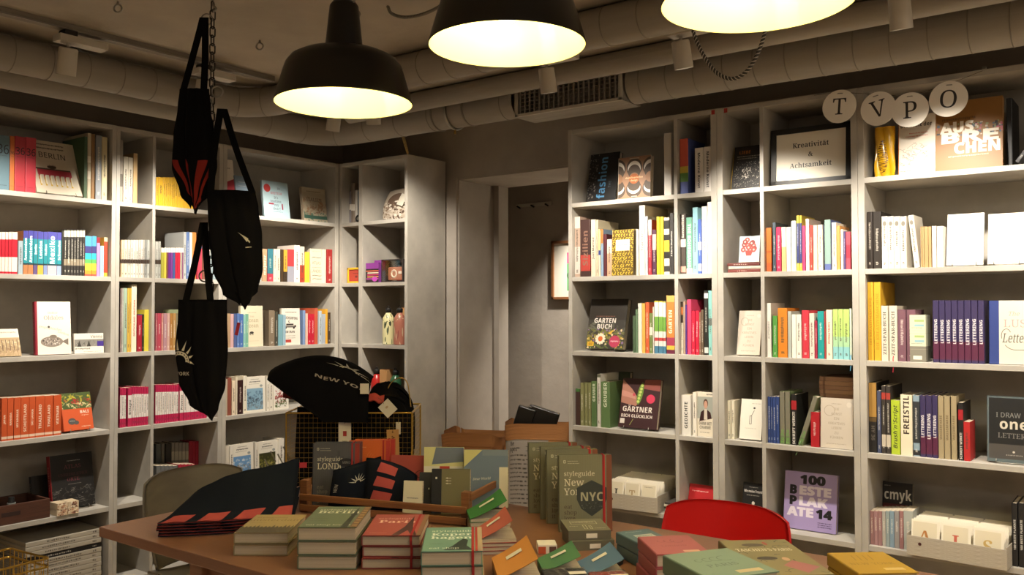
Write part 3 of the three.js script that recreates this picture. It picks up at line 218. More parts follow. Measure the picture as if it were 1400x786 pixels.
  kopen: (c, W, H) => { BG(c, W, H, '#6f9482'); T(c, 'styleguide', W * 0.12, H * 0.2, H * 0.1, '#dfe4d4', { a: 'left', f: 'serif' }); T(c, 'Kopen-', W * 0.12, H * 0.36, H * 0.15, '#e8ece0', { a: 'left', f: 'serif', w: 'bold' }); T(c, 'hagen', W * 0.12, H * 0.5, H * 0.15, '#e8ece0', { a: 'left', f: 'serif', w: 'bold' }); Q(c, '#24322c', [[W * 0.36, H * 0.95], [W * 0.5, H * 0.8], [W * 0.6, H * 0.62], [W * 0.68, H * 0.5], [W * 0.76, H * 0.56], [W * 0.74, H * 0.78], [W * 0.84, H * 0.95]]); marks(c, W * 0.12, H * 0.7, W * 0.22, 6, '#4a6a58'); T(c, 'eat shop', W * 0.12, H * 0.9, H * 0.08, '#e0e4d4', { a: 'left', f: 'serif' }); FR(c, '#a8302a', W * 0.88, -2, W * 0.04, H + 4); FR(c, '#b09a7c', W * 0.92, -2, W * 0.1, H + 4); },
  parisbig: (c, W, H) => { BG(c, W, H, '#8a8058'); T(c, "TASCHEN'S PARIS", W * 0.5, H * 0.34, H * 0.1, '#e8e0c8', { f: 'serif', max: W * 0.8 }); c.strokeStyle = '#4a4434'; c.lineWidth = 3; for (let i = 0; i < 16; i++) { let x = rr(0, W), y = rr(0, H); c.beginPath(); c.moveTo(x, y); c.bezierCurveTo(x + rr(-60, 60), y + rr(-40, 40), x + rr(-60, 60), y + rr(-40, 40), x + rr(-70, 70), y + rr(-40, 40)); c.stroke(); } Q(c, '#a86a6a', [[W * 0.5, H * 0.75], [W * 0.7, H * 0.62], [W * 0.96, H * 0.8], [W * 0.7, H * 0.95]]); E(c, W * 0.64, H * 0.58, W * 0.05, H * 0.05, '#c8a080'); E(c, W * 0.4, H * 0.55, W * 0.14, H * 0.05, '#4a4238'); E(c, W * 0.42, H * 0.16, W * 0.16, H * 0.05, '#5a5040'); E(c, W * 0.62, H * 0.12, W * 0.03, H * 0.05, '#a84a3a'); },
  pinkc: (c, W, H) => { BG(c, W, H, '#a85c5e'); c.strokeStyle = '#8a4448'; c.lineWidth = 3; for (let i = 0; i < 3; i++) { c.beginPath(); c.arc(W * (0.35 + i * 0.15), H * 0.3, 14 + i * 5, 0, 4); c.stroke(); } T(c, 'LONDON', W * 0.5, H * 0.6, H * 0.09, '#8a4448', { f: 'serif', max: W * 0.7 }); FR(c, '#d0a48c', W * 0.56, H * 0.82, W * 0.3, H * 0.1); },
  sagec: (c, W, H) => { BG(c, W, H, '#7c917e'); c.strokeStyle = '#5a6e5c'; c.lineWidth = 3; for (let i = 0; i < 4; i++) { c.beginPath(); c.arc(W * (0.3 + i * 0.13), H * 0.35, 12 + i * 4, 1, 5); c.stroke(); } T(c, 'PARIS', W * 0.5, H * 0.62, H * 0.14, '#56695a', { f: 'serif', max: W * 0.7 }); FR(c, '#c8b48a', W * 0.5, H * 0.8, W * 0.36, H * 0.1); },
  yellowc: (c, W, H) => { BG(c, W, H, '#b08a1c'); c.strokeStyle = '#8a6a10'; c.lineWidth = 3; for (let i = 0; i < 4; i++) { c.beginPath(); c.moveTo(W * (0.3 + i * 0.1), H * 0.4); c.lineTo(W * (0.34 + i * 0.1), H * 0.15); c.stroke(); } T(c, 'NEW YORK', W * 0.48, H * 0.6, H * 0.13, '#8a6a10', { f: 'serif', max: W * 0.76 }); FR(c, '#cdb06a', W * 0.54, H * 0.76, W * 0.34, H * 0.1); },
  mapbox: (c, W, H) => { BG(c, W, H, '#6e6a58'); c.strokeStyle = '#d8d2bc'; c.lineWidth = 2; c.strokeRect(W * 0.18, H * 0.2, W * 0.62, H * 0.24); marks(c, W * 0.22, H * 0.26, W * 0.54, 10, '#e0dac6'); marks(c, W * 0.1, H * 0.6, W * 0.2, 6, '#cfc9b4'); marks(c, W * 0.66, H * 0.8, W * 0.26, 6, '#cfc9b4'); c.strokeRect(W * 0.42, H * 0.55, W * 0.07, H * 0.3); c.strokeRect(W * 0.56, H * 0.6, W * 0.05, H * 0.25); },
  bluebox: (c, W, H) => { BG(c, W, H, '#557078'); FR(c, '#b8c0b8', W * 0.26, H * 0.4, W * 0.56, H * 0.3); marks(c, W * 0.3, H * 0.48, W * 0.48, 10, '#4a5a60'); marks(c, W * 0.2, H * 0.12, W * 0.5, 6, '#b8c4c0'); },
};
const coverRect = {};
function coverUV(key, w, h, atlas = coverAtlas, scale = 1000) { const k = key + '|' + w.toFixed(3); return coverRect[k] || (coverRect[k] = atlas.alloc(w * scale, h * scale, (c, W, H) => COVERS[key](c, W, H))); }
const printMat = (a, k = 1) => std({ map: tex(a.c), roughness: 0.5, color: new THREE.Color(k, k, k) });
const SPINE_MAT = printMat(spineAtlas, 0.84), COVER_MAT = printMat(coverAtlas, 0.84), TABLE_MAT = printMat(tableAtlas);
// cover of a book: front board faces +z, spine faces -x, stands on y = 0, centred on x and z
function coverGeo(w, h, t, b, front, spine, solid, r) {
  r = Math.min(r, t * 0.45); const o = [[w / 2, t / 2], [-w / 2 + r, t / 2], [-w / 2 + r * 0.3, t / 2 - r * 0.3], [-w / 2, t / 2 - r], [-w / 2, -t / 2 + r], [-w / 2 + r * 0.3, -t / 2 + r * 0.3], [-w / 2 + r, -t / 2], [w / 2, -t / 2]];
  const inn = [[w / 2, -t / 2 + b], [-w / 2 + b, -t / 2 + b], [-w / 2 + b, t / 2 - b], [w / 2, t / 2 - b]];
  const pos = [], uv = []; const su = (solid.u0 * 3 + solid.u1) / 4, sv = solid.v0 + (solid.v1 - solid.v0) * 0.004;
  const quad = (a, c, ua, uc) => { const [x0, z0] = a, [x1, z1] = c; pos.push(x0, 0, z0, x1, h, z1, x1, 0, z1, x0, 0, z0, x0, h, z0, x1, h, z1); uv.push(...ua[0], ...uc[1], ...uc[0], ...ua[0], ...ua[1], ...uc[1]); };
  const S = [[su, sv], [su, sv]];
  for (let i = 0; i < o.length - 1; i++) {
    const m = (q) => (i === 0 && front ? (() => { const u = front.u0 + (front.u1 - front.u0) * (q[0] / w + 0.5); return [[u, front.v0], [u, front.v1]]; })() : i > 0 && i < 6 && spine ? (() => { const u = spine.u0 + (spine.u1 - spine.u0) * (q[1] / t + 0.5); return [[u, spine.v0], [u, spine.v1]]; })() : S);
    quad(o[i], o[i + 1], m(o[i]), m(o[i + 1]));
  }
  for (let i = 0; i < 3; i++) quad(inn[i], inn[i + 1], S, S);
  quad(o[7], inn[0], S, S); quad(inn[3], o[0], S, S);
  const poly = [...o, ...inn].map(([x, z]) => new THREE.Vector2(x, z));
  for (const f of THREE.ShapeUtils.triangulateShape(poly, [])) for (const [y, ord] of [[h, f], [0, [f[0], f[2], f[1]]]]) for (const k of ord) { pos.push(poly[k].x, y, poly[k].y); uv.push(su, sv); }
  const g = new THREE.BufferGeometry(); g.setAttribute('position', new THREE.Float32BufferAttribute(pos, 3)); g.setAttribute('uv', new THREE.Float32BufferAttribute(uv, 2)); g.computeVertexNormals(); return g;
}
function pageGeo(w, h, t, b, ins) {
  const g = new THREE.BoxGeometry(w - b - ins, h - 2 * ins, t - 2 * b); g.translate((b - ins) / 2, h / 2, 0);
  const uv = g.attributes.uv; for (let i = 0; i < 24; i++) { const u = uv.getX(i), v = uv.getY(i); if (Math.floor(i / 4) < 2) uv.setXY(i, v, u); } return g;
}
// fills a group with the parts of a book, standing; o: hard, cover key, spine rect, atlas material
function bookParts(g, w, h, t, o) {
  const b = o.hard ? Math.min(0.0025, t * 0.2) : Math.min(0.0007, t * 0.15), ins = o.hard ? 0.003 : 0.0006;
  const cg = coverGeo(w, h, t, b, o.front, o.spine, o.solid || o.front || o.spine, o.hard ? 0.003 : 0.0015), pg = pageGeo(w, h, t, b, ins);
  const cv = mesh('cover', cg, o.mat, g); const pb = mesh('page_block', pg, M.page, g); return [cv, pb];
}
// ------------------------------------------------------------------ the room
const CEIL = 2.5;
struct('floor', metreUV(bx(-0.6, 6.2, -0.1, 0, -1.6, 6.2)), M.floor);
struct('ceiling', metreUV(bx(-0.6, 6.2, CEIL, CEIL + 0.12, -0.36, 6.2)), M.ceiling);
struct('wall_left', metreUV(bx(-0.5, -0.354, 0, CEIL, -0.8, 6.2)), M.wall);
struct('wall_right', metreUV(bx(6.05, 6.2, 0, CEIL, -0.36, 6.2)), M.wall);
struct('wall_front', metreUV(bx(-0.5, 6.2, 0, CEIL, 6.05, 6.2)), M.wall);
const DX0 = 0.657, DX1 = 1.62, DY = 2.185;
struct('wall_back', metreUV(mergeGeometries([bx(-0.354, DX0, 0, CEIL, -0.80, -0.354), bx(DX1, 6.2, 0, CEIL, -0.80, -0.354), bx(DX0, DX1, DY, CEIL, -0.80, -0.354)])), M.wall);
struct('trim_1', metreUV(mergeGeometries([bx(DX0 - 0.075, DX0 + 0.004, 0, DY + 0.004, -0.36, -0.342), bx(DX0, DX0 + 0.012, 0, DY, -0.80, -0.36), bx(DX0, DX1, DY - 0.012, DY, -0.80, -0.36)])), M.wall);
struct('trim_2', metreUV(bx(DX0 + 0.012, DX0 + 0.05, 0, DY - 0.012, -0.80, -0.70)), M.wall);
struct('wall_hall_back', metreUV(bx(0.0, 2.1, 0, 2.5, -1.42, -1.30)), M.wall);
struct('wall_hall_left', metreUV(bx(-0.1, 0.0, 0, 2.5, -1.42, -0.80)), M.wall);
struct('wall_hall_right', metreUV(bx(2.1, 2.2, 0, 2.5, -1.42, -0.80)), M.wall);
struct('ceiling_hall', metreUV(bx(-0.1, 2.2, 2.5, 2.6, -1.42, -0.36)), M.wall);
{ // coat rail and picture in the hall
  const t = thing('coat_rail', 'narrow white coat rail with small pegs on hall wall', 'coat rail', [0.56, 2.12, -1.30]);
  mesh('rail', board(0.30, 0.022, 0.012, 0, 0, 0.006), M.metalWhite, t); for (const x of [-0.12, 0, 0.12]) mesh('peg', new THREE.CylinderGeometry(0.006, 0.006, 0.035, 10).rotateX(Math.PI / 2.4).translate(x, -0.012, 0.026), M.darkSteel, t);
  const f = thing('picture_frame', 'thin wooden picture frame with pink and green print in hall', 'picture', [0.86, 1.455, -1.285]);
  const fw = 0.29, fh = 0.40; mesh('frame', mergeGeometries([board(fw, 0.018, 0.018, 0, 0.009), board(fw, 0.018, 0.018, 0, fh - 0.009), board(0.018, fh, 0.018, -fw / 2 + 0.009, fh / 2), board(0.018, fh, 0.018, fw / 2 - 0.009, fh / 2)]), M.crate, f);
  const art = canvas(256, 340, (c, W, H) => { BG(c, W, H, '#e4dfd2'); FR(c, '#d84a8a', W * 0.42, H * 0.18, W * 0.5, H * 0.2); FR(c, '#48b060', W * 0.42, H * 0.38, W * 0.5, H * 0.5); c.strokeStyle = '#1f5a34'; c.lineWidth = 6; for (let i = 0; i < 5; i++) { c.beginPath(); c.arc(W * (0.5 + 0.07 * i), H * 0.6, 20 + i * 8, 1, 4); c.stroke(); } });
  mesh('print', new THREE.BoxGeometry(fw - 0.03, fh - 0.03, 0.004).translate(0, fh / 2, -0.004), [M.paper, M.paper, M.paper, M.paper, std({ map: tex(art), roughness: 0.5 }), M.paper], f);
}
// ------------------------------------------------------------------ ducts under the ceiling
function duct(name, label, pts, r, seamGap, seamFrom = 0) {
  const t = thing(name, label, 'duct'); const c = curve(pts, false, 'centripetal'); const L = c.getLength();
  const g = new THREE.TubeGeometry(c, Math.max(24, Math.round(L * 40)), r, 24, false); mesh('pipe', g, M.duct, t);
  if (seamGap) for (let s = seamGap / 2 + seamFrom; s < L; s += seamGap) { const u = s / L, q = c.getPointAt(u), d = c.getTangentAt(u); const m = mesh('seam', seamGeo(r), M.seam, t); m.position.copy(q); m.quaternion.setFromUnitVectors(V3(0, 0, 1), d); }
  return t;
}
const seamCache = {}; const seamGeo = (r) => seamCache[r] || (seamCache[r] = new THREE.TorusGeometry(r + 0.0005, 0.0022, 5, 30));
const line = (a, b, n) => Array.from({ length: n + 1 }, (_, i) => a.map((v, k) => v + (b[k] - v) * i / n));
duct('ventilation_duct', 'wide pale ventilation duct bending from left wall across the ceiling', [...line([0.43, 2.41, 4.6], [0.43, 2.41, 1.22], 8), [0.45, 2.413, 1.06], [0.54, 2.42, 0.965], [0.72, 2.425, 0.935], ...line([0.95, 2.427, 0.93], [4.9, 2.427, 0.93], 8)], 0.072, 0.15);
duct('ventilation_duct', 'darker lower duct tucked behind the wide duct on left wall', line([0.24, 2.375, 4.6], [0.24, 2.375, 1.15], 6), 0.062, 0);
duct('ventilation_duct', 'pale duct elbowing in the corner towards the air grille', [...line([0.22, 2.40, 1.10], [0.22, 2.40, 0.55], 3), [0.225, 2.402, 0.44], [0.27, 2.405, 0.32], [0.38, 2.408, 0.265], [0.55, 2.41, 0.25], ...line([0.7, 2.41, 0.25], [1.58, 2.405, 0.25], 4)], 0.078, 0.24);
duct('ventilation_duct', 'smooth pipe running parallel behind the crossing duct', line([0.55, 2.450, 0.42], [4.9, 2.450, 0.42], 4), 0.048, 0);
duct('ventilation_duct', 'ringed duct above the letter discs and sign bookcases', line([2.195, 2.40, 0.22], [4.9, 2.38, 0.22], 6), 0.088, 0.13);
{ const t = thing('duct_clamp', 'steel pipe clamp around the corner duct', 'clamp', [1.16, 2.408, 0.25]); mesh('ring', new THREE.TorusGeometry(0.084, 0.008, 8, 36).rotateY(Math.PI / 2), M.steel, t); mesh('hanger_rod', rod([0, 0.086, 0], [0, CEIL - 2.408, 0], 0.004), M.steel, t); mesh('bolt', new THREE.CylinderGeometry(0.006, 0.006, 0.03, 8).translate(0, -0.095, 0), M.brass, t); }
for (const x of [1.06, 1.27]) { const t = single('duct_band', new THREE.TorusGeometry(0.080, 0.005, 6, 36).rotateY(Math.PI / 2), M.seam, 'dark joint band around the corner duct beside its clamp', 'duct band', [x, 2.409, 0.25], 0, 'joint bands of the corner duct'); }
{ // air grille box
  const x0 = 1.585, x1 = 2.18, y0 = 2.318, y1 = 2.452, t = thing('air_grille', 'rectangular air outlet with dark slotted grille between two ducts', 'vent', [(x0 + x1) / 2, y0, 0.30]);
  const w = x1 - x0, h = y1 - y0; mesh('duct_box', mergeGeometries([board(w, 0.004, 0.16, 0, 0.002, -0.085), board(w, 0.004, 0.16, 0, h - 0.002, -0.085), board(0.004, h, 0.16, -w / 2 + 0.002, h / 2, -0.085), board(0.004, h, 0.16, w / 2 - 0.002, h / 2, -0.085), board(w, h, 0.004, 0, h / 2, -0.163)]), M.duct, t); mesh('frame', mergeGeometries([board(w, 0.014, 0.01, 0, 0.007), board(w, 0.014, 0.01, 0, h - 0.007), board(0.02, h, 0.01, -w / 2 + 0.01, h / 2), board(0.02, h, 0.01, w / 2 - 0.01, h / 2)]), M.metalWhite, t);
  const vs = new THREE.BoxGeometry(0.007, h - 0.03, 0.006), hs = new THREE.BoxGeometry(w - 0.05, 0.003, 0.005);
  for (let i = 0; i < 20; i++) { const m = mesh('slat', vs, M.seam, t); m.position.set(-w / 2 + 0.035 + i * (w - 0.07) / 19, h / 2, 0.003); }
  for (let i = 0; i < 5; i++) { const m = mesh('slat', hs, M.seam, t); m.position.set(0, 0.03 + i * (h - 0.06) / 4, 0); }
}
// ------------------------------------------------------------------ track lights
const glow = new THREE.MeshStandardMaterial({ color: 0x000000, emissive: new THREE.Color(1, 0.9, 0.72), emissiveIntensity: 2.5 });
{ const t = thing('light_track', 'slim grey ceiling track with bright edge along left bookcases', 'light track', [0.70, CEIL - 0.026, 0]); mesh('rail', board(0.036, 0.026, 3.5, 0, 0.013, 2.80), M.seam, t); mesh('edge_strip', new THREE.BoxGeometry(0.004, 0.006, 3.5).translate(0.019, 0.003, 2.80), M.steel, t); }
{ const t = thing('light_track', 'ceiling track hidden behind the crossing duct', 'light track', [0, CEIL - 0.026, 0.66]); mesh('rail', board(4.2, 0.026, 0.036, 2.6, 0.013, 0), M.seam, t); }
const canProfile = [[0.0, 0.105], [0.030, 0.105], [0.034, 0.101], [0.036, 0.0], [0.033, 0.0], [0.031, 0.012], [0.0, 0.012]].map(([a, b]) => new THREE.Vector2(a, b));
function trackSpot([x, z, ax, ay, az, s, cone], label, along, ceil = CEIL - 0.026) {
  const t = thing('track_spotlight', label, 'spotlight', [x, ceil, z], along, 'cylinder spotlights on the ceiling tracks');
  mesh('adapter', board(0.05, 0.022, 0.05, 0, -0.011, 0), M.black, t); mesh('gear_box', board(0.19, 0.026, 0.062, 0.05, -0.034, 0), M.metalWhite, t);
  mesh('stem', new THREE.CylinderGeometry(0.006, 0.006, 0.03, 10).translate(0, -0.055, 0), M.metalWhite, t);
  const head = new THREE.Group(); head.name = 'head'; t.add(head); head.position.set(0, -0.085, 0);
  t.updateMatrixWorld(true); const mouth = V3(x, ceil - 0.12, z), aim = V3(ax, ay, az), dir = aim.clone().sub(mouth).normalize();
  const down = dir.clone().applyAxisAngle(V3(0, 1, 0), -along); const tilt = down.clone().lerp(V3(0, -1, 0), 0.62).normalize();   // the can itself leans only a little
  head.quaternion.setFromUnitVectors(V3(0, -1, 0), tilt);
  mesh('can', new THREE.LatheGeometry(canProfile, 28).translate(0, -0.085, 0), M.metalWhite, head);
  mesh('lens', new THREE.CylinderGeometry(0.029, 0.029, 0.003, 24).translate(0, -0.0735, 0), glow, head);
  const l = new THREE.SpotLight(WARM, SPOT_POWER * s, 0, THREE.MathUtils.degToRad(cone), 0.55, 2); const lp = V3(0, -0.10, 0).applyQuaternion(head.quaternion).add(head.position).applyAxisAngle(V3(0, 1, 0), along).add(t.position);
  l.position.copy(lp); l.target.position.copy(aim); l.shadow.radius = 1.3; l.shadow.mapSize.set(1024, 1024); l.name = 'spot_beam'; scene.add(l, l.target);
}
const LS = ['white cylinder spotlight over the city guides', 'white cylinder spotlight with long gear box over hanging bags'];
LEFT_SPOTS.forEach((s, i) => trackSpot(s, LS[i], Math.PI / 2));
const BS = ['white cylinder spotlight near the corner duct elbow', 'white cylinder spotlight aimed at the bottle bookcase', 'white cylinder spotlight in front of the air grille', 'white cylinder spotlight behind the hanging cable loop', 'white cylinder spotlight above the letter discs', 'white cylinder spotlight beyond the letter discs'];
BACK_SPOTS.forEach((s, i) => trackSpot(s, BS[i], 0));
BOUNCE_SPOTS.forEach((s, i) => trackSpot(s, i < 2 ? 'added cylinder spotlight bouncing light off the aisle floor, left track' : 'added cylinder spotlight bouncing light off the floor behind the crossing duct', i < 2 ? Math.PI / 2 : 0));
HALL_SPOTS.forEach((s) => trackSpot(s, 'white cylinder spotlight inside the doorway hall', 0, 2.5));
// ------------------------------------------------------------------ pendant lamps
const outer = [[0.200, 0.0], [0.2005, 0.004], [0.190, 0.040], [0.176, 0.088], [0.168, 0.112], [0.154, 0.130], [0.130, 0.143], [0.095, 0.151], [0.060, 0.156], [0.058, 0.160], [0.055, 0.164], [0.049, 0.225], [0.042, 0.288], [0.036, 0.298], [0.022, 0.300], [0.022, 0.318], [0.0, 0.320]].map(([a, b]) => new THREE.Vector2(a, b));
const innerP = [[0.1985, 0.0005], [0.188, 0.040], [0.174, 0.088], [0.165, 0.110], [0.151, 0.127], [0.127, 0.138], [0.090, 0.143], [0.045, 0.148], [0.0, 0.149]].map(([a, b]) => new THREE.Vector2(a, b));
const shadeGeo = new THREE.LatheGeometry(outer, 64), reflGeo = new THREE.LatheGeometry(innerP, 64), bulbGeo = new THREE.LatheGeometry([[0, -0.04], [0.02, -0.036], [0.03, -0.02], [0.03, 0], [0.018, 0.025], [0.014, 0.045], [0, 0.045]].map(([a, b]) => new THREE.Vector2(a, b)), 24);
const bulbMat = new THREE.MeshStandardMaterial({ color: 0x000000, emissive: LAMP, emissiveIntensity: 3 });
const PL = ['black enamel pendant lamp hanging beside the chained bags', 'black enamel pendant lamp with small crest on its shade', 'black enamel pendant lamp in front of looped cable', 'added black enamel pendant lamp out of view past the looped cable'];
PENDANTS.forEach(([x, y, z], i) => {
  const t = thing('pendant_lamp', PL[i], 'lamp', [x, y, z], 0, 'pendant lamps over the table');
  mesh('shade', shadeGeo, M.blackGloss, t); mesh('reflector', reflGeo, M.enamel, t); const b = mesh('bulb', bulbGeo, bulbMat, t); b.position.y = 0.098;
  mesh('cord', rod([0, 0.315, 0], [0, CEIL - y, 0], 0.005), M.black, t); mesh('canopy', new THREE.CylinderGeometry(0.04, 0.05, 0.03, 24).translate(0, CEIL - y - 0.015, 0), M.black, t);
  if (i === 0) { for (const s of [-1, 1]) mesh('eye_ring', new THREE.TorusGeometry(0.012, 0.003, 6, 16).translate(0.036 * s, 0.305, 0), M.steel, t); }
  const l = new THREE.PointLight(LAMP, PENDANT_POWER, 0, 2); l.position.set(x, y + 0.085, z); l.shadow.radius = 1.5; l.name = 'bulb_light'; scene.add(l);
});
FILL_PANELS.forEach(([x, z, s]) => {
  const t = thing('fill_panel', 'added fill light panel out of view beyond the bookcases', 'ceiling light', [x, CEIL - 0.03, z], 0, 'added fill light panels'); mesh('housing', board(1.2, 0.03, 0.3, 0, 0.015, 0), M.metalWhite, t); mesh('diffuser', new THREE.BoxGeometry(1.16, 0.003, 0.26).translate(0, -0.001, 0), new THREE.MeshStandardMaterial({ color: 0x000000, emissive: WARM, emissiveIntensity: 2 }), t);
  const l = new THREE.RectAreaLight(WARM, FILL_POWER * s, 1.16, 0.26); l.position.set(x, CEIL - 0.035, z); l.lookAt(x, 0, z); l.name = 'fill_light'; scene.add(l);
});
// ceiling eyelets, loose cables
const eyeGeo = new THREE.TorusGeometry(0.014, 0.0035, 8, 20);
for (const [x, z] of [[1.10, 2.04], [1.127, 1.446], [1.737, 1.48], [1.72, 2.06], [2.33, 1.47]]) { const t = thing('ceiling_eyelet', 'small steel eyelet screwed into the bare ceiling', 'eyelet', [x, CEIL, z], 0.6, 'eyelets in the ceiling'); mesh('ring', eyeGeo, M.steel, t).position.y = -0.026; mesh('shank', new THREE.CylinderGeometry(0.0035, 0.006, 0.014, 8).translate(0, -0.006, 0), M.steel, t); }
const ropeMat = std({ map: tex(canvas(64, 64, (c, w, h) => { BG(c, w, h, '#b8b0a0'); c.strokeStyle = '#3a3630'; c.lineWidth = 16; for (let i = -2; i < 3; i++) { c.beginPath(); c.moveTo(i * 32 - 16, -8); c.lineTo(i * 32 + 80, 72 + 16); c.stroke(); } }), 40, 1), roughness: 0.8 });
single('fabric_cable', tube([[2.90, 2.50, 1.18], [2.925, 2.34, 1.2], [2.955, 2.22, 1.2], [3.01, 2.12, 1.2], [3.068, 2.082, 1.2], [3.12, 2.10, 1.2], [3.162, 2.17, 1.2], [3.18, 2.26, 1.2], [3.19, 2.50, 1.2]], 0.006, 60, 8), ropeMat, 'grey and white twisted fabric cable hanging in a loop', 'cable');
single('fabric_cable', tube([[1.84, 2.5, 1.42], [1.86, 2.468, 1.42], [1.93, 2.44, 1.42], [2.03, 2.435, 1.42], [2.12, 2.455, 1.42], [2.17, 2.5, 1.42]], 0.006, 40, 8), ropeMat, 'twisted fabric cable slung close under the ceiling', 'cable');
for (let i = 0; i < 3; i++) single('thin_wire', tube([[0.555 + i * 0.018, 2.5, 0.03], [0.556 + i * 0.012, 2.42, 0.03], [0.562 + i * 0.005, 2.292, -0.02]], 0.0018, 12, 5), M.brass, 'thin coppery wire dropping onto the bottle bookcase', 'wire', [0, 0, 0], 0, 'wires above the bottle bookcase');
// spine-out books: [case, shelf, centre along wall, thickness, height, set-back, colour, label, group, options]; metres
const BOOK_GROUPS=["books in the top shelf, bookcase of city guides","books in the second shelf, bookcase of city guides","books in the fourth shelf, bookcase of city guides","books in the narrow bay, top shelf, bookcase behind the hanging bags","books in the wide bay, top shelf, bookcase behind the hanging bags","books in the narrow bay, second shelf, bookcase behind the hanging bags","books in the wide bay, second shelf, bookcase behind the hanging bags","books in the narrow bay, third shelf, bookcase behind the hanging bags","books in the wide bay, third shelf, bookcase behind the hanging bags","books in the narrow bay, fourth shelf, bookcase behind the hanging bags","books in the wide bay, fourth shelf, bookcase behind the hanging bags","books in the wide bay, fifth shelf, bookcase behind the hanging bags","books in the second shelf, bookcase above the wire basket","books in the third shelf, bookcase above the wire basket","books in the fourth shelf, bookcase above the wire basket","books in the fifth shelf, bookcase above the wire basket","books in the narrow bay, top shelf, bookcase holding the bottles","books in the wide bay, top shelf, bookcase beside the doorway","books in the narrow bay, top shelf, bookcase beside the doorway","books in the wide bay, second shelf, bookcase beside the doorway","books in the narrow bay, second shelf, bookcase beside the doorway","books in the wide bay, third shelf, bookcase beside the doorway","books in the narrow bay, third shelf, bookcase beside the doorway","books in the wide bay, fourth shelf, bookcase beside the doorway","books in the narrow bay, fourth shelf, bookcase beside the doorway","books in the wide bay, second shelf, bookcase with the framed sign","books in the wide bay, third shelf, bookcase with the framed sign","books in the narrow bay, fourth shelf, bookcase with the framed sign","books in the wide bay, fourth shelf, bookcase with the framed sign","books in the second shelf, bookcase under the letter discs","books in the third shelf, bookcase under the letter discs","books in the fourth shelf, bookcase under the letter discs","books in the fifth shelf, bookcase under the letter discs"];
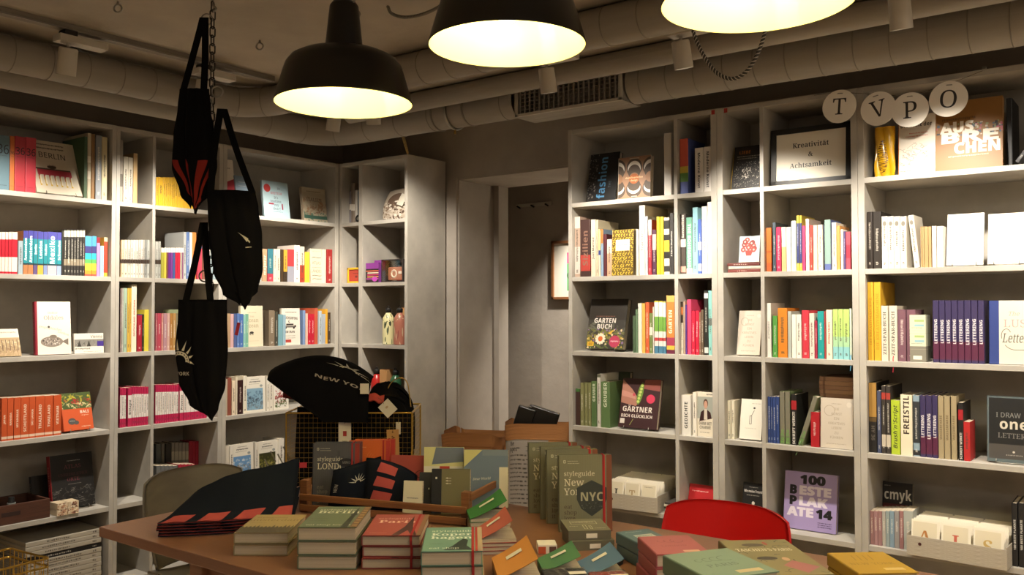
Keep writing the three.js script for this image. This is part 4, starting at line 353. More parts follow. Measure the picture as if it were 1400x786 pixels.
const SPINES=[
["A",1,-2.0417,0.0523,0.2329,-0.022,"#56686e","thick pale teal book, top shelf, bookcase of city guides",0,{}],
["A",1,-1.9953,0.0383,0.2403,-0.022,"#8a3a34","thick red book, top shelf, bookcase of city guides",0,{}],
["A",1,-1.9472,0.0558,0.2442,-0.022,"#5f7c88","thick pale teal book lettered 36, top shelf, bookcase of city guides",0,{"t":"36","st":"num"}],
["A",1,-1.9084,0.0198,0.2471,-0.022,"#d0702f","orange book, top shelf, bookcase of city guides",0,{"t":"36","st":"num"}],
["A",1,-1.8749,0.0452,0.25,-0.022,"#b5323c","crimson book with large black 36, top shelf, bookcase of city guides",0,{"t":"36","st":"num"}],
["A",1,-1.8282,0.046,0.2527,-0.022,"#c23846","brighter red book with large black 36, top shelf, bookcase of city guides",0,{"t":"36","st":"num"}],
["A",1,-1.5762,0.0153,0.2968,-0.022,"#3f5a3a","tall dark green book, top shelf, bookcase of city guides",0,{}],
["A",1,-1.5587,0.0177,0.3168,-0.022,"#c4b79c","tall beige book, top shelf, bookcase of city guides",0,{"b":[[0.35,0.45,"#ece4d0"],[0.58,0.7,"#e0d6c0"]]}],
["A",1,-1.54,0.0175,0.3148,-0.022,"#8a6434","tall brown book, top shelf, bookcase of city guides",0,{}],
["A",1,-1.5129,0.0294,0.3116,-0.022,"#8d9298","tall grey book, top shelf, bookcase of city guides",0,{"m":"w"}],
["A",1,-1.4836,0.0272,0.3087,-0.022,"#d4c79e","tall cream book, top shelf, bookcase of city guides",0,{"m":"k"}],
["A",2,-2.0059,0.0143,0.1804,-0.022,"#c0182e","red guide with white ends, ninth from the corner, second shelf, city guides case",1,{"b":[[0,0.19,"#e8e0d0"],[0.6,0.95,"#e8e0d0"]]}],
["A",2,-1.9914,0.0127,0.1814,-0.022,"#c0182e","red guide with white ends, eighth from the corner, second shelf, city guides case",1,{"b":[[0,0.19,"#e8e0d0"],[0.6,0.95,"#e8e0d0"]]}],
["A",2,-1.9782,0.0117,0.1823,-0.022,"#c0182e","red guide with white ends, seventh from the corner, second shelf, city guides case",1,{"b":[[0,0.19,"#e8e0d0"],[0.6,0.95,"#e8e0d0"]]}],
["A",2,-1.9662,0.0104,0.1831,-0.022,"#c0182e","red guide with white ends, sixth from the corner, second shelf, city guides case",1,{"b":[[0,0.19,"#e8e0d0"],[0.6,0.95,"#e8e0d0"]]}],
["A",2,-1.9544,0.0112,0.184,-0.022,"#c0182e","red guide with white ends, fifth from the corner, second shelf, city guides case",1,{"b":[[0,0.19,"#e8e0d0"],[0.6,0.95,"#e8e0d0"]]}],
["A",2,-1.941,0.0137,0.1849,-0.022,"#c0182e","red guide with white ends, fourth from the corner, second shelf, city guides case",1,{"b":[[0,0.19,"#e8e0d0"],[0.6,0.95,"#e8e0d0"]]}],
["A",2,-1.927,0.0123,0.1858,-0.022,"#c0182e","red guide with white ends, third from the corner, second shelf, city guides case",1,{"b":[[0,0.19,"#e8e0d0"],[0.6,0.95,"#e8e0d0"]]}],
["A",2,-1.9132,0.0131,0.1868,-0.022,"#c0182e","red guide with white ends, second from the corner, second shelf, city guides case",1,{"b":[[0,0.19,"#e8e0d0"],[0.6,0.95,"#e8e0d0"]]}],
["A",2,-1.8937,0.0239,0.1881,-0.022,"#c0182e","red guide with white ends, first from the corner, second shelf, city guides case",1,{"b":[[0,0.19,"#e8e0d0"],[0.6,0.95,"#e8e0d0"]]}],
["A",2,-1.8677,0.0195,0.1503,-0.022,"#9fb0b8","small grey blue book, second shelf, bookcase of city guides",1,{"m":"k"}],
["A",2,-1.8465,0.0197,0.1971,-0.022,"#1c8690","teal book lettered Amsterdam, second from the corner, second shelf, city guides case",1,{"t":"Amsterdam","b":[[0,0.19,"#46459a"],[0.745,0.78,"#16323a"],[0.78,1,"#b0764a"]],"tc":"#ffffff","tp":0.42}],
["A",2,-1.8243,0.0228,0.1987,-0.022,"#1c8690","teal book lettered Amsterdam, first from the corner, second shelf, city guides case",1,{"t":"Amsterdam","b":[[0,0.19,"#46459a"],[0.745,0.78,"#16323a"],[0.78,1,"#b0764a"]],"tc":"#ffffff","tp":0.42}],
["A",2,-1.8031,0.0175,0.1982,-0.022,"#1c8690","teal book lettered Berlin, second shelf, bookcase of city guides",1,{"t":"Berlin","b":[[0,0.19,"#46459a"],[0.745,0.78,"#16323a"],[0.78,1,"#5a4a7a"]],"tc":"#ffffff","tp":0.42}],
["A",2,-1.7808,0.0251,0.1979,-0.022,"#1c8690","teal book lettered London, second shelf, bookcase of city guides",1,{"t":"London","b":[[0,0.19,"#46459a"],[0.745,0.78,"#16323a"],[0.78,1,"#d0a040"]],"tc":"#ffffff","tp":0.42}],
["A",2,-1.7584,0.0178,0.1983,-0.022,"#1c8690","teal book lettered Italien, second shelf, bookcase of city guides",1,{"t":"Italien","b":[[0,0.19,"#46459a"],[0.745,0.78,"#16323a"],[0.78,1,"#7a8ab0"]],"tc":"#ffffff","tp":0.42}],
["A",2,-1.7281,0.0408,0.1996,-0.022,"#1c8690","thick teal book lettered Mexiko, second shelf, bookcase of city guides",1,{"t":"Mexiko","b":[[0,0.19,"#46459a"],[0.745,0.78,"#16323a"],[0.78,1,"#c0a8b0"]],"tc":"#ffffff","tp":0.42}],
["A",2,-1.6965,0.0202,0.1998,-0.022,"#1c8690","teal book lettered Schweden, second shelf, bookcase of city guides",1,{"t":"Schweden","b":[[0,0.19,"#46459a"],[0.745,0.78,"#16323a"],[0.78,1,"#8fa0c0"]],"tc":"#ffffff","tp":0.42}],
["A",2,-1.6804,0.0087,0.2088,-0.022,"#23211d","slim black book, second shelf, bookcase of city guides",1,{}],
["A",2,-1.6682,0.0137,0.2148,-0.022,"#2a2824","slim black city guide with pale labels, seventh from the corner, second shelf, city guides case",1,{"b":[[0.02,0.16,"#c8bfae"],[0.64,0.78,"#8a7f6a"]],"m":"w"}],
["A",2,-1.6524,0.0158,0.2159,-0.022,"#2a2824","slim black city guide with pale labels, sixth from the corner, second shelf, city guides case",1,{"b":[[0.02,0.16,"#c8bfae"],[0.64,0.78,"#8a7f6a"]],"m":"w"}],
["A",2,-1.6367,0.0136,0.217,-0.022,"#2a2824","slim black city guide with pale labels, fifth from the corner, second shelf, city guides case",1,{"b":[[0.02,0.16,"#c8bfae"],[0.64,0.78,"#8a7f6a"]],"m":"w"}],
["A",2,-1.623,0.0117,0.218,-0.022,"#2a2824","slim black city guide with pale labels, fourth from the corner, second shelf, city guides case",1,{"b":[[0.02,0.16,"#c8bfae"],[0.64,0.78,"#8a7f6a"]],"m":"w"}],
["A",2,-1.6091,0.0141,0.219,-0.022,"#2a2824","slim black city guide with pale labels, third from the corner, second shelf, city guides case",1,{"b":[[0.02,0.16,"#c8bfae"],[0.64,0.78,"#8a7f6a"]],"m":"w"}],
["A",2,-1.5946,0.013,0.22,-0.022,"#2a2824","slim black city guide with pale labels, second from the corner, second shelf, city guides case",1,{"b":[[0.02,0.16,"#c8bfae"],[0.64,0.78,"#8a7f6a"]],"m":"w"}],
["A",2,-1.5815,0.0111,0.2209,-0.022,"#2a2824","slim black city guide with pale labels, first from the corner, second shelf, city guides case",1,{"b":[[0.02,0.16,"#c8bfae"],[0.64,0.78,"#8a7f6a"]],"m":"w"}],
["A",2,-1.5583,0.0327,0.1913,-0.022,"#40a0c0","rainbow striped guide with purple label, second from the corner, second shelf, city guides case",1,{"b":[[0,0.25,"#4a9ad0"],[0.25,0.43,"#3a3a78"],[0.43,0.58,"#30b0b8"],[0.58,0.68,"#5ab45a"],[0.68,0.85,"#e0d040"],[0.85,0.95,"#e09030"],[0.95,1,"#d05040"]]}],
["A",2,-1.5303,0.0212,0.1931,-0.022,"#40a0c0","rainbow striped guide with purple label, first from the corner, second shelf, city guides case",1,{"b":[[0,0.25,"#4a9ad0"],[0.25,0.43,"#3a3a78"],[0.43,0.58,"#30b0b8"],[0.58,0.68,"#5ab45a"],[0.68,0.85,"#e0d040"],[0.85,0.95,"#e09030"],[0.95,1,"#d05040"]]}],
["A",2,-1.5097,0.0155,0.1884,-0.022,"#b08cc0","purple book, second shelf, bookcase of city guides",1,{"b":[[0,0.15,"#8a2030"]]}],
["A",2,-1.4916,0.0177,0.1489,-0.022,"#9cc2dc","small pale blue book, second shelf, bookcase of city guides",1,{}],
["A",2,-1.473,0.0175,0.1907,-0.022,"#d6452e","red book, second shelf, bookcase of city guides",1,{"b":[[0,0.12,"#d8c8a0"],[0.9,1,"#e0a83a"]]}],
["A",4,-1.9288,0.0238,0.1895,-0.02,"#cb5629","orange red book lettered JAPAN, fourth shelf, bookcase of city guides",2,{"t":"JAPAN","tc":"#f3dcc8","ts":0.36,"b":[[0.9,0.96,"#e8c8b0"]]}],
["A",4,-1.9034,0.0249,0.1883,-0.02,"#cb5629","orange red book lettered KANADA, fourth shelf, bookcase of city guides",2,{"t":"KANADA","tc":"#f3dcc8","ts":0.36,"b":[[0.9,0.96,"#e8c8b0"]]}],
["A",4,-1.8743,0.0284,0.1875,-0.02,"#cb5629","orange red book lettered MYANMAR, fourth shelf, bookcase of city guides",2,{"t":"MYANMAR","tc":"#f3dcc8","ts":0.36,"b":[[0.9,0.96,"#e8c8b0"]]}],
["A",4,-1.8415,0.0352,0.1866,-0.02,"#cb5629","orange red book lettered SCHOTTLAND, fourth shelf, bookcase of city guides",2,{"t":"SCHOTTLAND","tc":"#f3dcc8","ts":0.36,"b":[[0.9,0.96,"#e8c8b0"]]}],
["A",4,-1.81,0.0258,0.1865,-0.02,"#cb5629","orange red book lettered SRI LANKA, fourth shelf, bookcase of city guides",2,{"t":"SRI LANKA","tc":"#f3dcc8","ts":0.36,"b":[[0.9,0.96,"#e8c8b0"]]}],
["A",4,-1.776,0.0402,0.1864,-0.02,"#cb5629","thick orange red book lettered THAILAND, second from the corner, fourth shelf, city guides case",2,{"t":"THAILAND","tc":"#f3dcc8","ts":0.36,"b":[[0.9,0.96,"#e8c8b0"]]}],
["A",4,-1.7365,0.0367,0.1849,-0.02,"#cb5629","thick orange red book lettered THAILAND, first from the corner, fourth shelf, city guides case",2,{"t":"THAILAND","tc":"#f3dcc8","ts":0.36,"b":[[0.9,0.96,"#e8c8b0"]]}],
["A",4,-1.6973,0.0348,0.1844,-0.02,"#cb5629","orange red book lettered VIETNAM, fourth shelf, bookcase of city guides",2,{"t":"VIETNAM","tc":"#f3dcc8","ts":0.36,"b":[[0.9,0.96,"#e8c8b0"]]}],
["B",1,-1.3968,0.0134,0.3086,-0.022,"#a8a093","tall grey book, narrow bay, top shelf, bookcase behind the hanging bags",3,{"b":[[0.55,0.75,"#6a645a"]]}],
["B",1,-1.3747,0.0242,0.2285,-0.022,"#d6cebc","pale grey book, second from the corner, top shelf, hanging bags case",3,{"m":"k"}],
["B",1,-1.3494,0.0244,0.2273,-0.022,"#d6cebc","pale grey book, first from the corner, top shelf, hanging bags case",3,{"m":"k"}],
["B",1,-1.3238,0.0222,0.2519,-0.022,"#c6a674","tan book, narrow bay, top shelf, bookcase behind the hanging bags",3,{}],
["B",1,-1.2053,0.0129,0.1458,-0.022,"#dfae2c","thin yellow booklet in a close row, fourteenth from the corner, top shelf, hanging bags case",4,{"m":"k"}],
["B",1,-1.1854,0.0249,0.1482,-0.022,"#dfae2c","thin yellow booklet in a close row, thirteenth from the corner, top shelf, hanging bags case",4,{"m":"k"}],
["B",1,-1.1665,0.011,0.1505,-0.022,"#dfae2c","thin yellow booklet in a close row, twelfth from the corner, top shelf, hanging bags case",4,{"m":"k"}],
["B",1,-1.1552,0.0095,0.1518,-0.022,"#dfae2c","thin yellow booklet in a close row, eleventh from the corner, top shelf, hanging bags case",4,{"m":"k"}],
["B",1,-1.1442,0.0106,0.1531,-0.022,"#dfae2c","thin yellow booklet in a close row, tenth from the corner, top shelf, hanging bags case",4,{"m":"k"}],
["B",1,-1.1331,0.0096,0.1544,-0.022,"#dfae2c","thin yellow booklet in a close row, ninth from the corner, top shelf, hanging bags case",4,{"m":"k"}],
["B",1,-1.1225,0.0096,0.1557,-0.022,"#dfae2c","thin yellow booklet in a close row, eighth from the corner, top shelf, hanging bags case",4,{"m":"k"}],
["B",1,-1.1119,0.0096,0.157,-0.022,"#dfae2c","thin yellow booklet in a close row, seventh from the corner, top shelf, hanging bags case",4,{"m":"k"}],
["B",1,-1.0986,0.015,0.1586,-0.022,"#dfae2c","thin yellow booklet in a close row, sixth from the corner, top shelf, hanging bags case",4,{"m":"k"}],
["B",1,-1.082,0.0162,0.1605,-0.022,"#dfae2c","thin yellow booklet in a close row, fifth from the corner, top shelf, hanging bags case",4,{"m":"k"}],
["B",1,-1.0631,0.0196,0.1628,-0.022,"#dfae2c","thin yellow booklet in a close row, fourth from the corner, top shelf, hanging bags case",4,{"m":"k"}],
["B",1,-1.0419,0.0208,0.1653,-0.022,"#dfae2c","thin yellow booklet in a close row, third from the corner, top shelf, hanging bags case",4,{"m":"k"}],
["B",1,-1.0173,0.0265,0.1682,-0.022,"#dfae2c","thin yellow booklet in a close row, second from the corner, top shelf, hanging bags case",4,{"m":"k"}],
["B",1,-0.9897,0.0267,0.1715,-0.022,"#dfae2c","thin yellow booklet in a close row, first from the corner, top shelf, hanging bags case",4,{"m":"k"}],
["B",2,-1.3954,0.0051,0.1833,-0.022,"#c9a880","slim pale booklet with brown label band, twelfth from the corner, second shelf, hanging bags case",5,{"b":[[0.52,0.63,"#3a2a20"]],"m":"k"}],
["B",2,-1.3863,0.0111,0.1839,-0.022,"#e0cdb0","slim pale booklet with brown label band, eleventh from the corner, second shelf, hanging bags case",5,{"b":[[0.52,0.63,"#3a2a20"]],"m":"k"}],
["B",2,-1.3711,0.0173,0.1849,-0.022,"#e4d8c0","slim pale booklet with brown label band, tenth from the corner, second shelf, hanging bags case",5,{"b":[[0.52,0.63,"#3a2a20"]],"m":"k"}],
["B",2,-1.3538,0.0154,0.1861,-0.022,"#cfcabc","slim pale booklet with brown label band, ninth from the corner, second shelf, hanging bags case",5,{"b":[[0.52,0.63,"#3a2a20"]],"m":"k"}],
["B",2,-1.3395,0.0114,0.187,-0.022,"#d8d4c8","slim pale booklet with brown label band, eighth from the corner, second shelf, hanging bags case",5,{"b":[[0.52,0.63,"#3a2a20"]],"m":"k"}],
["B",2,-1.3261,0.0135,0.1879,-0.022,"#e8e0d2","slim pale booklet with brown label band, seventh from the corner, second shelf, hanging bags case",5,{"b":[[0.52,0.63,"#3a2a20"]],"m":"k"}],
["B",2,-1.3116,0.0136,0.1889,-0.022,"#d8d0c4","slim pale booklet with brown label band, sixth from the corner, second shelf, hanging bags case",5,{"b":[[0.52,0.63,"#3a2a20"]],"m":"k"}],
["B",2,-1.298,0.0116,0.1898,-0.022,"#cac6bc","slim pale booklet with brown label band, fifth from the corner, second shelf, hanging bags case",5,{"b":[[0.52,0.63,"#3a2a20"]],"m":"k"}],
["B",2,-1.2855,0.0116,0.1906,-0.022,"#dcd8d0","slim pale booklet with brown label band, fourth from the corner, second shelf, hanging bags case",5,{"b":[[0.52,0.63,"#3a2a20"]],"m":"k"}],
["B",2,-1.275,0.0075,0.1913,-0.022,"#b8b4aa","slim pale booklet with brown label band, third from the corner, second shelf, hanging bags case",5,{"b":[[0.52,0.63,"#3a2a20"]],"m":"k"}],
["B",2,-1.2644,0.0117,0.192,-0.022,"#8f918e","slim pale booklet with brown label band, second from the corner, second shelf, hanging bags case",5,{"b":[[0.52,0.63,"#3a2a20"]],"m":"k"}],
["B",2,-1.251,0.0131,0.1929,-0.022,"#b4b6b0","slim pale booklet with brown label band, first from the corner, second shelf, hanging bags case",5,{"b":[[0.52,0.63,"#3a2a20"]],"m":"k"}],
["B",2,-1.2052,0.0151,0.1878,-0.022,"#b6b6ae","grey booklet with brown label band, second from the corner, second shelf, hanging bags case",6,{"b":[[0.5,0.62,"#3a2a20"]],"m":"k"}],
["B",2,-1.1895,0.0143,0.1887,-0.022,"#a8a9a2","grey booklet with brown label band, first from the corner, second shelf, hanging bags case",6,{"b":[[0.5,0.62,"#3a2a20"]],"m":"k"}],
["B",2,-1.1725,0.0153,0.157,-0.022,"#a6a03c","small olive book, wide bay, second shelf, bookcase behind the hanging bags",6,{"b":[[0,0.17,"#f0eadf"]]}],
["B",2,-1.1572,0.0131,0.1579,-0.022,"#cfc04a","small yellow book, wide bay, second shelf, bookcase behind the hanging bags",6,{"b":[[0,0.17,"#f0eadf"]]}],
["B",2,-1.1455,0.0084,0.1585,-0.022,"#7a4a38","small brown book, wide bay, second shelf, bookcase behind the hanging bags",6,{"b":[[0,0.17,"#f0eadf"]]}],
["B",2,-1.1337,0.0132,0.1592,-0.022,"#6a2a7c","small purple book beside the brown one, wide bay, second shelf, bookcase behind the hanging bags",6,{"b":[[0,0.17,"#f0eadf"]]}],
["B",2,-1.1202,0.0118,0.1599,-0.022,"#7a3a8c","small purple book beside the blue one, wide bay, second shelf, bookcase behind the hanging bags",6,{"b":[[0,0.17,"#f0eadf"]]}],
["B",2,-1.1071,0.0124,0.1606,-0.022,"#3f5a90","small blue book, wide bay, second shelf, bookcase behind the hanging bags",6,{"b":[[0,0.17,"#f0eadf"]]}],
["B",2,-1.0932,0.0134,0.1614,-0.022,"#c2203a","small red book beside the blue one, wide bay, second shelf, bookcase behind the hanging bags",6,{"b":[[0,0.17,"#f0eadf"]]}],
["B",2,-1.0787,0.0135,0.1622,-0.022,"#c4203c","small red book beside the beige one, wide bay, second shelf, bookcase behind the hanging bags",6,{"b":[[0,0.17,"#f0eadf"]]}],
["B",2,-1.0667,0.0087,0.1629,-0.022,"#b8b0a0","small beige book, wide bay, second shelf, bookcase behind the hanging bags",6,{"b":[[0,0.17,"#f0eadf"]]}],
["B",2,-1.0574,0.0077,0.1634,-0.022,"#8a5a78","small mauve book, wide bay, second shelf, bookcase behind the hanging bags",6,{"b":[[0,0.17,"#f0eadf"]]}],
["B",2,-1.0451,0.0149,0.2468,-0.022,"#b8bab8","pale grey book, wide bay, second shelf, bookcase behind the hanging bags",6,{"m":"k"}],
["B",2,-1.0273,0.0187,0.2481,-0.022,"#5c76a8","blue book, wide bay, second shelf, bookcase behind the hanging bags",6,{"m":"w"}],
["B",2,-1.0101,0.0138,0.2471,-0.022,"#f0eae0","white book, wide bay, second shelf, bookcase behind the hanging bags",6,{}],
["B",2,-0.9902,0.0239,0.2484,-0.022,"#df8640","orange book, wide bay, second shelf, bookcase behind the hanging bags",6,{}],
["B",2,-0.9572,0.0272,0.1926,-0.022,"#bc3c50","red book, wide bay, second shelf, bookcase behind the hanging bags",6,{"b":[[0,0.15,"#3a70a8"]]}],
["B",2,-0.9302,0.0234,0.2324,-0.022,"#7a4a3a","brown book, wide bay, second shelf, bookcase behind the hanging bags",6,{}],
["B",2,-0.9046,0.0236,0.216,-0.022,"#cfc6b4","cream book, wide bay, second shelf, bookcase behind the hanging bags",6,{}],
["B",2,-0.8741,0.0352,0.2088,-0.022,"#8a9aa0","pale teal book, wide bay, second shelf, bookcase behind the hanging bags",6,{}],
["B",3,-1.3926,0.0076,0.3155,-0.022,"#8a7570","tall dusty pink book, narrow bay, third shelf, bookcase behind the hanging bags",7,{"m":"w"}],
["B",3,-1.3836,0.0086,0.3157,-0.022,"#aeaca0","tall pale grey book beside the dusty pink one, third shelf, bookcase behind the hanging bags",7,{"m":"w"}],
["B",3,-1.3699,0.0168,0.316,-0.022,"#a6bda6","tall pale grey book beside the yellow one, third shelf, bookcase behind the hanging bags",7,{"m":"k"}],
["B",3,-1.3535,0.0121,0.3163,-0.022,"#d8b04c","tall yellow book, second from the corner, third shelf, hanging bags case",7,{"m":"k"}],
["B",3,-1.3426,0.0078,0.3165,-0.022,"#d8b04c","tall yellow book, first from the corner, third shelf, hanging bags case",7,{"m":"k"}],
["B",3,-1.3243,0.0268,0.335,-0.022,"#efe6cd","tall cream book with red lettering about Germany, third shelf, bookcase behind the hanging bags",7,{"t":"DEUTSCHLAND VERSTEHEN","tc":"#a83028","ts":0.34}],
["B",3,-1.2941,0.0243,0.1848,-0.022,"#a61e30","red book, narrow bay, third shelf, bookcase behind the hanging bags",7,{"m":"w","b":[[0,0.03,"#3a4a9a"]]}],
["B",3,-1.2755,0.009,0.1862,-0.022,"#33331f","slim dark green book, narrow bay, third shelf, bookcase behind the hanging bags",7,{"m":"w"}],
["B",3,-1.2568,0.0247,0.2094,-0.022,"#decd48","yellow book, narrow bay, third shelf, bookcase behind the hanging bags",7,{}],
["B",3,-1.2033,0.0092,0.1911,-0.022,"#b5606a","slim dusty pink book beside the red one, third shelf, bookcase behind the hanging bags",8,{"m":"w"}],
["B",3,-1.1869,0.0217,0.191,-0.022,"#b84658","red book, wide bay, third shelf, bookcase behind the hanging bags",8,{"m":"w"}],
["B",3,-1.1698,0.0104,0.1909,-0.022,"#c98a80","slim dusty pink book beside the red one, third shelf, bookcase behind the hanging bags",8,{"m":"w"}],
["B",3,-1.154,0.0191,0.1908,-0.022,"#b58a92","dusty pink book, wide bay, third shelf, bookcase behind the hanging bags",8,{"m":"w"}],
["B",3,-1.1362,0.0146,0.1908,-0.022,"#cfa59a","orange red book, wide bay, third shelf, bookcase behind the hanging bags",8,{"m":"w"}],
["B",3,-1.1202,0.0153,0.1907,-0.022,"#a8763a","tan book beside the orange red one, wide bay, third shelf, bookcase behind the hanging bags",8,{"m":"w"}],
["B",3,-1.1027,0.0177,0.1906,-0.022,"#b08850","tan book beside the taupe one, wide bay, third shelf, bookcase behind the hanging bags",8,{"m":"w"}],
["B",3,-1.0837,0.0184,0.1905,-0.022,"#857c60","taupe book, wide bay, third shelf, bookcase behind the hanging bags",8,{"m":"w"}],
["B",3,-1.0622,0.0226,0.2102,-0.022,"#c0cfa6","pale green book, wide bay, third shelf, bookcase behind the hanging bags",8,{"m":"k"}],
["B",3,-1.0353,0.023,0.1983,-0.022,"#b8a890","beige book, wide bay, third shelf, bookcase behind the hanging bags",8,{}],
["B",3,-1.0106,0.0219,0.1902,-0.022,"#6a7f90","pale blue book, wide bay, third shelf, bookcase behind the hanging bags",8,{}],
["B",3,-0.9834,0.0283,0.2036,-0.022,"#c8c0b0","pale grey book beside the pale blue one, third shelf, bookcase behind the hanging bags",8,{}],
["B",3,-0.9496,0.0348,0.1926,-0.022,"#8a5a4a","brown book, wide bay, third shelf, bookcase behind the hanging bags",8,{}],
["B",3,-0.9155,0.0289,0.1979,-0.022,"#d0c8b8","pale grey book beside the brown one, wide bay, third shelf, bookcase behind the hanging bags",8,{}],
["B",3,-0.8841,0.0293,0.1895,-0.022,"#4a6a7a","pale teal book, wide bay, third shelf, bookcase behind the hanging bags",8,{}],
["B",4,-1.3901,0.0059,0.196,-0.022,"#ece4dc","slim white travel guide with magenta ends, tenth from the corner, fourth shelf, hanging bags case",9,{"b":[[0,0.2,"#bc2050"],[0.78,1,"#bc2050"]],"m":"k"}],
["B",4,-1.3795,0.0134,0.1951,-0.022,"#ece4dc","slim white travel guide with magenta ends, ninth from the corner, fourth shelf, hanging bags case",9,{"b":[[0,0.2,"#bc2050"],[0.78,1,"#bc2050"]],"m":"k"}],
["B",4,-1.3675,0.0087,0.1942,-0.022,"#ece4dc","slim white travel guide with magenta ends, eighth from the corner, fourth shelf, hanging bags case",9,{"b":[[0,0.2,"#bc2050"],[0.78,1,"#bc2050"]],"m":"k"}],
["B",4,-1.3418,0.0199,0.1921,-0.022,"#ece4dc","white book lettered Bretagne, narrow bay, fourth shelf, bookcase behind the hanging bags",9,{"t":"Bretagne","tc":"#1a1a1a","b":[[0,0.2,"#bc2050"],[0.78,1,"#bc2050"]],"ts":0.55}],
["B",4,-1.3245,0.0102,0.1966,-0.022,"#ece4dc","slim white travel guide with magenta ends, seventh from the corner, fourth shelf, hanging bags case",9,{"b":[[0,0.2,"#bc2050"],[0.78,1,"#bc2050"]],"m":"k"}],
["B",4,-1.3129,0.011,0.1957,-0.022,"#ece4dc","slim white travel guide with magenta ends, sixth from the corner, fourth shelf, hanging bags case",9,{"b":[[0,0.2,"#bc2050"],[0.78,1,"#bc2050"]],"m":"k"}],
["B",4,-1.3009,0.0111,0.1947,-0.022,"#ece4dc","slim white travel guide with magenta ends, fifth from the corner, fourth shelf, hanging bags case",9,{"b":[[0,0.2,"#bc2050"],[0.78,1,"#bc2050"]],"m":"k"}],
["B",4,-1.2885,0.0118,0.1937,-0.022,"#ece4dc","slim white travel guide with magenta ends, fourth from the corner, fourth shelf, hanging bags case",9,{"b":[[0,0.2,"#bc2050"],[0.78,1,"#bc2050"]],"m":"k"}],
["B",4,-1.276,0.0112,0.1927,-0.022,"#ece4dc","slim white travel guide with magenta ends, third from the corner, fourth shelf, hanging bags case",9,{"b":[[0,0.2,"#bc2050"],[0.78,1,"#bc2050"]],"m":"k"}],
["B",4,-1.2624,0.0141,0.1916,-0.022,"#ece4dc","slim white travel guide with magenta ends, second from the corner, fourth shelf, hanging bags case",9,{"b":[[0,0.2,"#bc2050"],[0.78,1,"#bc2050"]],"m":"k"}],
["B",4,-1.2494,0.0099,0.1906,-0.022,"#ece4dc","slim white travel guide with magenta ends, first from the corner, fourth shelf, hanging bags case",9,{"b":[[0,0.2,"#bc2050"],[0.78,1,"#bc2050"]],"m":"k"}],
["B",4,-1.1996,0.0121,0.1974,-0.022,"#ece4dc","wide-bay white guide with magenta ends, sixteenth from the corner, fourth shelf, hanging bags case",10,{"b":[[0,0.2,"#bc2050"],[0.78,1,"#bc2050"]],"m":"k"}],
["B",4,-1.1869,0.0114,0.1965,-0.022,"#ece4dc","wide-bay white guide with magenta ends, fifteenth from the corner, fourth shelf, hanging bags case",10,{"b":[[0,0.2,"#bc2050"],[0.78,1,"#bc2050"]],"m":"k"}],
["B",4,-1.1745,0.0114,0.1956,-0.022,"#ece4dc","wide-bay white guide with magenta ends, fourteenth from the corner, fourth shelf, hanging bags case",10,{"b":[[0,0.2,"#bc2050"],[0.78,1,"#bc2050"]],"m":"k"}],
["B",4,-1.1624,0.0106,0.1948,-0.022,"#ece4dc","wide-bay white guide with magenta ends, thirteenth from the corner, fourth shelf, hanging bags case",10,{"b":[[0,0.2,"#bc2050"],[0.78,1,"#bc2050"]],"m":"k"}],
["B",4,-1.1504,0.0115,0.194,-0.022,"#ece4dc","wide-bay white guide with magenta ends, twelfth from the corner, fourth shelf, hanging bags case",10,{"b":[[0,0.2,"#bc2050"],[0.78,1,"#bc2050"]],"m":"k"}],
["B",4,-1.1374,0.0124,0.1931,-0.022,"#ece4dc","wide-bay white guide with magenta ends, eleventh from the corner, fourth shelf, hanging bags case",10,{"b":[[0,0.2,"#bc2050"],[0.78,1,"#bc2050"]],"m":"k"}],
["B",4,-1.1244,0.0116,0.1921,-0.022,"#ece4dc","wide-bay white guide with magenta ends, tenth from the corner, fourth shelf, hanging bags case",10,{"b":[[0,0.2,"#bc2050"],[0.78,1,"#bc2050"]],"m":"k"}],
["B",4,-1.1109,0.0134,0.1912,-0.022,"#ece4dc","wide-bay white guide with magenta ends, ninth from the corner, fourth shelf, hanging bags case",10,{"b":[[0,0.2,"#bc2050"],[0.78,1,"#bc2050"]],"m":"k"}],
["B",4,-1.0973,0.0118,0.1903,-0.022,"#ece4dc","wide-bay white guide with magenta ends, eighth from the corner, fourth shelf, hanging bags case",10,{"b":[[0,0.2,"#bc2050"],[0.78,1,"#bc2050"]],"m":"k"}],
["B",4,-1.0832,0.0144,0.1893,-0.022,"#ece4dc","wide-bay white guide with magenta ends, seventh from the corner, fourth shelf, hanging bags case",10,{"b":[[0,0.2,"#bc2050"],[0.78,1,"#bc2050"]],"m":"k"}],
["B",4,-1.0579,0.0206,0.1922,-0.022,"#ece4dc","white book lettered Provence, wide bay, fourth shelf, bookcase behind the hanging bags",10,{"t":"Provence","tc":"#1a1a1a","b":[[0,0.2,"#bc2050"],[0.78,1,"#bc2050"]],"ts":0.55}],
["B",4,-1.0372,0.0155,0.1907,-0.022,"#ece4dc","wide-bay white guide with magenta ends, sixth from the corner, fourth shelf, hanging bags case",10,{"b":[[0,0.2,"#bc2050"],[0.78,1,"#bc2050"]],"m":"k"}],
["B",4,-1.0167,0.0235,0.1893,-0.022,"#ece4dc","wide-bay white guide with magenta ends, fifth from the corner, fourth shelf, hanging bags case",10,{"b":[[0,0.2,"#bc2050"],[0.78,1,"#bc2050"]],"m":"k"}],
["B",4,-0.9934,0.021,0.1877,-0.022,"#ece4dc","wide-bay white guide with magenta ends, fourth from the corner, fourth shelf, hanging bags case",10,{"b":[[0,0.2,"#bc2050"],[0.78,1,"#bc2050"]],"m":"k"}],
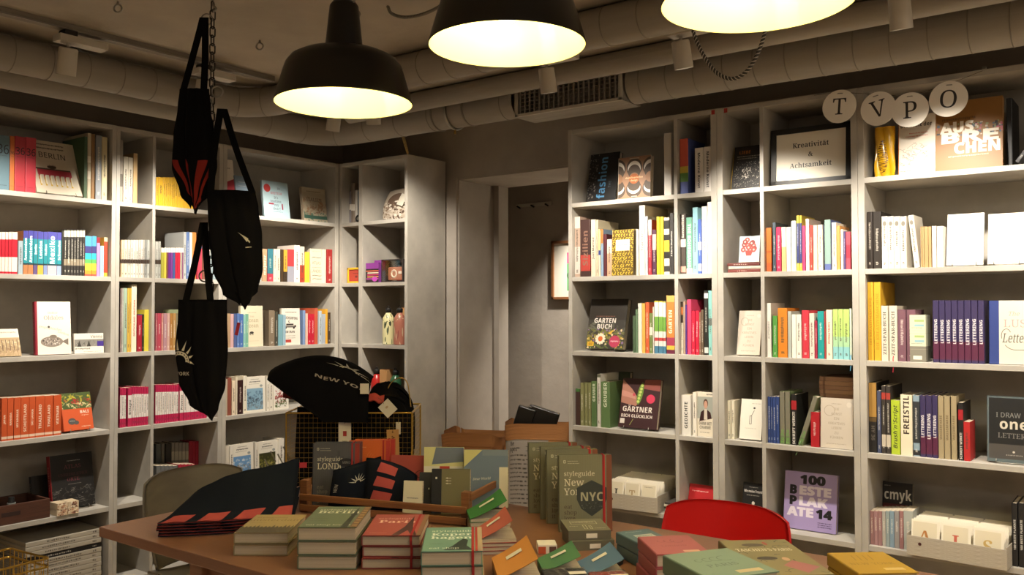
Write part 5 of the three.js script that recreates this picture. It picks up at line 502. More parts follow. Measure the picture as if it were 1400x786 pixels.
["B",4,-0.9646,0.0346,0.1857,-0.022,"#ece4dc","wide-bay white guide with magenta ends, third from the corner, fourth shelf, hanging bags case",10,{"b":[[0,0.2,"#bc2050"],[0.78,1,"#bc2050"]],"m":"k"}],
["B",4,-0.9378,0.017,0.1839,-0.022,"#ece4dc","wide-bay white guide with magenta ends, second from the corner, fourth shelf, hanging bags case",10,{"b":[[0,0.2,"#bc2050"],[0.78,1,"#bc2050"]],"m":"k"}],
["B",4,-0.9184,0.0198,0.1826,-0.022,"#ece4dc","wide-bay white guide with magenta ends, first from the corner, fourth shelf, hanging bags case",10,{"b":[[0,0.2,"#bc2050"],[0.78,1,"#bc2050"]],"m":"k"}],
["B",5,-1.0968,0.0289,0.2417,-0.17,"#585d5e","charcoal book, second from the corner, fifth shelf, hanging bags case",11,{}],
["B",5,-1.0703,0.0189,0.2397,-0.17,"#6a6660","charcoal book beside the black one, wide bay, fifth shelf, bookcase behind the hanging bags",11,{}],
["B",5,-1.0391,0.0336,0.2379,-0.17,"#2e2926","black book, wide bay, fifth shelf, bookcase behind the hanging bags",11,{}],
["B",5,-1.0129,0.0169,0.2384,-0.17,"#86807a","grey guide with pale label, back row, fifth from the corner, fifth shelf, hanging bags case",11,{"b":[[0.2,0.4,"#b0a898"]]}],
["B",5,-0.9917,0.0236,0.2356,-0.17,"#86807a","grey guide with pale label, back row, fourth from the corner, fifth shelf, hanging bags case",11,{"b":[[0.2,0.4,"#b0a898"]]}],
["B",5,-0.9692,0.0197,0.2327,-0.17,"#86807a","grey guide with pale label, back row, third from the corner, fifth shelf, hanging bags case",11,{"b":[[0.2,0.4,"#b0a898"]]}],
["B",5,-0.9485,0.0198,0.2299,-0.17,"#86807a","grey guide with pale label, back row, second from the corner, fifth shelf, hanging bags case",11,{"b":[[0.2,0.4,"#b0a898"]]}],
["B",5,-0.928,0.0191,0.2272,-0.17,"#86807a","grey guide with pale label, back row, first from the corner, fifth shelf, hanging bags case",11,{"b":[[0.2,0.4,"#b0a898"]]}],
["B",5,-0.9062,0.0193,0.2325,-0.17,"#a81e38","crimson guide standing in the back row, third from the corner, fifth shelf, hanging bags case",11,{}],
["B",5,-0.8863,0.0186,0.2299,-0.17,"#a81e38","crimson guide standing in the back row, second from the corner, fifth shelf, hanging bags case",11,{}],
["B",5,-0.8663,0.0196,0.2273,-0.17,"#a81e38","crimson guide standing in the back row, first from the corner, fifth shelf, hanging bags case",11,{}],
["B",5,-1.1803,0.0237,0.1536,-0.03,"#6a6c6c","small grey guide in front row, fifth from the corner, fifth shelf, hanging bags case",11,{}],
["B",5,-1.1568,0.0214,0.1502,-0.03,"#6a6c6c","small grey guide in front row, fourth from the corner, fifth shelf, hanging bags case",11,{}],
["B",5,-1.1342,0.0216,0.147,-0.03,"#6a6c6c","small grey guide in front row, third from the corner, fifth shelf, hanging bags case",11,{}],
["B",5,-1.1111,0.0226,0.1437,-0.03,"#6a6c6c","small grey guide in front row, second from the corner, fifth shelf, hanging bags case",11,{}],
["B",5,-1.0856,0.0263,0.1401,-0.03,"#6a6c6c","small grey guide in front row, first from the corner, fifth shelf, hanging bags case",11,{}],
["B",5,-1.0592,0.0179,0.144,-0.03,"#b0223e","small crimson guide in front row, fifth from the corner, fifth shelf, hanging bags case",11,{}],
["B",5,-1.0393,0.0198,0.1412,-0.03,"#b0223e","small crimson guide in front row, fourth from the corner, fifth shelf, hanging bags case",11,{}],
["B",5,-1.0185,0.0199,0.1383,-0.03,"#b0223e","small crimson guide in front row, third from the corner, fifth shelf, hanging bags case",11,{}],
["B",5,-0.9983,0.0183,0.1354,-0.03,"#b0223e","small crimson guide in front row, second from the corner, fifth shelf, hanging bags case",11,{}],
["B",5,-0.9789,0.0185,0.1327,-0.03,"#b0223e","small crimson guide in front row, first from the corner, fifth shelf, hanging bags case",11,{}],
["C",2,-0.5711,0.024,0.2061,-0.022,"#efe8d8","white book, second shelf, bookcase above the wire basket",12,{}],
["C",2,-0.5389,0.0326,0.185,-0.022,"#c4a07c","tan book with sideways handwriting, second shelf, bookcase above the wire basket",12,{"t":"mejorar"}],
["C",2,-0.4988,0.0399,0.1873,-0.022,"#3a7c8c","thick teal book, second shelf, bookcase above the wire basket",12,{"m":"w","b":[[0.76,1,"#c04052"]]}],
["C",2,-0.4651,0.022,0.1882,-0.022,"#ece2cc","cream book beside the teal one, second shelf, bookcase above the wire basket",12,{"m":"k"}],
["C",2,-0.4412,0.0239,0.1905,-0.022,"#e6dcc4","cream book beside the dark brown one, second shelf, bookcase above the wire basket",12,{"m":"k"}],
["C",2,-0.4148,0.0188,0.1885,-0.022,"#483620","dark brown book, second shelf, bookcase above the wire basket",12,{}],
["C",2,-0.391,0.0255,0.1874,-0.022,"#dfa638","yellow book beside the dark brown one, second shelf, bookcase above the wire basket",12,{"b":[[0.68,1,"#3a2e20"]],"m":"k"}],
["C",2,-0.3516,0.0478,0.192,-0.022,"#bf3e42","thick red book beside the yellow one, second shelf, bookcase above the wire basket",12,{"b":[[0.52,1,"#9a9aa6"]]}],
["C",2,-0.305,0.0413,0.2193,-0.022,"#efe4dd","thick white book, second shelf, bookcase above the wire basket",12,{"m":"k"}],
["C",2,-0.2664,0.0327,0.2141,-0.022,"#d6c7b4","cream book beside the white one, second shelf, bookcase above the wire basket",12,{"b":[[0.52,1,"#a63e28"]],"m":"k"}],
["C",2,-0.229,0.0349,0.1836,-0.022,"#e6ba3c","yellow book beside the cream one, second shelf, bookcase above the wire basket",12,{}],
["C",2,-0.0961,0.0267,0.206,-0.022,"#e4d4be","cream book beside the yellow one, second shelf, bookcase above the wire basket",12,{}],
["C",2,-0.0542,0.0434,0.2083,-0.022,"#9e2828","thick red book beside the cream one, second shelf, bookcase above the wire basket",12,{"m":"w"}],
["C",3,-0.7938,0.0194,0.186,-0.022,"#7a8a60","moss green book, third shelf, bookcase above the wire basket",13,{}],
["C",3,-0.7733,0.0196,0.1883,-0.022,"#a88a6a","tan book, third shelf, bookcase above the wire basket",13,{}],
["C",3,-0.7527,0.0197,0.1858,-0.022,"#c8a0a0","dusty pink book, third shelf, bookcase above the wire basket",13,{}],
["C",3,-0.7319,0.0178,0.1867,-0.022,"#4a5a8a","blue book beside the dusty pink one, third shelf, bookcase above the wire basket",13,{}],
["C",3,-0.7123,0.0174,0.188,-0.022,"#5674ae","blue book, second from the corner, third shelf, wire basket case",13,{"m":"w"}],
["C",3,-0.6911,0.0229,0.1854,-0.022,"#466cac","blue book beside the pale teal one, third shelf, bookcase above the wire basket",13,{"m":"w"}],
["C",3,-0.6707,0.0161,0.1829,-0.022,"#8ac0b4","pale teal book beside the blue one, third shelf, bookcase above the wire basket",13,{"m":"w"}],
["C",3,-0.6536,0.0162,0.1852,-0.022,"#7ab49c","green book, third shelf, bookcase above the wire basket",13,{"m":"w"}],
["C",3,-0.4848,0.0406,0.2045,-0.022,"#887864","thick taupe book, third shelf, bookcase above the wire basket",13,{"m":"w"}],
["C",3,-0.4525,0.0197,0.1968,-0.022,"#48483e","dark green book, third shelf, bookcase above the wire basket",13,{"m":"w"}],
["C",3,-0.4244,0.0321,0.1813,-0.022,"#7aa8b4","pale teal book beside the dark green one, third shelf, bookcase above the wire basket",13,{}],
["C",3,-0.3969,0.0207,0.1786,-0.022,"#98b8c8","pale teal book beside the pale blue one, third shelf, bookcase above the wire basket",13,{}],
["C",3,-0.2504,0.0181,0.204,-0.022,"#7c94be","pale blue book, third shelf, bookcase above the wire basket",13,{}],
["C",3,-0.2315,0.0176,0.1854,-0.022,"#d6b6a4","cream book, third shelf, bookcase above the wire basket",13,{}],
["C",3,-0.2097,0.024,0.1827,-0.022,"#be1e36","red book, second from the corner, third shelf, wire basket case",13,{"m":"w"}],
["C",3,-0.1846,0.0242,0.1825,-0.022,"#be1e36","red book, first from the corner, third shelf, wire basket case",13,{"m":"w"}],
["C",3,-0.1588,0.0255,0.2172,-0.022,"#be583e","orange red book, third shelf, bookcase above the wire basket",13,{}],
["C",3,-0.126,0.0215,0.201,-0.022,"#b8c4cc","pale grey book beside the orange red one, third shelf, bookcase above the wire basket",13,{"m":"k"}],
["C",3,-0.1004,0.0275,0.182,-0.022,"#a8b0ba","pale grey book beside the yellow one, third shelf, bookcase above the wire basket",13,{}],
["C",3,-0.0765,0.0173,0.2117,-0.022,"#dfa638","yellow book, third shelf, bookcase above the wire basket",13,{}],
["C",3,-0.0555,0.02,0.1899,-0.022,"#48382a","dark brown book, third shelf, bookcase above the wire basket",13,{"m":"w"}],
["C",4,-0.7919,0.0231,0.1987,-0.022,"#c8b8a0","beige book, fourth shelf, bookcase above the wire basket",14,{}],
["C",4,-0.7654,0.025,0.2044,-0.022,"#8a4a3a","brown book, fourth shelf, bookcase above the wire basket",14,{}],
["C",4,-0.74,0.0203,0.1873,-0.022,"#e8d6bc","cream book, fourth shelf, bookcase above the wire basket",14,{"m":"k"}],
["C",4,-0.7213,0.0122,0.209,-0.022,"#d8ccb6","slim cream book, fourth shelf, bookcase above the wire basket",14,{}],
["C",4,-0.6963,0.0323,0.188,-0.022,"#341616","dark brown book, fourth shelf, bookcase above the wire basket",14,{"m":"w"}],
["C",4,-0.6651,0.0234,0.209,-0.022,"#efe8d6","white book beside the dark brown one, fourth shelf, bookcase above the wire basket",14,{"m":"k"}],
["C",4,-0.51,0.0186,0.1946,-0.022,"#eee8da","white book, second from the corner, fourth shelf, wire basket case",14,{"m":"k"}],
["C",4,-0.4877,0.0241,0.197,-0.022,"#eee6d8","white book, first from the corner, fourth shelf, wire basket case",14,{"m":"k"}],
["C",5,-0.7846,0.0378,0.2039,-0.022,"#e0d8c8","thick white book beside the white one, fifth shelf, bookcase above the wire basket",15,{}],
["C",5,-0.7499,0.0229,0.2031,-0.022,"#eee8dc","white book beside the white one, fifth shelf, bookcase above the wire basket",15,{"m":"k"}],
["C",5,-0.5848,0.018,0.2011,-0.022,"#eee8dc","white book beside the white one, fifth shelf, bookcase above the wire basket",15,{"m":"k"}],
["C",5,-0.4137,0.0391,0.2019,-0.022,"#eee8dc","thick white book beside the white one, fifth shelf, bookcase above the wire basket",15,{"m":"k"}],
["D",1,0.034,0.015,0.2058,-0.06,"#8c888e","grey book, narrow bay, top shelf, bookcase holding the bottles",16,{"b":[[0.4,0.57,"#ece4d8"]]}],
["D",1,0.0512,0.0159,0.2558,-0.06,"#8a7a6c","taupe book beside the grey one, narrow bay, top shelf, bookcase holding the bottles",16,{"b":[[0.52,0.68,"#ece4d8"]]}],
["D",1,0.0684,0.0148,0.2512,-0.06,"#9c8c7c","taupe book beside the pale grey one, narrow bay, top shelf, bookcase holding the bottles",16,{"b":[[0.52,0.68,"#ece4d8"]]}],
["D",1,0.0897,0.0238,0.2067,-0.06,"#d2ccc4","pale grey book, narrow bay, top shelf, bookcase holding the bottles",16,{}],
["D",1,0.1088,0.0116,0.1971,-0.06,"#6489a4","slim blue book, narrow bay, top shelf, bookcase holding the bottles",16,{}],
["E",1,2.2318,0.0388,0.2953,-0.03,"#d8d2c8","tall pale grey book, wide bay, top shelf, bookcase beside the doorway",17,{}],
["E",1,2.3184,0.0418,0.2571,-0.022,"#d8604a","thick rainbow book, narrow bay, top shelf, bookcase beside the doorway",18,{"b":[[0,0.5,"#d8604a"],[0.5,0.62,"#d8c04a"],[0.62,0.78,"#6a9a4a"],[0.78,1,"#5a6ab0"]]}],
["E",1,2.3944,0.0419,0.2061,-0.022,"#eae4dc","thick white book lettered Moderne Kunst, first from the doorway, top shelf, doorway case",18,{"t":"Moderne Kunst","tc":"#2a2a2a","d":1,"ts":0.4}],
["E",1,2.4371,0.0392,0.2075,-0.022,"#eae4dc","thick white book lettered Moderne Kunst, second from the doorway, top shelf, doorway case",18,{"t":"Moderne Kunst","tc":"#2a2a2a","d":1,"ts":0.4}],
["E",2,1.7322,0.0313,0.3026,-0.022,"#b09684","tall beige book beside the dark brown one, wide bay, second shelf, bookcase beside the doorway",19,{"b":[[0,0.2,"#d8ccc0"],[0.5,0.95,"#cfc4b8"]],"m":"k"}],
["E",2,1.7798,0.057,0.2854,-0.022,"#432c28","thick dark book with red flowers, wide bay, second shelf, bookcase beside the doorway",19,{"t":"Sizilien","tc":"#8a6a5a","b":[[0.62,0.9,"#b04038"]]}],
["E",2,1.8264,0.0279,0.2825,-0.022,"#d8ccb6","tall cream book lettered Just Married, wide bay, second shelf, bookcase beside the doorway",19,{"t":"Just Married","tc":"#3a3430","ts":0.42}],
["E",2,1.8484,0.0115,0.2783,-0.022,"#cbc0a2","tall beige book beside the yellow one, wide bay, second shelf, bookcase beside the doorway",19,{"m":"k"}],
["E",2,1.8619,0.0115,0.2332,-0.022,"#dcc88c","slim yellow book, wide bay, second shelf, bookcase beside the doorway",19,{"b":[[0.45,0.55,"#2a3a80"],[0.55,1,"#d8ccb8"]]}],
["E",2,1.8765,0.0133,0.2323,-0.022,"#c4763a","slim tan book, wide bay, second shelf, bookcase beside the doorway",19,{"b":[[0.3,1,"#8aa0b8"]]}],
["E",2,1.8943,0.0181,0.2065,-0.022,"#582830","dark brown book, wide bay, second shelf, bookcase beside the doorway",19,{}],
["E",2,1.9187,0.0266,0.1806,-0.022,"#d0a488","beige book, wide bay, second shelf, bookcase beside the doorway",19,{"b":[[0.0,0.4,"#e8dccb"]],"m":"k"}],
["E",2,2.0737,0.0142,0.221,-0.022,"#efe6cf","cream book, wide bay, second shelf, bookcase beside the doorway",19,{}],
["E",2,2.0988,0.0304,0.3333,-0.022,"#f0eae0","tall white book lettered Trachten, wide bay, second shelf, bookcase beside the doorway",19,{"t":"Trachten","tc":"#8a8a86","ts":0.5}],
["E",2,2.1222,0.0129,0.2794,-0.022,"#cdd4d8","tall pale grey book, wide bay, second shelf, bookcase beside the doorway",19,{}],
["E",2,2.14,0.0185,0.2623,-0.022,"#e8d8ca","white book, wide bay, second shelf, bookcase beside the doorway",19,{"b":[[0.28,1,"#b83a44"]],"m":"w"}],
["E",2,2.1626,0.0207,0.2132,-0.022,"#58364e","dark green book, wide bay, second shelf, bookcase beside the doorway",19,{"m":"w","b":[[0.1,0.45,"#d8b8b8"]]}],
["E",2,2.184,0.0171,0.2742,-0.022,"#efd034","tall yellow book, wide bay, second shelf, bookcase beside the doorway",19,{}],
["E",2,2.2032,0.017,0.2729,-0.022,"#efd034","yellow book with faint lettering, wide bay, second shelf, bookcase beside the doorway",19,{}],
["E",2,2.2281,0.0286,0.2671,-0.022,"#e0d8cc","zebra striped book with yellow block, wide bay, second shelf, bookcase beside the doorway",19,{"b":[[0.05,0.2,"#2a2824"],[0.3,0.4,"#2a2824"],[0.4,0.6,"#e8c83a"],[0.6,0.72,"#2a2824"],[0.85,0.95,"#3a3834"]]}],
["E",2,2.2541,0.019,0.2862,-0.022,"#383634","tall charcoal book lettered A Life in Illustration, wide bay, second shelf, bookcase beside the doorway",19,{"t":"A Life in Illustration","tc":"#e8e4da","ts":0.42}],
["E",2,2.3115,0.028,0.2777,-0.022,"#483e38","tall dark brown book lettered Sammelliebe, narrow bay, second shelf, bookcase beside the doorway",20,{"t":"Sammelliebe","tc":"#efe6da","tp":0.2,"ts":0.4,"b":[[0.42,0.55,"#e8e0d4"],[0.87,0.97,"#d09a88"]]}],
["E",2,2.3426,0.0293,0.2601,-0.022,"#68a48c","green book lettered THE BOHEMIANS, narrow bay, second shelf, bookcase beside the doorway",20,{"t":"THE BOHEMIANS","tc":"#efe9dc","d":1,"ts":0.55,"b":[[0.9,1,"#e0dccf"]]}],
["E",2,2.3728,0.0253,0.3042,-0.022,"#8cbec8","tall pale teal book, narrow bay, second shelf, bookcase beside the doorway",20,{"m":"k"}],
["E",2,2.3952,0.0163,0.2488,-0.022,"#4864b0","blue book, narrow bay, second shelf, bookcase beside the doorway",20,{"m":"w","b":[[0.42,0.57,"#dfe2e8"],[0.82,0.95,"#e8e4e0"]]}],
["E",2,2.4182,0.0249,0.306,-0.022,"#eee8e2","tall white book lettered ROCK THE SHACK, narrow bay, second shelf, bookcase beside the doorway",20,{"t":"ROCK THE SHACK","tc":"#6a6662","ts":0.38}],
["E",2,2.444,0.0211,0.3243,-0.022,"#f1ebe4","tall white book lettered JUGENDSTIL, narrow bay, second shelf, bookcase beside the doorway",20,{"t":"JUGENDSTIL","tc":"#a8a29a","ts":0.34,"d":1}],
["E",3,2.0534,0.0144,0.1755,-0.022,"#566c50","pale green book, wide bay, third shelf, bookcase beside the doorway",21,{}],
["E",3,2.0674,0.0111,0.2082,-0.022,"#6c8868","slim pale green book, wide bay, third shelf, bookcase beside the doorway",21,{}],
["E",3,2.0846,0.02,0.2361,-0.022,"#efe9d8","white book, wide bay, third shelf, bookcase beside the doorway",21,{}],
["E",3,2.1046,0.0168,0.236,-0.022,"#e6b458","yellow book, wide bay, third shelf, bookcase beside the doorway",21,{}],
["E",3,2.1241,0.0193,0.2406,-0.022,"#d6623a","orange red book, wide bay, third shelf, bookcase beside the doorway",21,{"m":"w"}],
["E",3,2.1432,0.0166,0.1896,-0.022,"#788850","moss green book, wide bay, third shelf, bookcase beside the doorway",21,{"b":[[0.35,0.55,"#e0d8c8"]],"m":"w"}],
["E",3,2.1561,0.0057,0.2196,-0.022,"#d8d4c4","slim pale grey book, wide bay, third shelf, bookcase beside the doorway",21,{}],
["E",3,2.1716,0.021,0.2472,-0.022,"#d0dcb0","white and green striped garden book, first from the doorway, third shelf, doorway case",21,{"b":[[0,0.03,"#c8b83a"],[0.03,0.3,"#eef0e0"],[0.3,0.58,"#78a848"],[0.58,0.86,"#e8dcd4"],[0.7,0.76,"#c04848"],[0.86,1,"#4a7c98"]]}],
["E",3,2.1944,0.0214,0.247,-0.022,"#d0dcb0","white and green striped garden book, second from the doorway, third shelf, doorway case",21,{"b":[[0,0.03,"#c8b83a"],[0.03,0.3,"#eef0e0"],[0.3,0.58,"#78a848"],[0.58,0.86,"#e8dcd4"],[0.7,0.76,"#c04848"],[0.86,1,"#4a7c98"]]}],
["E",3,2.2139,0.0147,0.2446,-0.022,"#d0dcb0","white and green striped garden book, third from the doorway, third shelf, doorway case",21,{"b":[[0,0.03,"#c8b83a"],[0.03,0.3,"#eef0e0"],[0.3,0.58,"#78a848"],[0.58,0.86,"#e8dcd4"],[0.7,0.76,"#c04848"],[0.86,1,"#4a7c98"]]}],
["E",3,2.2453,0.0416,0.2717,-0.022,"#dc8442","tall orange book lettered GARTEN, wide bay, third shelf, bookcase beside the doorway",21,{"t":"GARTEN","tc":"#f6ead0","tp":0.45,"ts":0.45,"b":[[0,0.12,"#e8b060"],[0.72,0.86,"#a84058"],[0.86,0.93,"#e8b848"],[0.93,1,"#6a2a40"]]}],
["E",3,2.3036,0.0123,0.2419,-0.022,"#38281e","slim dark brown book, narrow bay, third shelf, bookcase beside the doorway",22,{"b":[[0.1,0.25,"#c0703a"],[0.4,1,"#d8ccb8"]],"m":"k"}],
["E",3,2.3159,0.0086,0.244,-0.022,"#b0947e","slim beige book, narrow bay, third shelf, bookcase beside the doorway",22,{}],
["E",3,2.3247,0.0063,0.2282,-0.022,"#563886","slim purple book, narrow bay, third shelf, bookcase beside the doorway",22,{}],
["E",3,2.34,0.0202,0.2529,-0.022,"#d4446a","magenta book, narrow bay, third shelf, bookcase beside the doorway",22,{}],
["E",3,2.3605,0.016,0.2012,-0.022,"#c41e3c","red book, first from the doorway, third shelf, doorway case",22,{"m":"w"}],
["E",3,2.3795,0.0182,0.2012,-0.022,"#c41e3c","red book, second from the doorway, third shelf, doorway case",22,{"m":"w"}],
["E",3,2.3939,0.0079,0.1945,-0.022,"#886654","slim brown book, narrow bay, third shelf, bookcase beside the doorway",22,{"m":"w"}],
["E",3,2.405,0.0114,0.2056,-0.022,"#665644","slim taupe book, narrow bay, third shelf, bookcase beside the doorway",22,{"m":"w"}],
["E",3,2.4234,0.0197,0.2921,-0.022,"#282824","tall black book, narrow bay, third shelf, bookcase beside the doorway",22,{"m":"w","b":[[0.04,0.12,"#e0dcd4"],[0.88,0.97,"#d8d4cc"]]}],
["E",3,2.4437,0.0165,0.2918,-0.022,"#8ac6be","tall pale teal book, narrow bay, third shelf, bookcase beside the doorway",22,{"m":"k","b":[[0.43,0.54,"#6a7470"]]}],
["E",4,1.7325,0.0248,0.1817,-0.022,"#46302a","dark brown book, wide bay, fourth shelf, bookcase beside the doorway",23,{"b":[[0,0.1,"#4a7a3a"]]}],
["E",4,1.7576,0.0207,0.2107,-0.022,"#88885a","taupe book, first from the doorway, fourth shelf, doorway case",23,{"m":"w"}],
["E",4,1.7812,0.0179,0.2119,-0.022,"#88885a","taupe book, second from the doorway, fourth shelf, doorway case",23,{"m":"w"}],
["E",4,1.801,0.0172,0.2129,-0.022,"#88885a","taupe book, third from the doorway, fourth shelf, doorway case",23,{"m":"w"}],
["E",4,1.8269,0.0299,0.2224,-0.022,"#5c784a","green book lettered GRUBER, wide bay, fourth shelf, bookcase beside the doorway",23,{"t":"GRUBER","tc":"#e0e4cc","tp":0.25,"ts":0.5}],
["E",4,1.8547,0.0195,0.2593,-0.022,"#dbd6ca","white book, wide bay, fourth shelf, bookcase beside the doorway",23,{"m":"k","b":[[0,0.07,"#6a6a58"]]}],
["E",4,1.892,0.0509,0.2228,-0.022,"#627e4e","thick green book lettered GRUBER, wide bay, fourth shelf, bookcase beside the doorway",23,{"t":"GRUBER","tc":"#e0e4cc","tp":0.25,"ts":0.4}],
["E",4,2.3215,0.0479,0.1834,-0.022,"#e6e2d8","thick white book lettered GEDICHTE, narrow bay, fourth shelf, bookcase beside the doorway",24,{"t":"GEDICHTE","tc":"#2a2a2a","ts":0.35}],
["E",4,2.3639,0.0179,0.1983,-0.022,"#efe8da","white book, narrow bay, fourth shelf, bookcase beside the doorway",24,{"m":"k"}],
["F",2,2.7188,0.0226,0.1904,-0.022,"#d56c26","orange book, wide bay, second shelf, bookcase with the framed sign",25,{"b":[[0.53,0.56,"#a84a1a"],[0.8,1,"#c05a2a"]]}],
["F",2,2.743,0.0136,0.2132,-0.022,"#47535e","pale blue book, wide bay, second shelf, bookcase with the framed sign",25,{"m":"w"}],
["F",2,2.7623,0.0219,0.1919,-0.022,"#c62c58","magenta book, wide bay, second shelf, bookcase with the framed sign",25,{"m":"w"}],
["F",2,2.7849,0.0197,0.1905,-0.022,"#f0e4d4","white book beside the magenta one, wide bay, second shelf, bookcase with the framed sign",25,{"b":[[0.45,1,"#e8b880"]]}],
["F",2,2.8058,0.0184,0.1893,-0.022,"#f1ede6","white book, second from the doorway, second shelf, framed sign case",25,{}],
["F",2,2.8278,0.0214,0.2152,-0.022,"#d2decb","white book beside the blue one, wide bay, second shelf, bookcase with the framed sign",25,{}],
["F",2,2.8456,0.0103,0.2367,-0.022,"#3c4880","dark blue book with yellow ends, first from the doorway, second shelf, framed sign case",25,{"m":"w","b":[[0,0.15,"#d8c040"],[0.86,1,"#e0c84a"]]}],
["F",2,2.8577,0.0103,0.2359,-0.022,"#3c4880","dark blue book with yellow ends, second from the doorway, second shelf, framed sign case",25,{"m":"w","b":[[0,0.15,"#d8c040"],[0.86,1,"#e0c84a"]]}],
["F",2,2.8707,0.0122,0.1915,-0.022,"#ca4476","slim magenta book, wide bay, second shelf, bookcase with the framed sign",25,{}],
["F",2,2.8868,0.0144,0.2201,-0.022,"#efdacd","cream book beside the magenta one, wide bay, second shelf, bookcase with the framed sign",25,{}],
["F",2,2.9022,0.0124,0.1916,-0.022,"#ce463c","slim red book, wide bay, second shelf, bookcase with the framed sign",25,{"m":"w"}],
["F",2,2.9192,0.0166,0.1906,-0.022,"#e7d5ba","cream book beside the red one, wide bay, second shelf, bookcase with the framed sign",25,{}],
["F",2,2.9399,0.0191,0.1913,-0.022,"#ebe2cc","cream book beside the pale teal one, wide bay, second shelf, bookcase with the framed sign",25,{"m":"k"}],
["F",2,2.9701,0.0253,0.2109,-0.022,"#8ca8a0","pale teal book, wide bay, second shelf, bookcase with the framed sign",25,{"b":[[0.88,1,"#5a68a0"]]}],
["F",2,2.9969,0.0183,0.1975,-0.022,"#ebdfca","cream book beside the pale teal one, wide bay, second shelf, bookcase with the framed sign",25,{"m":"k"}],
["F",2,3.0144,0.0127,0.1829,-0.022,"#d69852","slim orange book, wide bay, second shelf, bookcase with the framed sign",25,{}],
["F",2,3.0288,0.0093,0.1666,-0.022,"#efe6da","small white book, wide bay, second shelf, bookcase with the framed sign",25,{"m":"k"}],
["F",2,3.0388,0.0074,0.1584,-0.022,"#584876","small purple book, wide bay, second shelf, bookcase with the framed sign",25,{"m":"w"}],
["F",2,3.0536,0.018,0.1556,-0.022,"#c64858","small red book, wide bay, second shelf, bookcase with the framed sign",25,{"b":[[0.35,0.7,"#a82a40"]]}],
["F",3,2.7165,0.0181,0.2344,-0.022,"#efeadf","white book lettered ACHTSAMKEIT, wide bay, third shelf, bookcase with the framed sign",26,{"t":"ACHTSAMKEIT","tc":"#8a8680","ts":0.4}],
["F",3,2.7427,0.0206,0.1787,-0.022,"#569846","green book, wide bay, third shelf, bookcase with the framed sign",26,{"m":"w"}],
["F",3,2.7758,0.0414,0.2129,-0.022,"#de8628","thick orange book with round white mark, wide bay, third shelf, bookcase with the framed sign",26,{"m":"k"}],
["F",3,2.8065,0.0152,0.1988,-0.022,"#b6bab0","pale grey book, wide bay, third shelf, bookcase with the framed sign",26,{}],
["F",3,2.8248,0.0174,0.1849,-0.022,"#efebdf","white book beside the pale grey one, wide bay, third shelf, bookcase with the framed sign",26,{}],
["F",3,2.846,0.0214,0.185,-0.022,"#eee6d8","white book beside the red one, wide bay, third shelf, bookcase with the framed sign",26,{"m":"k"}],
["F",3,2.8741,0.0295,0.2028,-0.022,"#ca3644","red book, wide bay, third shelf, bookcase with the framed sign",26,{"m":"w"}],
["F",3,2.901,0.0203,0.1902,-0.022,"#efd4c4","cream book beside the red one, wide bay, third shelf, bookcase with the framed sign",26,{"m":"k"}],
["F",3,2.9187,0.0094,0.1597,-0.022,"#a62c46","small red book, wide bay, third shelf, bookcase with the framed sign",26,{"m":"w"}],
["F",3,2.9385,0.0259,0.1989,-0.022,"#1c9896","teal book, wide bay, third shelf, bookcase with the framed sign",26,{"m":"w"}],
["F",3,2.9556,0.0049,0.1989,-0.022,"#ae4644","slim red book, wide bay, third shelf, bookcase with the framed sign",26,{}],
["F",3,2.9729,0.0249,0.2047,-0.022,"#f1dac4","cream book beside the red one, wide bay, third shelf, bookcase with the framed sign",26,{"m":"r"}],
["F",3,2.9983,0.021,0.2074,-0.022,"#b6d674","lime to turquoise book with dark lettering, first from the doorway, third shelf, framed sign case",26,{"m":"k","b":[[0.55,0.75,"#a8d0a0"],[0.75,1,"#8cc6c8"]]}],
["F",3,3.0194,0.0191,0.2074,-0.022,"#b6d674","lime to turquoise book with dark lettering, second from the doorway, third shelf, framed sign case",26,{"m":"k","b":[[0.55,0.75,"#a8d0a0"],[0.75,1,"#8cc6c8"]]}],
["F",3,3.0422,0.0246,0.2073,-0.022,"#b6d674","lime to turquoise book with dark lettering, third from the doorway, third shelf, framed sign case",26,{"m":"k","b":[[0.55,0.75,"#a8d0a0"],[0.75,1,"#8cc6c8"]]}],
["F",3,3.0608,0.0085,0.2104,-0.022,"#dde6ce","slim white book, wide bay, third shelf, bookcase with the framed sign",26,{"rib":"#5aa0c8"}],
["F",4,2.5275,0.016,0.1696,-0.03,"#e5dec6","small cream book, first from the doorway, fourth shelf, framed sign case",27,{"m":"k"}],
["F",4,2.5447,0.0149,0.171,-0.03,"#e5dec6","small cream book, second from the doorway, fourth shelf, framed sign case",27,{"m":"k"}],
["F",4,2.7137,0.0124,0.1987,-0.022,"#30457e","slim blue booklet with white lettering, first from the doorway, fourth shelf, framed sign case",28,{"m":"w"}],
["F",4,2.7251,0.0085,0.1994,-0.022,"#30457e","slim blue booklet with white lettering, second from the doorway, fourth shelf, framed sign case",28,{"m":"w"}],
["F",4,2.7368,0.0129,0.2002,-0.022,"#30457e","slim blue booklet with white lettering, third from the doorway, fourth shelf, framed sign case",28,{"m":"w"}],
["F",4,2.7509,0.0134,0.2011,-0.022,"#30457e","slim blue booklet with white lettering, fourth from the doorway, fourth shelf, framed sign case",28,{"m":"w"}],
["F",4,2.7708,0.0209,0.2237,-0.022,"#7c7866","grey green book lettered To Do, first from the doorway, fourth shelf, framed sign case",28,{"t":"To Do","tc":"#6aa04a","tp":0.86,"ts":0.7,"b":[[0.85,1,"#6a7a52"]]}],
["F",4,2.7937,0.0208,0.2251,-0.022,"#7c7866","grey green book lettered To Do, second from the doorway, fourth shelf, framed sign case",28,{"t":"To Do","tc":"#6aa04a","tp":0.86,"ts":0.7,"b":[[0.85,1,"#6a7a52"]]}],
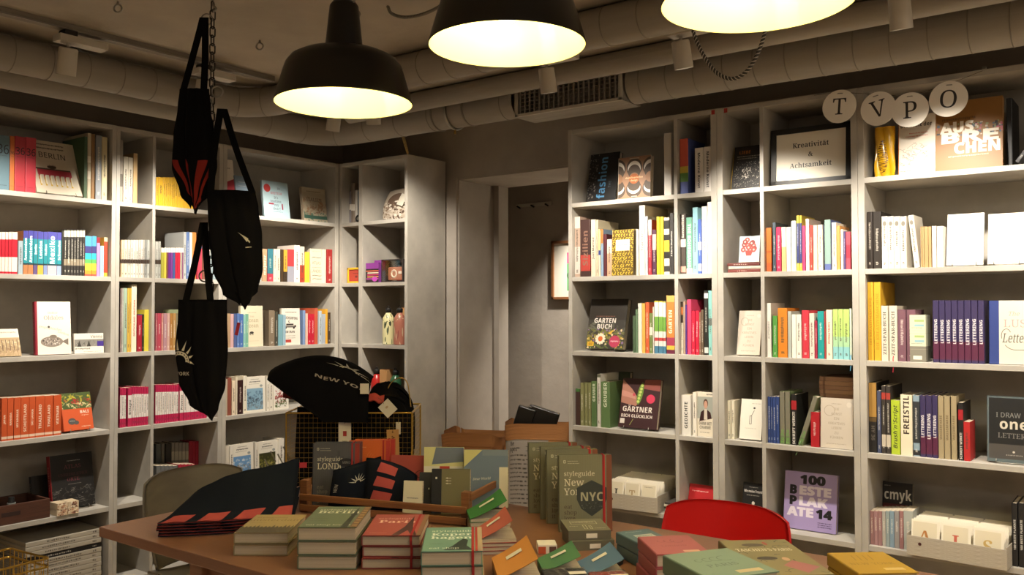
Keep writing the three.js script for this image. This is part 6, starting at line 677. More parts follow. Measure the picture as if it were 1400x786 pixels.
["F",4,2.8209,0.0232,0.2141,-0.022,"#1d1b19","black book lettered SCHRIFT WIRKT!, wide bay, fourth shelf, bookcase with the framed sign",28,{"t":"SCHRIFT WIRKT!","tc":"#efeae0","tp":0.75,"ts":0.5,"b":[[0.12,0.3,"#a82028"]]}],
["F",4,2.8469,0.0204,0.2168,-0.022,"#7c7866","grey green book lettered To Do, leaning over, fourth shelf, bookcase with the framed sign",28,{"t":"To Do","tc":"#6aa04a","tp":0.86,"ts":0.7,"b":[[0.85,1,"#6a7a52"]],"lean":18,"rib":"#6a8a5a"}],
["F",4,2.9097,0.035,0.1462,-0.022,"#ae1c26","small red book, wide bay, fourth shelf, bookcase with the framed sign",28,{"m":"w"}],
["G",2,3.1393,0.0218,0.2321,-0.022,"#2d251f","black book, first from the doorway, second shelf, letter disc case",29,{"m":"w"}],
["G",2,3.1675,0.0307,0.2312,-0.022,"#2a231d","black book beside the white one, second shelf, bookcase under the letter discs",29,{"m":"w"}],
["G",2,3.1964,0.0228,0.2102,-0.022,"#eee7d7","cream book with round grey stamp, first from the doorway, second shelf, letter disc case",29,{"m":"k","dot":1}],
["G",2,3.2194,0.0212,0.2088,-0.022,"#eee7d7","cream book with round grey stamp, second from the doorway, second shelf, letter disc case",29,{"m":"k","dot":1}],
["G",2,3.2426,0.0233,0.2073,-0.022,"#eee7d7","cream book with round grey stamp, third from the doorway, second shelf, letter disc case",29,{"m":"k","dot":1}],
["G",2,3.2668,0.0231,0.2057,-0.022,"#eee7d7","cream book with round grey stamp, fourth from the doorway, second shelf, letter disc case",29,{"m":"k","dot":1}],
["G",2,3.3165,0.0205,0.2085,-0.022,"#eee7d7","cream book with round grey stamp, leaning, second shelf, bookcase under the letter discs",29,{"m":"k","dot":1,"lean":-6}],
["G",2,3.3323,0.005,0.1612,-0.022,"#c6a472","thin kraft brown booklet, first from the doorway, second shelf, letter disc case",29,{}],
["G",2,3.3391,0.0067,0.1608,-0.022,"#c6a472","thin kraft brown booklet, second from the doorway, second shelf, letter disc case",29,{}],
["G",2,3.3504,0.0139,0.1602,-0.022,"#c6a472","thin kraft brown booklet, third from the doorway, second shelf, letter disc case",29,{}],
["G",2,3.3635,0.0104,0.1594,-0.022,"#c6a472","thin kraft brown booklet, fourth from the doorway, second shelf, letter disc case",29,{}],
["G",2,3.3791,0.0154,0.1608,-0.022,"#f2ecdc","small white book beside the tan one, second shelf, bookcase under the letter discs",29,{}],
["G",2,3.3996,0.022,0.1587,-0.022,"#f4f0e6","small white book, second from the doorway, second shelf, letter disc case",29,{}],
["G",3,3.1388,0.0226,0.3166,-0.022,"#d8a72a","tall yellow book lettered DIE KREATIVMASCHINE, first from the doorway, third shelf, letter disc case",30,{"t":"DIE KREATIVMASCHINE","tc":"#b88418","ts":0.45}],
["G",3,3.1652,0.0265,0.3161,-0.022,"#d8a72a","tall yellow book lettered DIE KREATIVMASCHINE, second from the doorway, third shelf, letter disc case",30,{"t":"DIE KREATIVMASCHINE","tc":"#b88418","ts":0.45}],
["G",3,3.1923,0.0256,0.2207,-0.022,"#dcd2be","cream book lettered ZEIT-SPAR-BUCH, first from the doorway, third shelf, letter disc case",30,{"t":"ZEIT-SPAR-BUCH","tc":"#3a3632","ts":0.5}],
["G",3,3.2246,0.0308,0.2206,-0.022,"#dcd2be","cream book lettered ZEIT-SPAR-BUCH, second from the doorway, third shelf, letter disc case",30,{"t":"ZEIT-SPAR-BUCH","tc":"#3a3632","ts":0.5,"rib":"#b02838"}],
["G",3,3.2574,0.0305,0.2051,-0.022,"#78525e","mauve book, first from the doorway, third shelf, letter disc case",30,{"m":"w"}],
["G",3,3.2911,0.0332,0.205,-0.022,"#78525e","mauve book, second from the doorway, third shelf, letter disc case",30,{"m":"w"}],
["G",3,3.3806,0.0215,0.2412,-0.022,"#3a3058","dark blue book lettered LETTERING, first from the doorway, third shelf, letter disc case",30,{"t":"LETTERING","tc":"#ece8e4","tp":0.5,"ts":0.55,"b":[[0.66,0.95,"#5a2440"]]}],
["G",3,3.4028,0.0209,0.241,-0.022,"#3a3058","dark blue book lettered LETTERING, second from the doorway, third shelf, letter disc case",30,{"t":"LETTERING","tc":"#ece8e4","tp":0.5,"ts":0.55,"b":[[0.66,0.95,"#5a2440"]]}],
["G",3,3.4246,0.0207,0.2409,-0.022,"#3a3058","dark blue book lettered LETTERING, third from the doorway, third shelf, letter disc case",30,{"t":"LETTERING","tc":"#ece8e4","tp":0.5,"ts":0.55,"b":[[0.66,0.95,"#5a2440"]]}],
["G",3,3.4464,0.021,0.2407,-0.022,"#3a3058","dark blue book lettered LETTERING, fourth from the doorway, third shelf, letter disc case",30,{"t":"LETTERING","tc":"#ece8e4","tp":0.5,"ts":0.55,"b":[[0.66,0.95,"#5a2440"]]}],
["G",3,3.4687,0.0216,0.2405,-0.022,"#3a3058","dark blue book lettered LETTERING, fifth from the doorway, third shelf, letter disc case",30,{"t":"LETTERING","tc":"#ece8e4","tp":0.5,"ts":0.55,"b":[[0.66,0.95,"#5a2440"]]}],
["G",3,3.4916,0.0222,0.2404,-0.022,"#3a3058","dark blue book lettered LETTERING, sixth from the doorway, third shelf, letter disc case",30,{"t":"LETTERING","tc":"#ece8e4","tp":0.5,"ts":0.55,"b":[[0.66,0.95,"#5a2440"]]}],
["G",3,3.5149,0.0224,0.2402,-0.022,"#3a3058","dark blue book lettered LETTERING, seventh from the doorway, third shelf, letter disc case",30,{"t":"LETTERING","tc":"#ece8e4","tp":0.5,"ts":0.55,"b":[[0.66,0.95,"#5a2440"]]}],
["G",3,3.5373,0.0202,0.24,-0.022,"#3a3058","dark blue book lettered LETTERING, eighth from the doorway, third shelf, letter disc case",30,{"t":"LETTERING","tc":"#ece8e4","tp":0.5,"ts":0.55,"b":[[0.66,0.95,"#5a2440"]]}],
["G",4,3.1423,0.0297,0.2797,-0.022,"#211e1b","tall black book lettered HY 36, fourth shelf, bookcase under the letter discs",31,{"t":"HY 36","tc":"#6a625a","tp":0.72,"ts":0.5,"d":1,"b":[[0,0.5,"#a8803e"],[0.5,0.56,"#604a28"]]}],
["G",4,3.1669,0.0144,0.2494,-0.022,"#484e68","pale blue book beside the dark brown one, fourth shelf, bookcase under the letter discs",31,{"m":"w"}],
["G",4,3.1843,0.0152,0.2697,-0.022,"#39332e","dark brown book, first from the doorway, fourth shelf, letter disc case",31,{"m":"w","b":[[0.1,0.2,"#a83a30"],[0.72,0.9,"#c8bca8"]]}],
["G",4,3.202,0.0165,0.2692,-0.022,"#39332e","dark brown book, second from the doorway, fourth shelf, letter disc case",31,{"m":"w","b":[[0.1,0.2,"#a83a30"],[0.72,0.9,"#c8bca8"]]}],
["G",4,3.2286,0.0332,0.2143,-0.022,"#b2c634","lime green book lettered Brush'n'Script, fourth shelf, bookcase under the letter discs",31,{"t":"Brush'n'Script","tc":"#3a4420","ts":0.5,"it":1}],
["G",4,3.2695,0.0437,0.2384,-0.022,"#e8dec2","thick cream book lettered FREISTIL, fourth shelf, bookcase under the letter discs",31,{"t":"FREISTIL","tc":"#3a2e26","tp":0.25,"ts":0.55}],
["G",4,3.3059,0.0236,0.2381,-0.022,"#8ca2b0","pale blue book, second from the doorway, fourth shelf, letter disc case",31,{"b":[[0.1,0.78,"#33373a"],[0.9,0.98,"#2a2a2a"]],"m":"w"}],
["G",4,3.3298,0.0196,0.2396,-0.022,"#3a3058","dark blue book lettered LETTERING, first from the doorway, fourth shelf, letter disc case",31,{"t":"LETTERING","tc":"#ece8e4","tp":0.5,"ts":0.55,"b":[[0.66,0.95,"#5a2440"]]}],
["G",4,3.3515,0.022,0.2408,-0.022,"#3a3058","dark blue book lettered LETTERING, second from the doorway, fourth shelf, letter disc case",31,{"t":"LETTERING","tc":"#ece8e4","tp":0.5,"ts":0.55,"b":[[0.66,0.95,"#5a2440"]]}],
["G",4,3.3731,0.0193,0.2421,-0.022,"#3a3058","dark blue book lettered LETTERING, third from the doorway, fourth shelf, letter disc case",31,{"t":"LETTERING","tc":"#ece8e4","tp":0.5,"ts":0.55,"b":[[0.66,0.95,"#5a2440"]]}],
["G",4,3.3943,0.0195,0.2401,-0.022,"#a69674","beige book lettered WASSERFARBE, first from the doorway, fourth shelf, letter disc case",31,{"t":"WASSERFARBE","tc":"#6a5a40","ts":0.45}],
["G",4,3.4162,0.0206,0.2414,-0.022,"#a69674","beige book lettered WASSERFARBE, second from the doorway, fourth shelf, letter disc case",31,{"t":"WASSERFARBE","tc":"#6a5a40","ts":0.45}],
["G",4,3.4398,0.0196,0.2428,-0.022,"#a69674","beige book lettered WASSERFARBE, third from the doorway, fourth shelf, letter disc case",31,{"t":"WASSERFARBE","tc":"#6a5a40","ts":0.45}],
["G",4,3.4636,0.017,0.2198,-0.022,"#1d1b19","black book lettered SCHRIFT WIRKT!, fourth shelf, bookcase under the letter discs",31,{"t":"SCHRIFT WIRKT!","tc":"#efeae0","tp":0.75,"ts":0.5,"b":[[0.12,0.3,"#a82028"]]}],
["G",4,3.4841,0.022,0.1477,-0.022,"#b62626","small red book, fourth shelf, bookcase under the letter discs",31,{"m":"k"}],
["G",5,3.1347,0.0145,0.1339,-0.022,"#a67c7c","small dusty pink book, first from the doorway, fifth shelf, letter disc case",32,{"m":"w"}],
["G",5,3.1499,0.0139,0.136,-0.022,"#a88080","small dusty pink book, second from the doorway, fifth shelf, letter disc case",32,{"m":"w"}],
["G",5,3.1655,0.0154,0.1381,-0.022,"#a07878","small dusty pink book beside the pale grey one, fifth shelf, bookcase under the letter discs",32,{"m":"w"}],
["G",5,3.1805,0.0126,0.1402,-0.022,"#b6b2aa","small pale grey book beside the dusty pink one, fifth shelf, bookcase under the letter discs",32,{"m":"w"}],
["G",5,3.1949,0.0142,0.1422,-0.022,"#98a6a6","small grey book beside the pale grey one, fifth shelf, bookcase under the letter discs",32,{"m":"w"}],
["G",5,3.2111,0.0162,0.1445,-0.022,"#88a0b0","small pale blue book, fifth shelf, bookcase under the letter discs",32,{"m":"w"}],
["G",5,3.2291,0.0177,0.147,-0.022,"#9e9896","small grey book beside the pale blue one, fifth shelf, bookcase under the letter discs",32,{"m":"w"}],
["G",5,3.2464,0.015,0.1494,-0.022,"#a67876","small dusty pink book beside the grey one, fifth shelf, bookcase under the letter discs",32,{"m":"w"}],
["G",5,3.2715,0.0333,0.1529,-0.022,"#b6bab2","small pale grey book beside the dusty pink one, fifth shelf, bookcase under the letter discs",32,{"m":"w"}],
["G",5,3.6389,0.0193,0.2309,-0.022,"#1e1c1c","black book lettered 100 BESTE PLAKATE, first from the doorway, fifth shelf, letter disc case",32,{"t":"100 BESTE PLAKATE","tc":"#e0dcd4","ts":0.4}],
["G",5,3.6605,0.02,0.2338,-0.022,"#1e1c1c","black book lettered 100 BESTE PLAKATE, second from the doorway, fifth shelf, letter disc case",32,{"t":"100 BESTE PLAKATE","tc":"#e0dcd4","ts":0.4}],
["G",5,3.6823,0.0199,0.2367,-0.022,"#1e1c1c","black book lettered 100 BESTE PLAKATE, third from the doorway, fifth shelf, letter disc case",32,{"t":"100 BESTE PLAKATE","tc":"#e0dcd4","ts":0.4}],
];
// face-out books: [case, shelf, cover, centre, width, height, thickness, set-back, tilt, turn, raise, spine colour, label]
const FACES=[
["A",1,"berlin",-1.6894,0.2128,0.2787,0.014,-0.03,22,0,0,"#d8ccb4","picture book of Berlin with red gate, top shelf, bookcase of city guides"],
["A",3,"fish",-1.7108,0.1549,0.2457,0.03,-0.03,6,-8,0,"#8a1428","white story book with drawn fish and crimson spine, third shelf, bookcase of city guides"],
["A",3,"vienna",-1.54,0.1428,0.0957,0.012,-0.04,5,0,0,"#e0d8c8","small landscape card pack lettered Vienna, third shelf, bookcase of city guides"],
["A",3,"ruins",-1.916,0.1152,0.1282,0.01,-0.02,20,0,0,"#d8ccb4","small landscape picture book with pale ruins photo, third shelf, bookcase of city guides"],
["A",4,"bali",-1.5903,0.142,0.1781,0.03,-0.03,14,0,0,"#cb5629","orange Bali guide with food photo propped face out, fourth shelf, bookcase of city guides"],
["A",5,"atlas",-1.5882,0.2042,0.2552,0.03,-0.07,10,0,0,"#8a1018","large black atlas with red spine and white map lines, fifth shelf, bookcase of city guides"],
["A",5,"darkplain",-1.6889,0.0944,0.1636,0.02,-0.16,12,0,0,"#1c1a18","plain dark book half hidden behind black atlas, fifth shelf, bookcase of city guides"],
["C",1,"redwhite",-0.7512,0.1037,0.31,0.02,-0.06,8,0,0,"#e8e0d8","white and red cover half hidden by bag, top shelf, bookcase above the wire basket"],
["C",1,"bluegrey",-0.6479,0.1075,0.2216,0.03,-0.05,8,0,0,"#8fa4b4","pale blue book peeking out behind the hanging bag, top shelf, bookcase above the wire basket"],
["C",1,"teatime",-0.4267,0.1835,0.2178,0.02,-0.05,8,0,0,"#9fb8c0","pale blue gift book with red balloon on cover, top shelf, bookcase above the wire basket"],
["C",1,"italien",-0.1391,0.1831,0.2102,0.025,-0.05,8,0,0,"#a89880","book with sunset sea photo lettered Italien, top shelf, bookcase above the wire basket"],
["C",2,"atlasl",-0.1412,0.1005,0.2064,0.02,-0.03,3,0,0,"#d8ccb4","cream atlas with grey lettering and waves, second shelf, bookcase above the wire basket"],
["C",3,"ozean",-0.6165,0.1469,0.2299,0.024,-0.025,2,0,0,"#e8dcc0","cream book with gold title and small elephant, third shelf, bookcase above the wire basket"],
["C",3,"couch",-0.3435,0.1315,0.2158,0.02,-0.025,2,0,0,"#e8e0d0","white book with drawn bus and palm trees, third shelf, bookcase above the wire basket"],
["C",4,"coast",-0.5941,0.1397,0.2008,0.02,-0.025,2,0,0,"#eee8da","white framed book with stormy blue coast photo, fourth shelf, bookcase above the wire basket"],
["C",4,"apples",-0.4148,0.1079,0.1913,0.02,-0.025,2,0,0,"#eee8da","white framed book with red fruit photo, fourth shelf, bookcase above the wire basket"],
["C",5,"mountain",-0.676,0.1468,0.2025,0.02,-0.025,2,0,0,"#eee8da","white framed book with blue sky mountain photo, fifth shelf, bookcase above the wire basket"],
["C",5,"plants",-0.5061,0.1444,0.1976,0.02,-0.025,2,0,0,"#eee8da","white framed book with dark green plant photo, fifth shelf, bookcase above the wire basket"],
["E",1,"fashion",1.8255,0.1727,0.2599,0.03,-0.09,12,0,0,"#2a2826","big black fashion book with sideways blue lettering, wide bay, top shelf, bookcase beside the doorway"],
["E",1,"skandi",2.05,0.1779,0.2036,0.03,-0.03,3,0,0,"#d8ccbc","brown design book with white crescent pattern, wide bay, top shelf, bookcase beside the doorway"],
["E",2,"goldpat",1.9898,0.1211,0.2236,0.03,-0.02,3,0,0,"#d8c48a","gold patterned album with cream label, wide bay, second shelf, bookcase beside the doorway"],
["E",3,"garten",1.8664,0.2151,0.2544,0.035,-0.05,14,0,0,"#3a3428","dark garden book with flower photo and white title, third shelf, bookcase beside the doorway"],
["E",4,"gruen",1.8995,0.0673,0.2606,0.03,-0.17,6,0,0,"#2e3a26","dark green cookbook half hidden behind pea pod cover, fourth shelf, bookcase beside the doorway"],
["E",4,"gaertner",2.0607,0.2082,0.2383,0.025,-0.03,13,0,0,"#4a2a2a","maroon garden book with hands holding a pea pod, fourth shelf, bookcase beside the doorway"],
["E",4,"darm",2.4102,0.079,0.1991,0.025,-0.03,1,0,0,"#e6e0d2","cream book with portrait of woman in dark jacket, fourth shelf, bookcase beside the doorway"],
["E",5,"redbook",2.3674,0.1339,0.1381,0.012,-0.06,18,0,0,"#b01820","flat bright red book leaning, cover outwards, narrow bay, fifth shelf, bookcase beside the doorway"],
["F",1,"liebe",2.5954,0.1354,0.2066,0.02,-0.06,14,0,0,"#d0a830","black book with white splatter and yellow spine, top shelf, bookcase with the framed sign"],
["F",2,"brain",2.612,0.0952,0.1181,0.015,-0.06,8,0,0.045,"#c0ccd0","pale blue book with red cogwheel head drawing, second shelf, bookcase with the framed sign"],
["F",3,"kunst",2.6081,0.1073,0.1997,0.025,-0.05,11,0,0,"#d8cfc0","cream art book leaning beside the panel, narrow bay, third shelf, bookcase with the framed sign"],
["F",4,"figure",2.6225,0.1018,0.1764,0.03,-0.03,11,0,0,"#e6e0d0","white notebook with small drawn figure, leaning, narrow bay, fourth shelf, bookcase with the framed sign"],
["F",4,"kunst",2.9968,0.1324,0.2059,0.025,-0.025,3,0,0,"#d0c4b4","cream art book standing beside red book, wide bay, fourth shelf, bookcase with the framed sign"],
["F",5,"freunde",2.6196,0.099,0.1763,0.02,-0.05,10,0,0,"#1c1a18","black book with white lettering and small figure, fifth shelf, bookcase with the framed sign"],
["F",5,"plakate",2.8613,0.2255,0.2415,0.025,-0.08,8,0,0,"#8a78a8","lilac poster book with black and white block letters, fifth shelf, bookcase with the framed sign"],
["G",1,"welt",3.3126,0.1381,0.2402,0.045,-0.05,4,0,0,"#d07a2a","white book with black title and orange spine, top shelf, bookcase under the letter discs"],
["G",1,"ausbrechen",3.4982,0.2334,0.2762,0.03,-0.045,6,0,0,"#a87838","large ochre book with broken white block letters, top shelf, bookcase under the letter discs"],
["G",2,"blank",3.4795,0.1286,0.2061,0.012,-0.05,12,0,0,"#f0ece4","blank white picture book standing on wire stand, second shelf, bookcase under the letter discs"],
["G",2,"cream",3.6226,0.1299,0.1973,0.015,-0.05,12,0,0,"#f0ece4","white book with cream panel on wire stand, second shelf, bookcase under the letter discs"],
["G",3,"lust",3.6508,0.1773,0.2375,0.03,-0.03,3,0,0,"#2e3f80","white lettering book with blue cloth spine strip, third shelf, bookcase under the letter discs"],
["G",4,"oneletter",3.6372,0.1773,0.2449,0.025,-0.04,4,0,0,"#5a6668","black hand lettering book in grey frame, fourth shelf, bookcase under the letter discs"],
["G",5,"cmyk",3.1868,0.1176,0.2219,0.015,-0.2,6,0,0,"#2a2020","black and red magazine lettered cmyk, fifth shelf, bookcase under the letter discs"],
];
// ------------------------------------------------------------------ bookcases
const SHELF_Y = (n) => 2.28 - 0.37 * n, BT = 0.022, DEPTH = 0.335, baseY = (row) => SHELF_Y(row) + BT / 2;
const CASES = {   // wall L: u = -z, front at x = 0; wall B: u = x, front at z = 0
  A: { wall: 'L', u: [-2.25, -2.228, -1.457, -1.435], div: [], label: 'tall grey bookcase filled with city guides and orange travel books' },
  B: { wall: 'L', u: [-1.435, -1.416, -0.855, -0.830], div: [[-1.243, -1.227]], label: 'tall grey two-bay bookcase standing behind the hanging bags' },
  C: { wall: 'L', u: [-0.830, -0.805, -0.031, -0.001], div: [], label: 'tall grey bookcase above the wire basket in the corner' },
  D: { wall: 'B', u: [0.001, 0.025, 0.559, 0.582], div: [[0.174, 0.206]], label: 'grey corner bookcase holding bottles and camera box beside doorway' },
  E: { wall: 'B', u: [1.693, 1.715, 2.462, 2.490], div: [[2.278, 2.296]], label: 'grey two-bay bookcase with garden books beside the doorway' },
  F: { wall: 'B', u: [2.490, 2.518, 3.074, 3.100], div: [[2.689, 2.706]], label: 'grey two-bay bookcase holding the framed sign' },
  G: { wall: 'B', u: [3.100, 3.126, 3.930, 3.955], div: [], label: 'grey wide bookcase under the hanging letter discs' },
};
const wallTurn = { L: Math.PI / 2, B: 0 };
const onWall = (wall, u, y, w) => (wall === 'L' ? [w, y, -u] : [u, y, w]);
for (const k of Object.keys(CASES)) {
  const c = CASES[k], [a, b, d, e] = c.u, m = (a + e) / 2;
  const t = thing('bookcase', c.label, 'bookcase', onWall(c.wall, m, 0, 0), wallTurn[c.wall]);
  const top = SHELF_Y(0) + BT / 2, G = (x0, x1, y0, y1, z0, z1) => metreUV(board(x1 - x0, y1 - y0, z1 - z0, (x0 + x1) / 2 - m, (y0 + y1) / 2, (z0 + z1) / 2, 0.0012));
  mesh('side_panel', G(a + 0.0005, b, 0, top, -DEPTH, 0), M.shelf, t); mesh('side_panel', G(d, e - 0.0005, 0, top, -DEPTH, 0), M.shelf, t);
  const edges = [b, ...c.div.flat(), d];
  for (const [p, q] of c.div) mesh('divider', G(p, q, 0.02, SHELF_Y(0) - BT / 2, -DEPTH + 0.01, -0.001), M.shelf, t);
  for (let n = 0; n <= 6; n++) for (let i = 0; i < edges.length; i += 2) { if (n === 0 && i > 0) continue; mesh('shelf', G(edges[i], n === 0 ? d : edges[i + 1], SHELF_Y(n) - BT / 2, SHELF_Y(n) + BT / 2, -DEPTH + 0.01, -0.001), M.shelf, t); }
  mesh('back_panel', G(b, d, 0.03, top - 0.002, -DEPTH, -DEPTH + 0.009), M.shelf, t); mesh('plinth', G(b, d, 0, SHELF_Y(6) - BT / 2, -0.06, -0.04), M.shelf, t);
}
// ------------------------------------------------------------------ shelf books
const qy = new THREE.Quaternion(), qz = new THREE.Quaternion(), qb = new THREE.Quaternion().setFromAxisAngle(V3(0, 1, 0), Math.PI / 2);
const bookName = (l, t, h) => (/guide/.test(l.split(',')[0]) || /city guides/.test(l) ? 'travel_guide' : /booklet/.test(l) ? 'booklet' : t < 0.02 ? 'paperback_book' : 'hardcover_book');
for (const [k, row, u, t, h, w, col, label, gi, o] of SPINES) {
  const wall = CASES[k].wall, d = Math.min(0.26 + w, Math.max(0.11, h * (o.t === 'LETTERING' ? 0.8 : 0.72))), hard = t > 0.017 && h > 0.2;
  const rect = spineAtlas.alloc(t * 1100, h * 900, (c, W, H) => drawSpine(c, W, H, col, o));
  const lean = THREE.MathUtils.degToRad(o.lean || 0);
  const g = thing(bookName(label, t, h), label, 'book', onWall(wall, u, baseY(row) + Math.abs(Math.sin(lean)) * t / 2 + 0.0003, w - d / 2), 0, BOOK_GROUPS[gi]);
  qy.setFromAxisAngle(V3(0, 1, 0), wallTurn[wall]); qz.setFromAxisAngle(V3(0, 0, 1), -lean);
  g.quaternion.copy(qy).multiply(qz).multiply(qb);
  bookParts(g, d, h, t, { hard, spine: rect, solid: rect, mat: SPINE_MAT });
  if (o.rib) mesh('ribbon', tube([[-d / 2 - 0.002, 0.02, 0], [-d / 2 - 0.012, 0.004, 0.001], [-d / 2 - 0.018, -0.02, 0.004], [-d / 2 - 0.014, -0.045, 0.0]], 0.0018, 10, 5), std({ color: o.rib, roughness: 0.8 }), g);
}
const STANDS = { berlin: 1, atlas: 1, blank: 1, cream: 1, oneletter: 1, bali: 1, garten: 1, gaertner: 1 };
const qx = new THREE.Quaternion();
function facePose(g, wall, u, y, w, tilt, yaw, t) {
  const th = THREE.MathUtils.degToRad(tilt); g.position.set(...onWall(wall, u, y + Math.sin(th) * t / 2 + 0.0003, w - t / 2));
  qy.setFromAxisAngle(V3(0, 1, 0), wallTurn[wall] + THREE.MathUtils.degToRad(yaw)); qx.setFromAxisAngle(V3(1, 0, 0), -th); g.quaternion.copy(qy).multiply(qx);
}
for (const [k, row, key, u, wd, h, t, w, tilt, yaw, dy, sc, label] of FACES) {
  const wall = CASES[k].wall, st = STANDS[key], lift = st ? 0.004 : 0;
  const g = thing('book', label, 'book'); facePose(g, wall, u, baseY(row) + dy + lift, w, tilt, yaw, t);
  const front = coverUV(key, wd, h), sp = coverAtlas.alloc(t * 500, h * 400, (c, W, H) => { BG(c, W, H, sc); if (t > 0.018) { c.globalAlpha = 0.6; marks(c, W * 0.3, H * 0.2, W * 0.4, H * 0.45, '#d8d0c0', true); c.globalAlpha = 1; } });
  bookParts(g, wd, h, t, { hard: t > 0.015, front, spine: sp, solid: sp, mat: COVER_MAT });
  if (st) { const s = thing('book_stand', `small steel wire stand under the ${label.split(',')[0]}`.split(' ').slice(0, 15).join(' '), 'book stand'); facePose(s, wall, u, baseY(row) + 0.002, w, 0, yaw, 0); const q = wd * 0.32, b = -0.09; mesh('wire', mergeGeometries([tube([[-q, 0.018, 0.006], [-q, 0.002, 0.006], [-q, 0.0018, b]], 0.0016, 14, 5), tube([[q, 0.018, 0.006], [q, 0.002, 0.006], [q, 0.0018, b]], 0.0016, 14, 5), rod([-q, 0.0025, 0.006], [q, 0.0025, 0.006], 0.0016, 5), rod([-q, 0.002, b], [q, 0.002, b], 0.0016, 5)]), M.steel, s); }
}
// helper: put a thing in a bookcase
function inCase(k, row, name, label, category, u, w, yaw = 0, dy = 0, group) { const wall = CASES[k].wall; return thing(name, label, category, onWall(wall, u, baseY(row) + dy + 0.0004, w), wallTurn[wall] + yaw, group); }
const flat = (o) => std({ roughness: 0.7, ...o });
const faceBox = (w, h, d, front, side) => [new THREE.BoxGeometry(w, h, d).translate(0, h / 2, 0), [side, side, side, side, front, side]];
// lying books in shelves
function lyingBook(label, k, row, u, w, dy, wd, dp, t, col, group, o = {}) {
  const wall = CASES[k].wall; const rect = spineAtlas.alloc(Math.max(8, t * 900), wd * 500, (c, W, H) => drawSpine(c, W, H, col, o));
  const g = thing('book', label, 'book', onWall(wall, u, baseY(row) + dy + t / 2 + 0.0003, w - dp / 2), 0, group);
  // spine towards the viewer, front cover up
  qy.setFromAxisAngle(V3(0, 1, 0), wallTurn[wall] + (o.yaw || 0)); qz.setFromEuler(new THREE.Euler(Math.PI / 2, 0, Math.PI / 2, 'XYZ'));
  g.quaternion.copy(qy); const inner = new THREE.Matrix4().makeBasis(V3(0, 0, -1), V3(-1, 0, 0), V3(0, 1, 0)); g.quaternion.multiply(new THREE.Quaternion().setFromRotationMatrix(inner));
  const parts = bookParts(g, dp, wd, t, { hard: o.hard !== 0, spine: rect, solid: rect, mat: SPINE_MAT }); for (const p of parts) p.position.y = -wd / 2;
}
for (let i = 0; i < 12; i++) { const dark = i === 0 || i === 1 || i === 8; lyingBook(`${dark ? 'black' : 'pale'} large flat book, ${ORD[i]} from bottom of the stack under the black atlas`, 'A', 6, -1.655 + rr(-0.002, 0.002), -0.022 - rr(0, 0.004), i * 0.0225, 0.35, 0.27, 0.0222, dark ? '#161412' : '#b4ac9c', 'large flat books stacked on the bottom shelf', { m: dark ? 'w' : 'k' }); }
for (let i = 0; i < 16; i++) lyingBook(`tan flat book, ${ORD[i]} from bottom of the stack behind the cream art book`, 'F', 4, 2.985 + rr(-0.003, 0.003), -0.09, i * 0.0182, 0.15, 0.2, 0.018, i % 2 ? '#a07a62' : '#aa8468', 'tan books stacked in the sign bookcase', { b: [[0.1, 0.16, '#7a5844']] });
for (let i = 0; i < 3; i++) lyingBook(`flat booklet, ${ORD[i]} from bottom, under the cogwheel head book`, 'F', 2, 2.606 + rr(-0.006, 0.006), -0.02, i * 0.0145, 0.15, 0.2, 0.014, ['#7a3a34', '#c8bcae', '#6a3430'][i], 'booklets stacked under the cogwheel book', { m: 'w' });
for (let i = 0; i < 5; i++) lyingBook(`thin booklet, ${ORD[i]} from bottom of the small pile beside the card tray`, 'E', 5, 2.243 + rr(-0.004, 0.004), -0.015, i * 0.0105, 0.06, 0.1, 0.010, ['#3a3632', '#cfc6b6', '#2a2624', '#d8d0c0', '#4a4540'][i], 'booklets piled beside the card tray', { hard: 0 });
lyingBook('flat orange booklet lying before the grey guides', 'B', 5, -1.15, -0.03, 0, 0.07, 0.02, 0.02, '#c8702e', null, { m: 'w' });
// ------------------------------------------------------------------ other things in the shelves
{ // framed sign
  const fw = 0.345, fh = 0.252, t = inCase('F', 1, 'sign_frame', 'black framed sign reading Kreativität und Achtsamkeit', 'sign', 2.885, -0.075, 0, 0.002); const s = new THREE.Group(); s.name = 'panel'; t.add(s); s.rotation.x = -0.05;
  mesh('frame', mergeGeometries([board(fw, 0.024, 0.02, 0, 0.012), board(fw, 0.024, 0.02, 0, fh - 0.012), board(0.024, fh, 0.02, -fw / 2 + 0.012, fh / 2), board(0.024, fh, 0.02, fw / 2 - 0.012, fh / 2)]), M.blackGloss, s);
  const art = canvas(768, 512, (c, W, H) => { BG(c, W, H, '#e6decc'); T(c, 'Kreativität', W * 0.5, H * 0.32, H * 0.14, '#2a2622', { f: 'serif', w: 'bold' }); T(c, '&', W * 0.5, H * 0.52, H * 0.13, '#2a2622', { f: 'serif', w: 'bold' }); T(c, 'Achtsamkeit', W * 0.5, H * 0.74, H * 0.14, '#2a2622', { f: 'serif', w: 'bold' }); });
  const [g, m] = faceBox(fw - 0.044, fh - 0.044, 0.006, flat({ map: tex(art), roughness: 0.45 }), M.paper); mesh('paper', g.translate(0, 0.022, 0.002), m, s); mesh('foot', board(0.07, 0.006, 0.05, 0, 0.003, -0.02), M.steel, t);
}
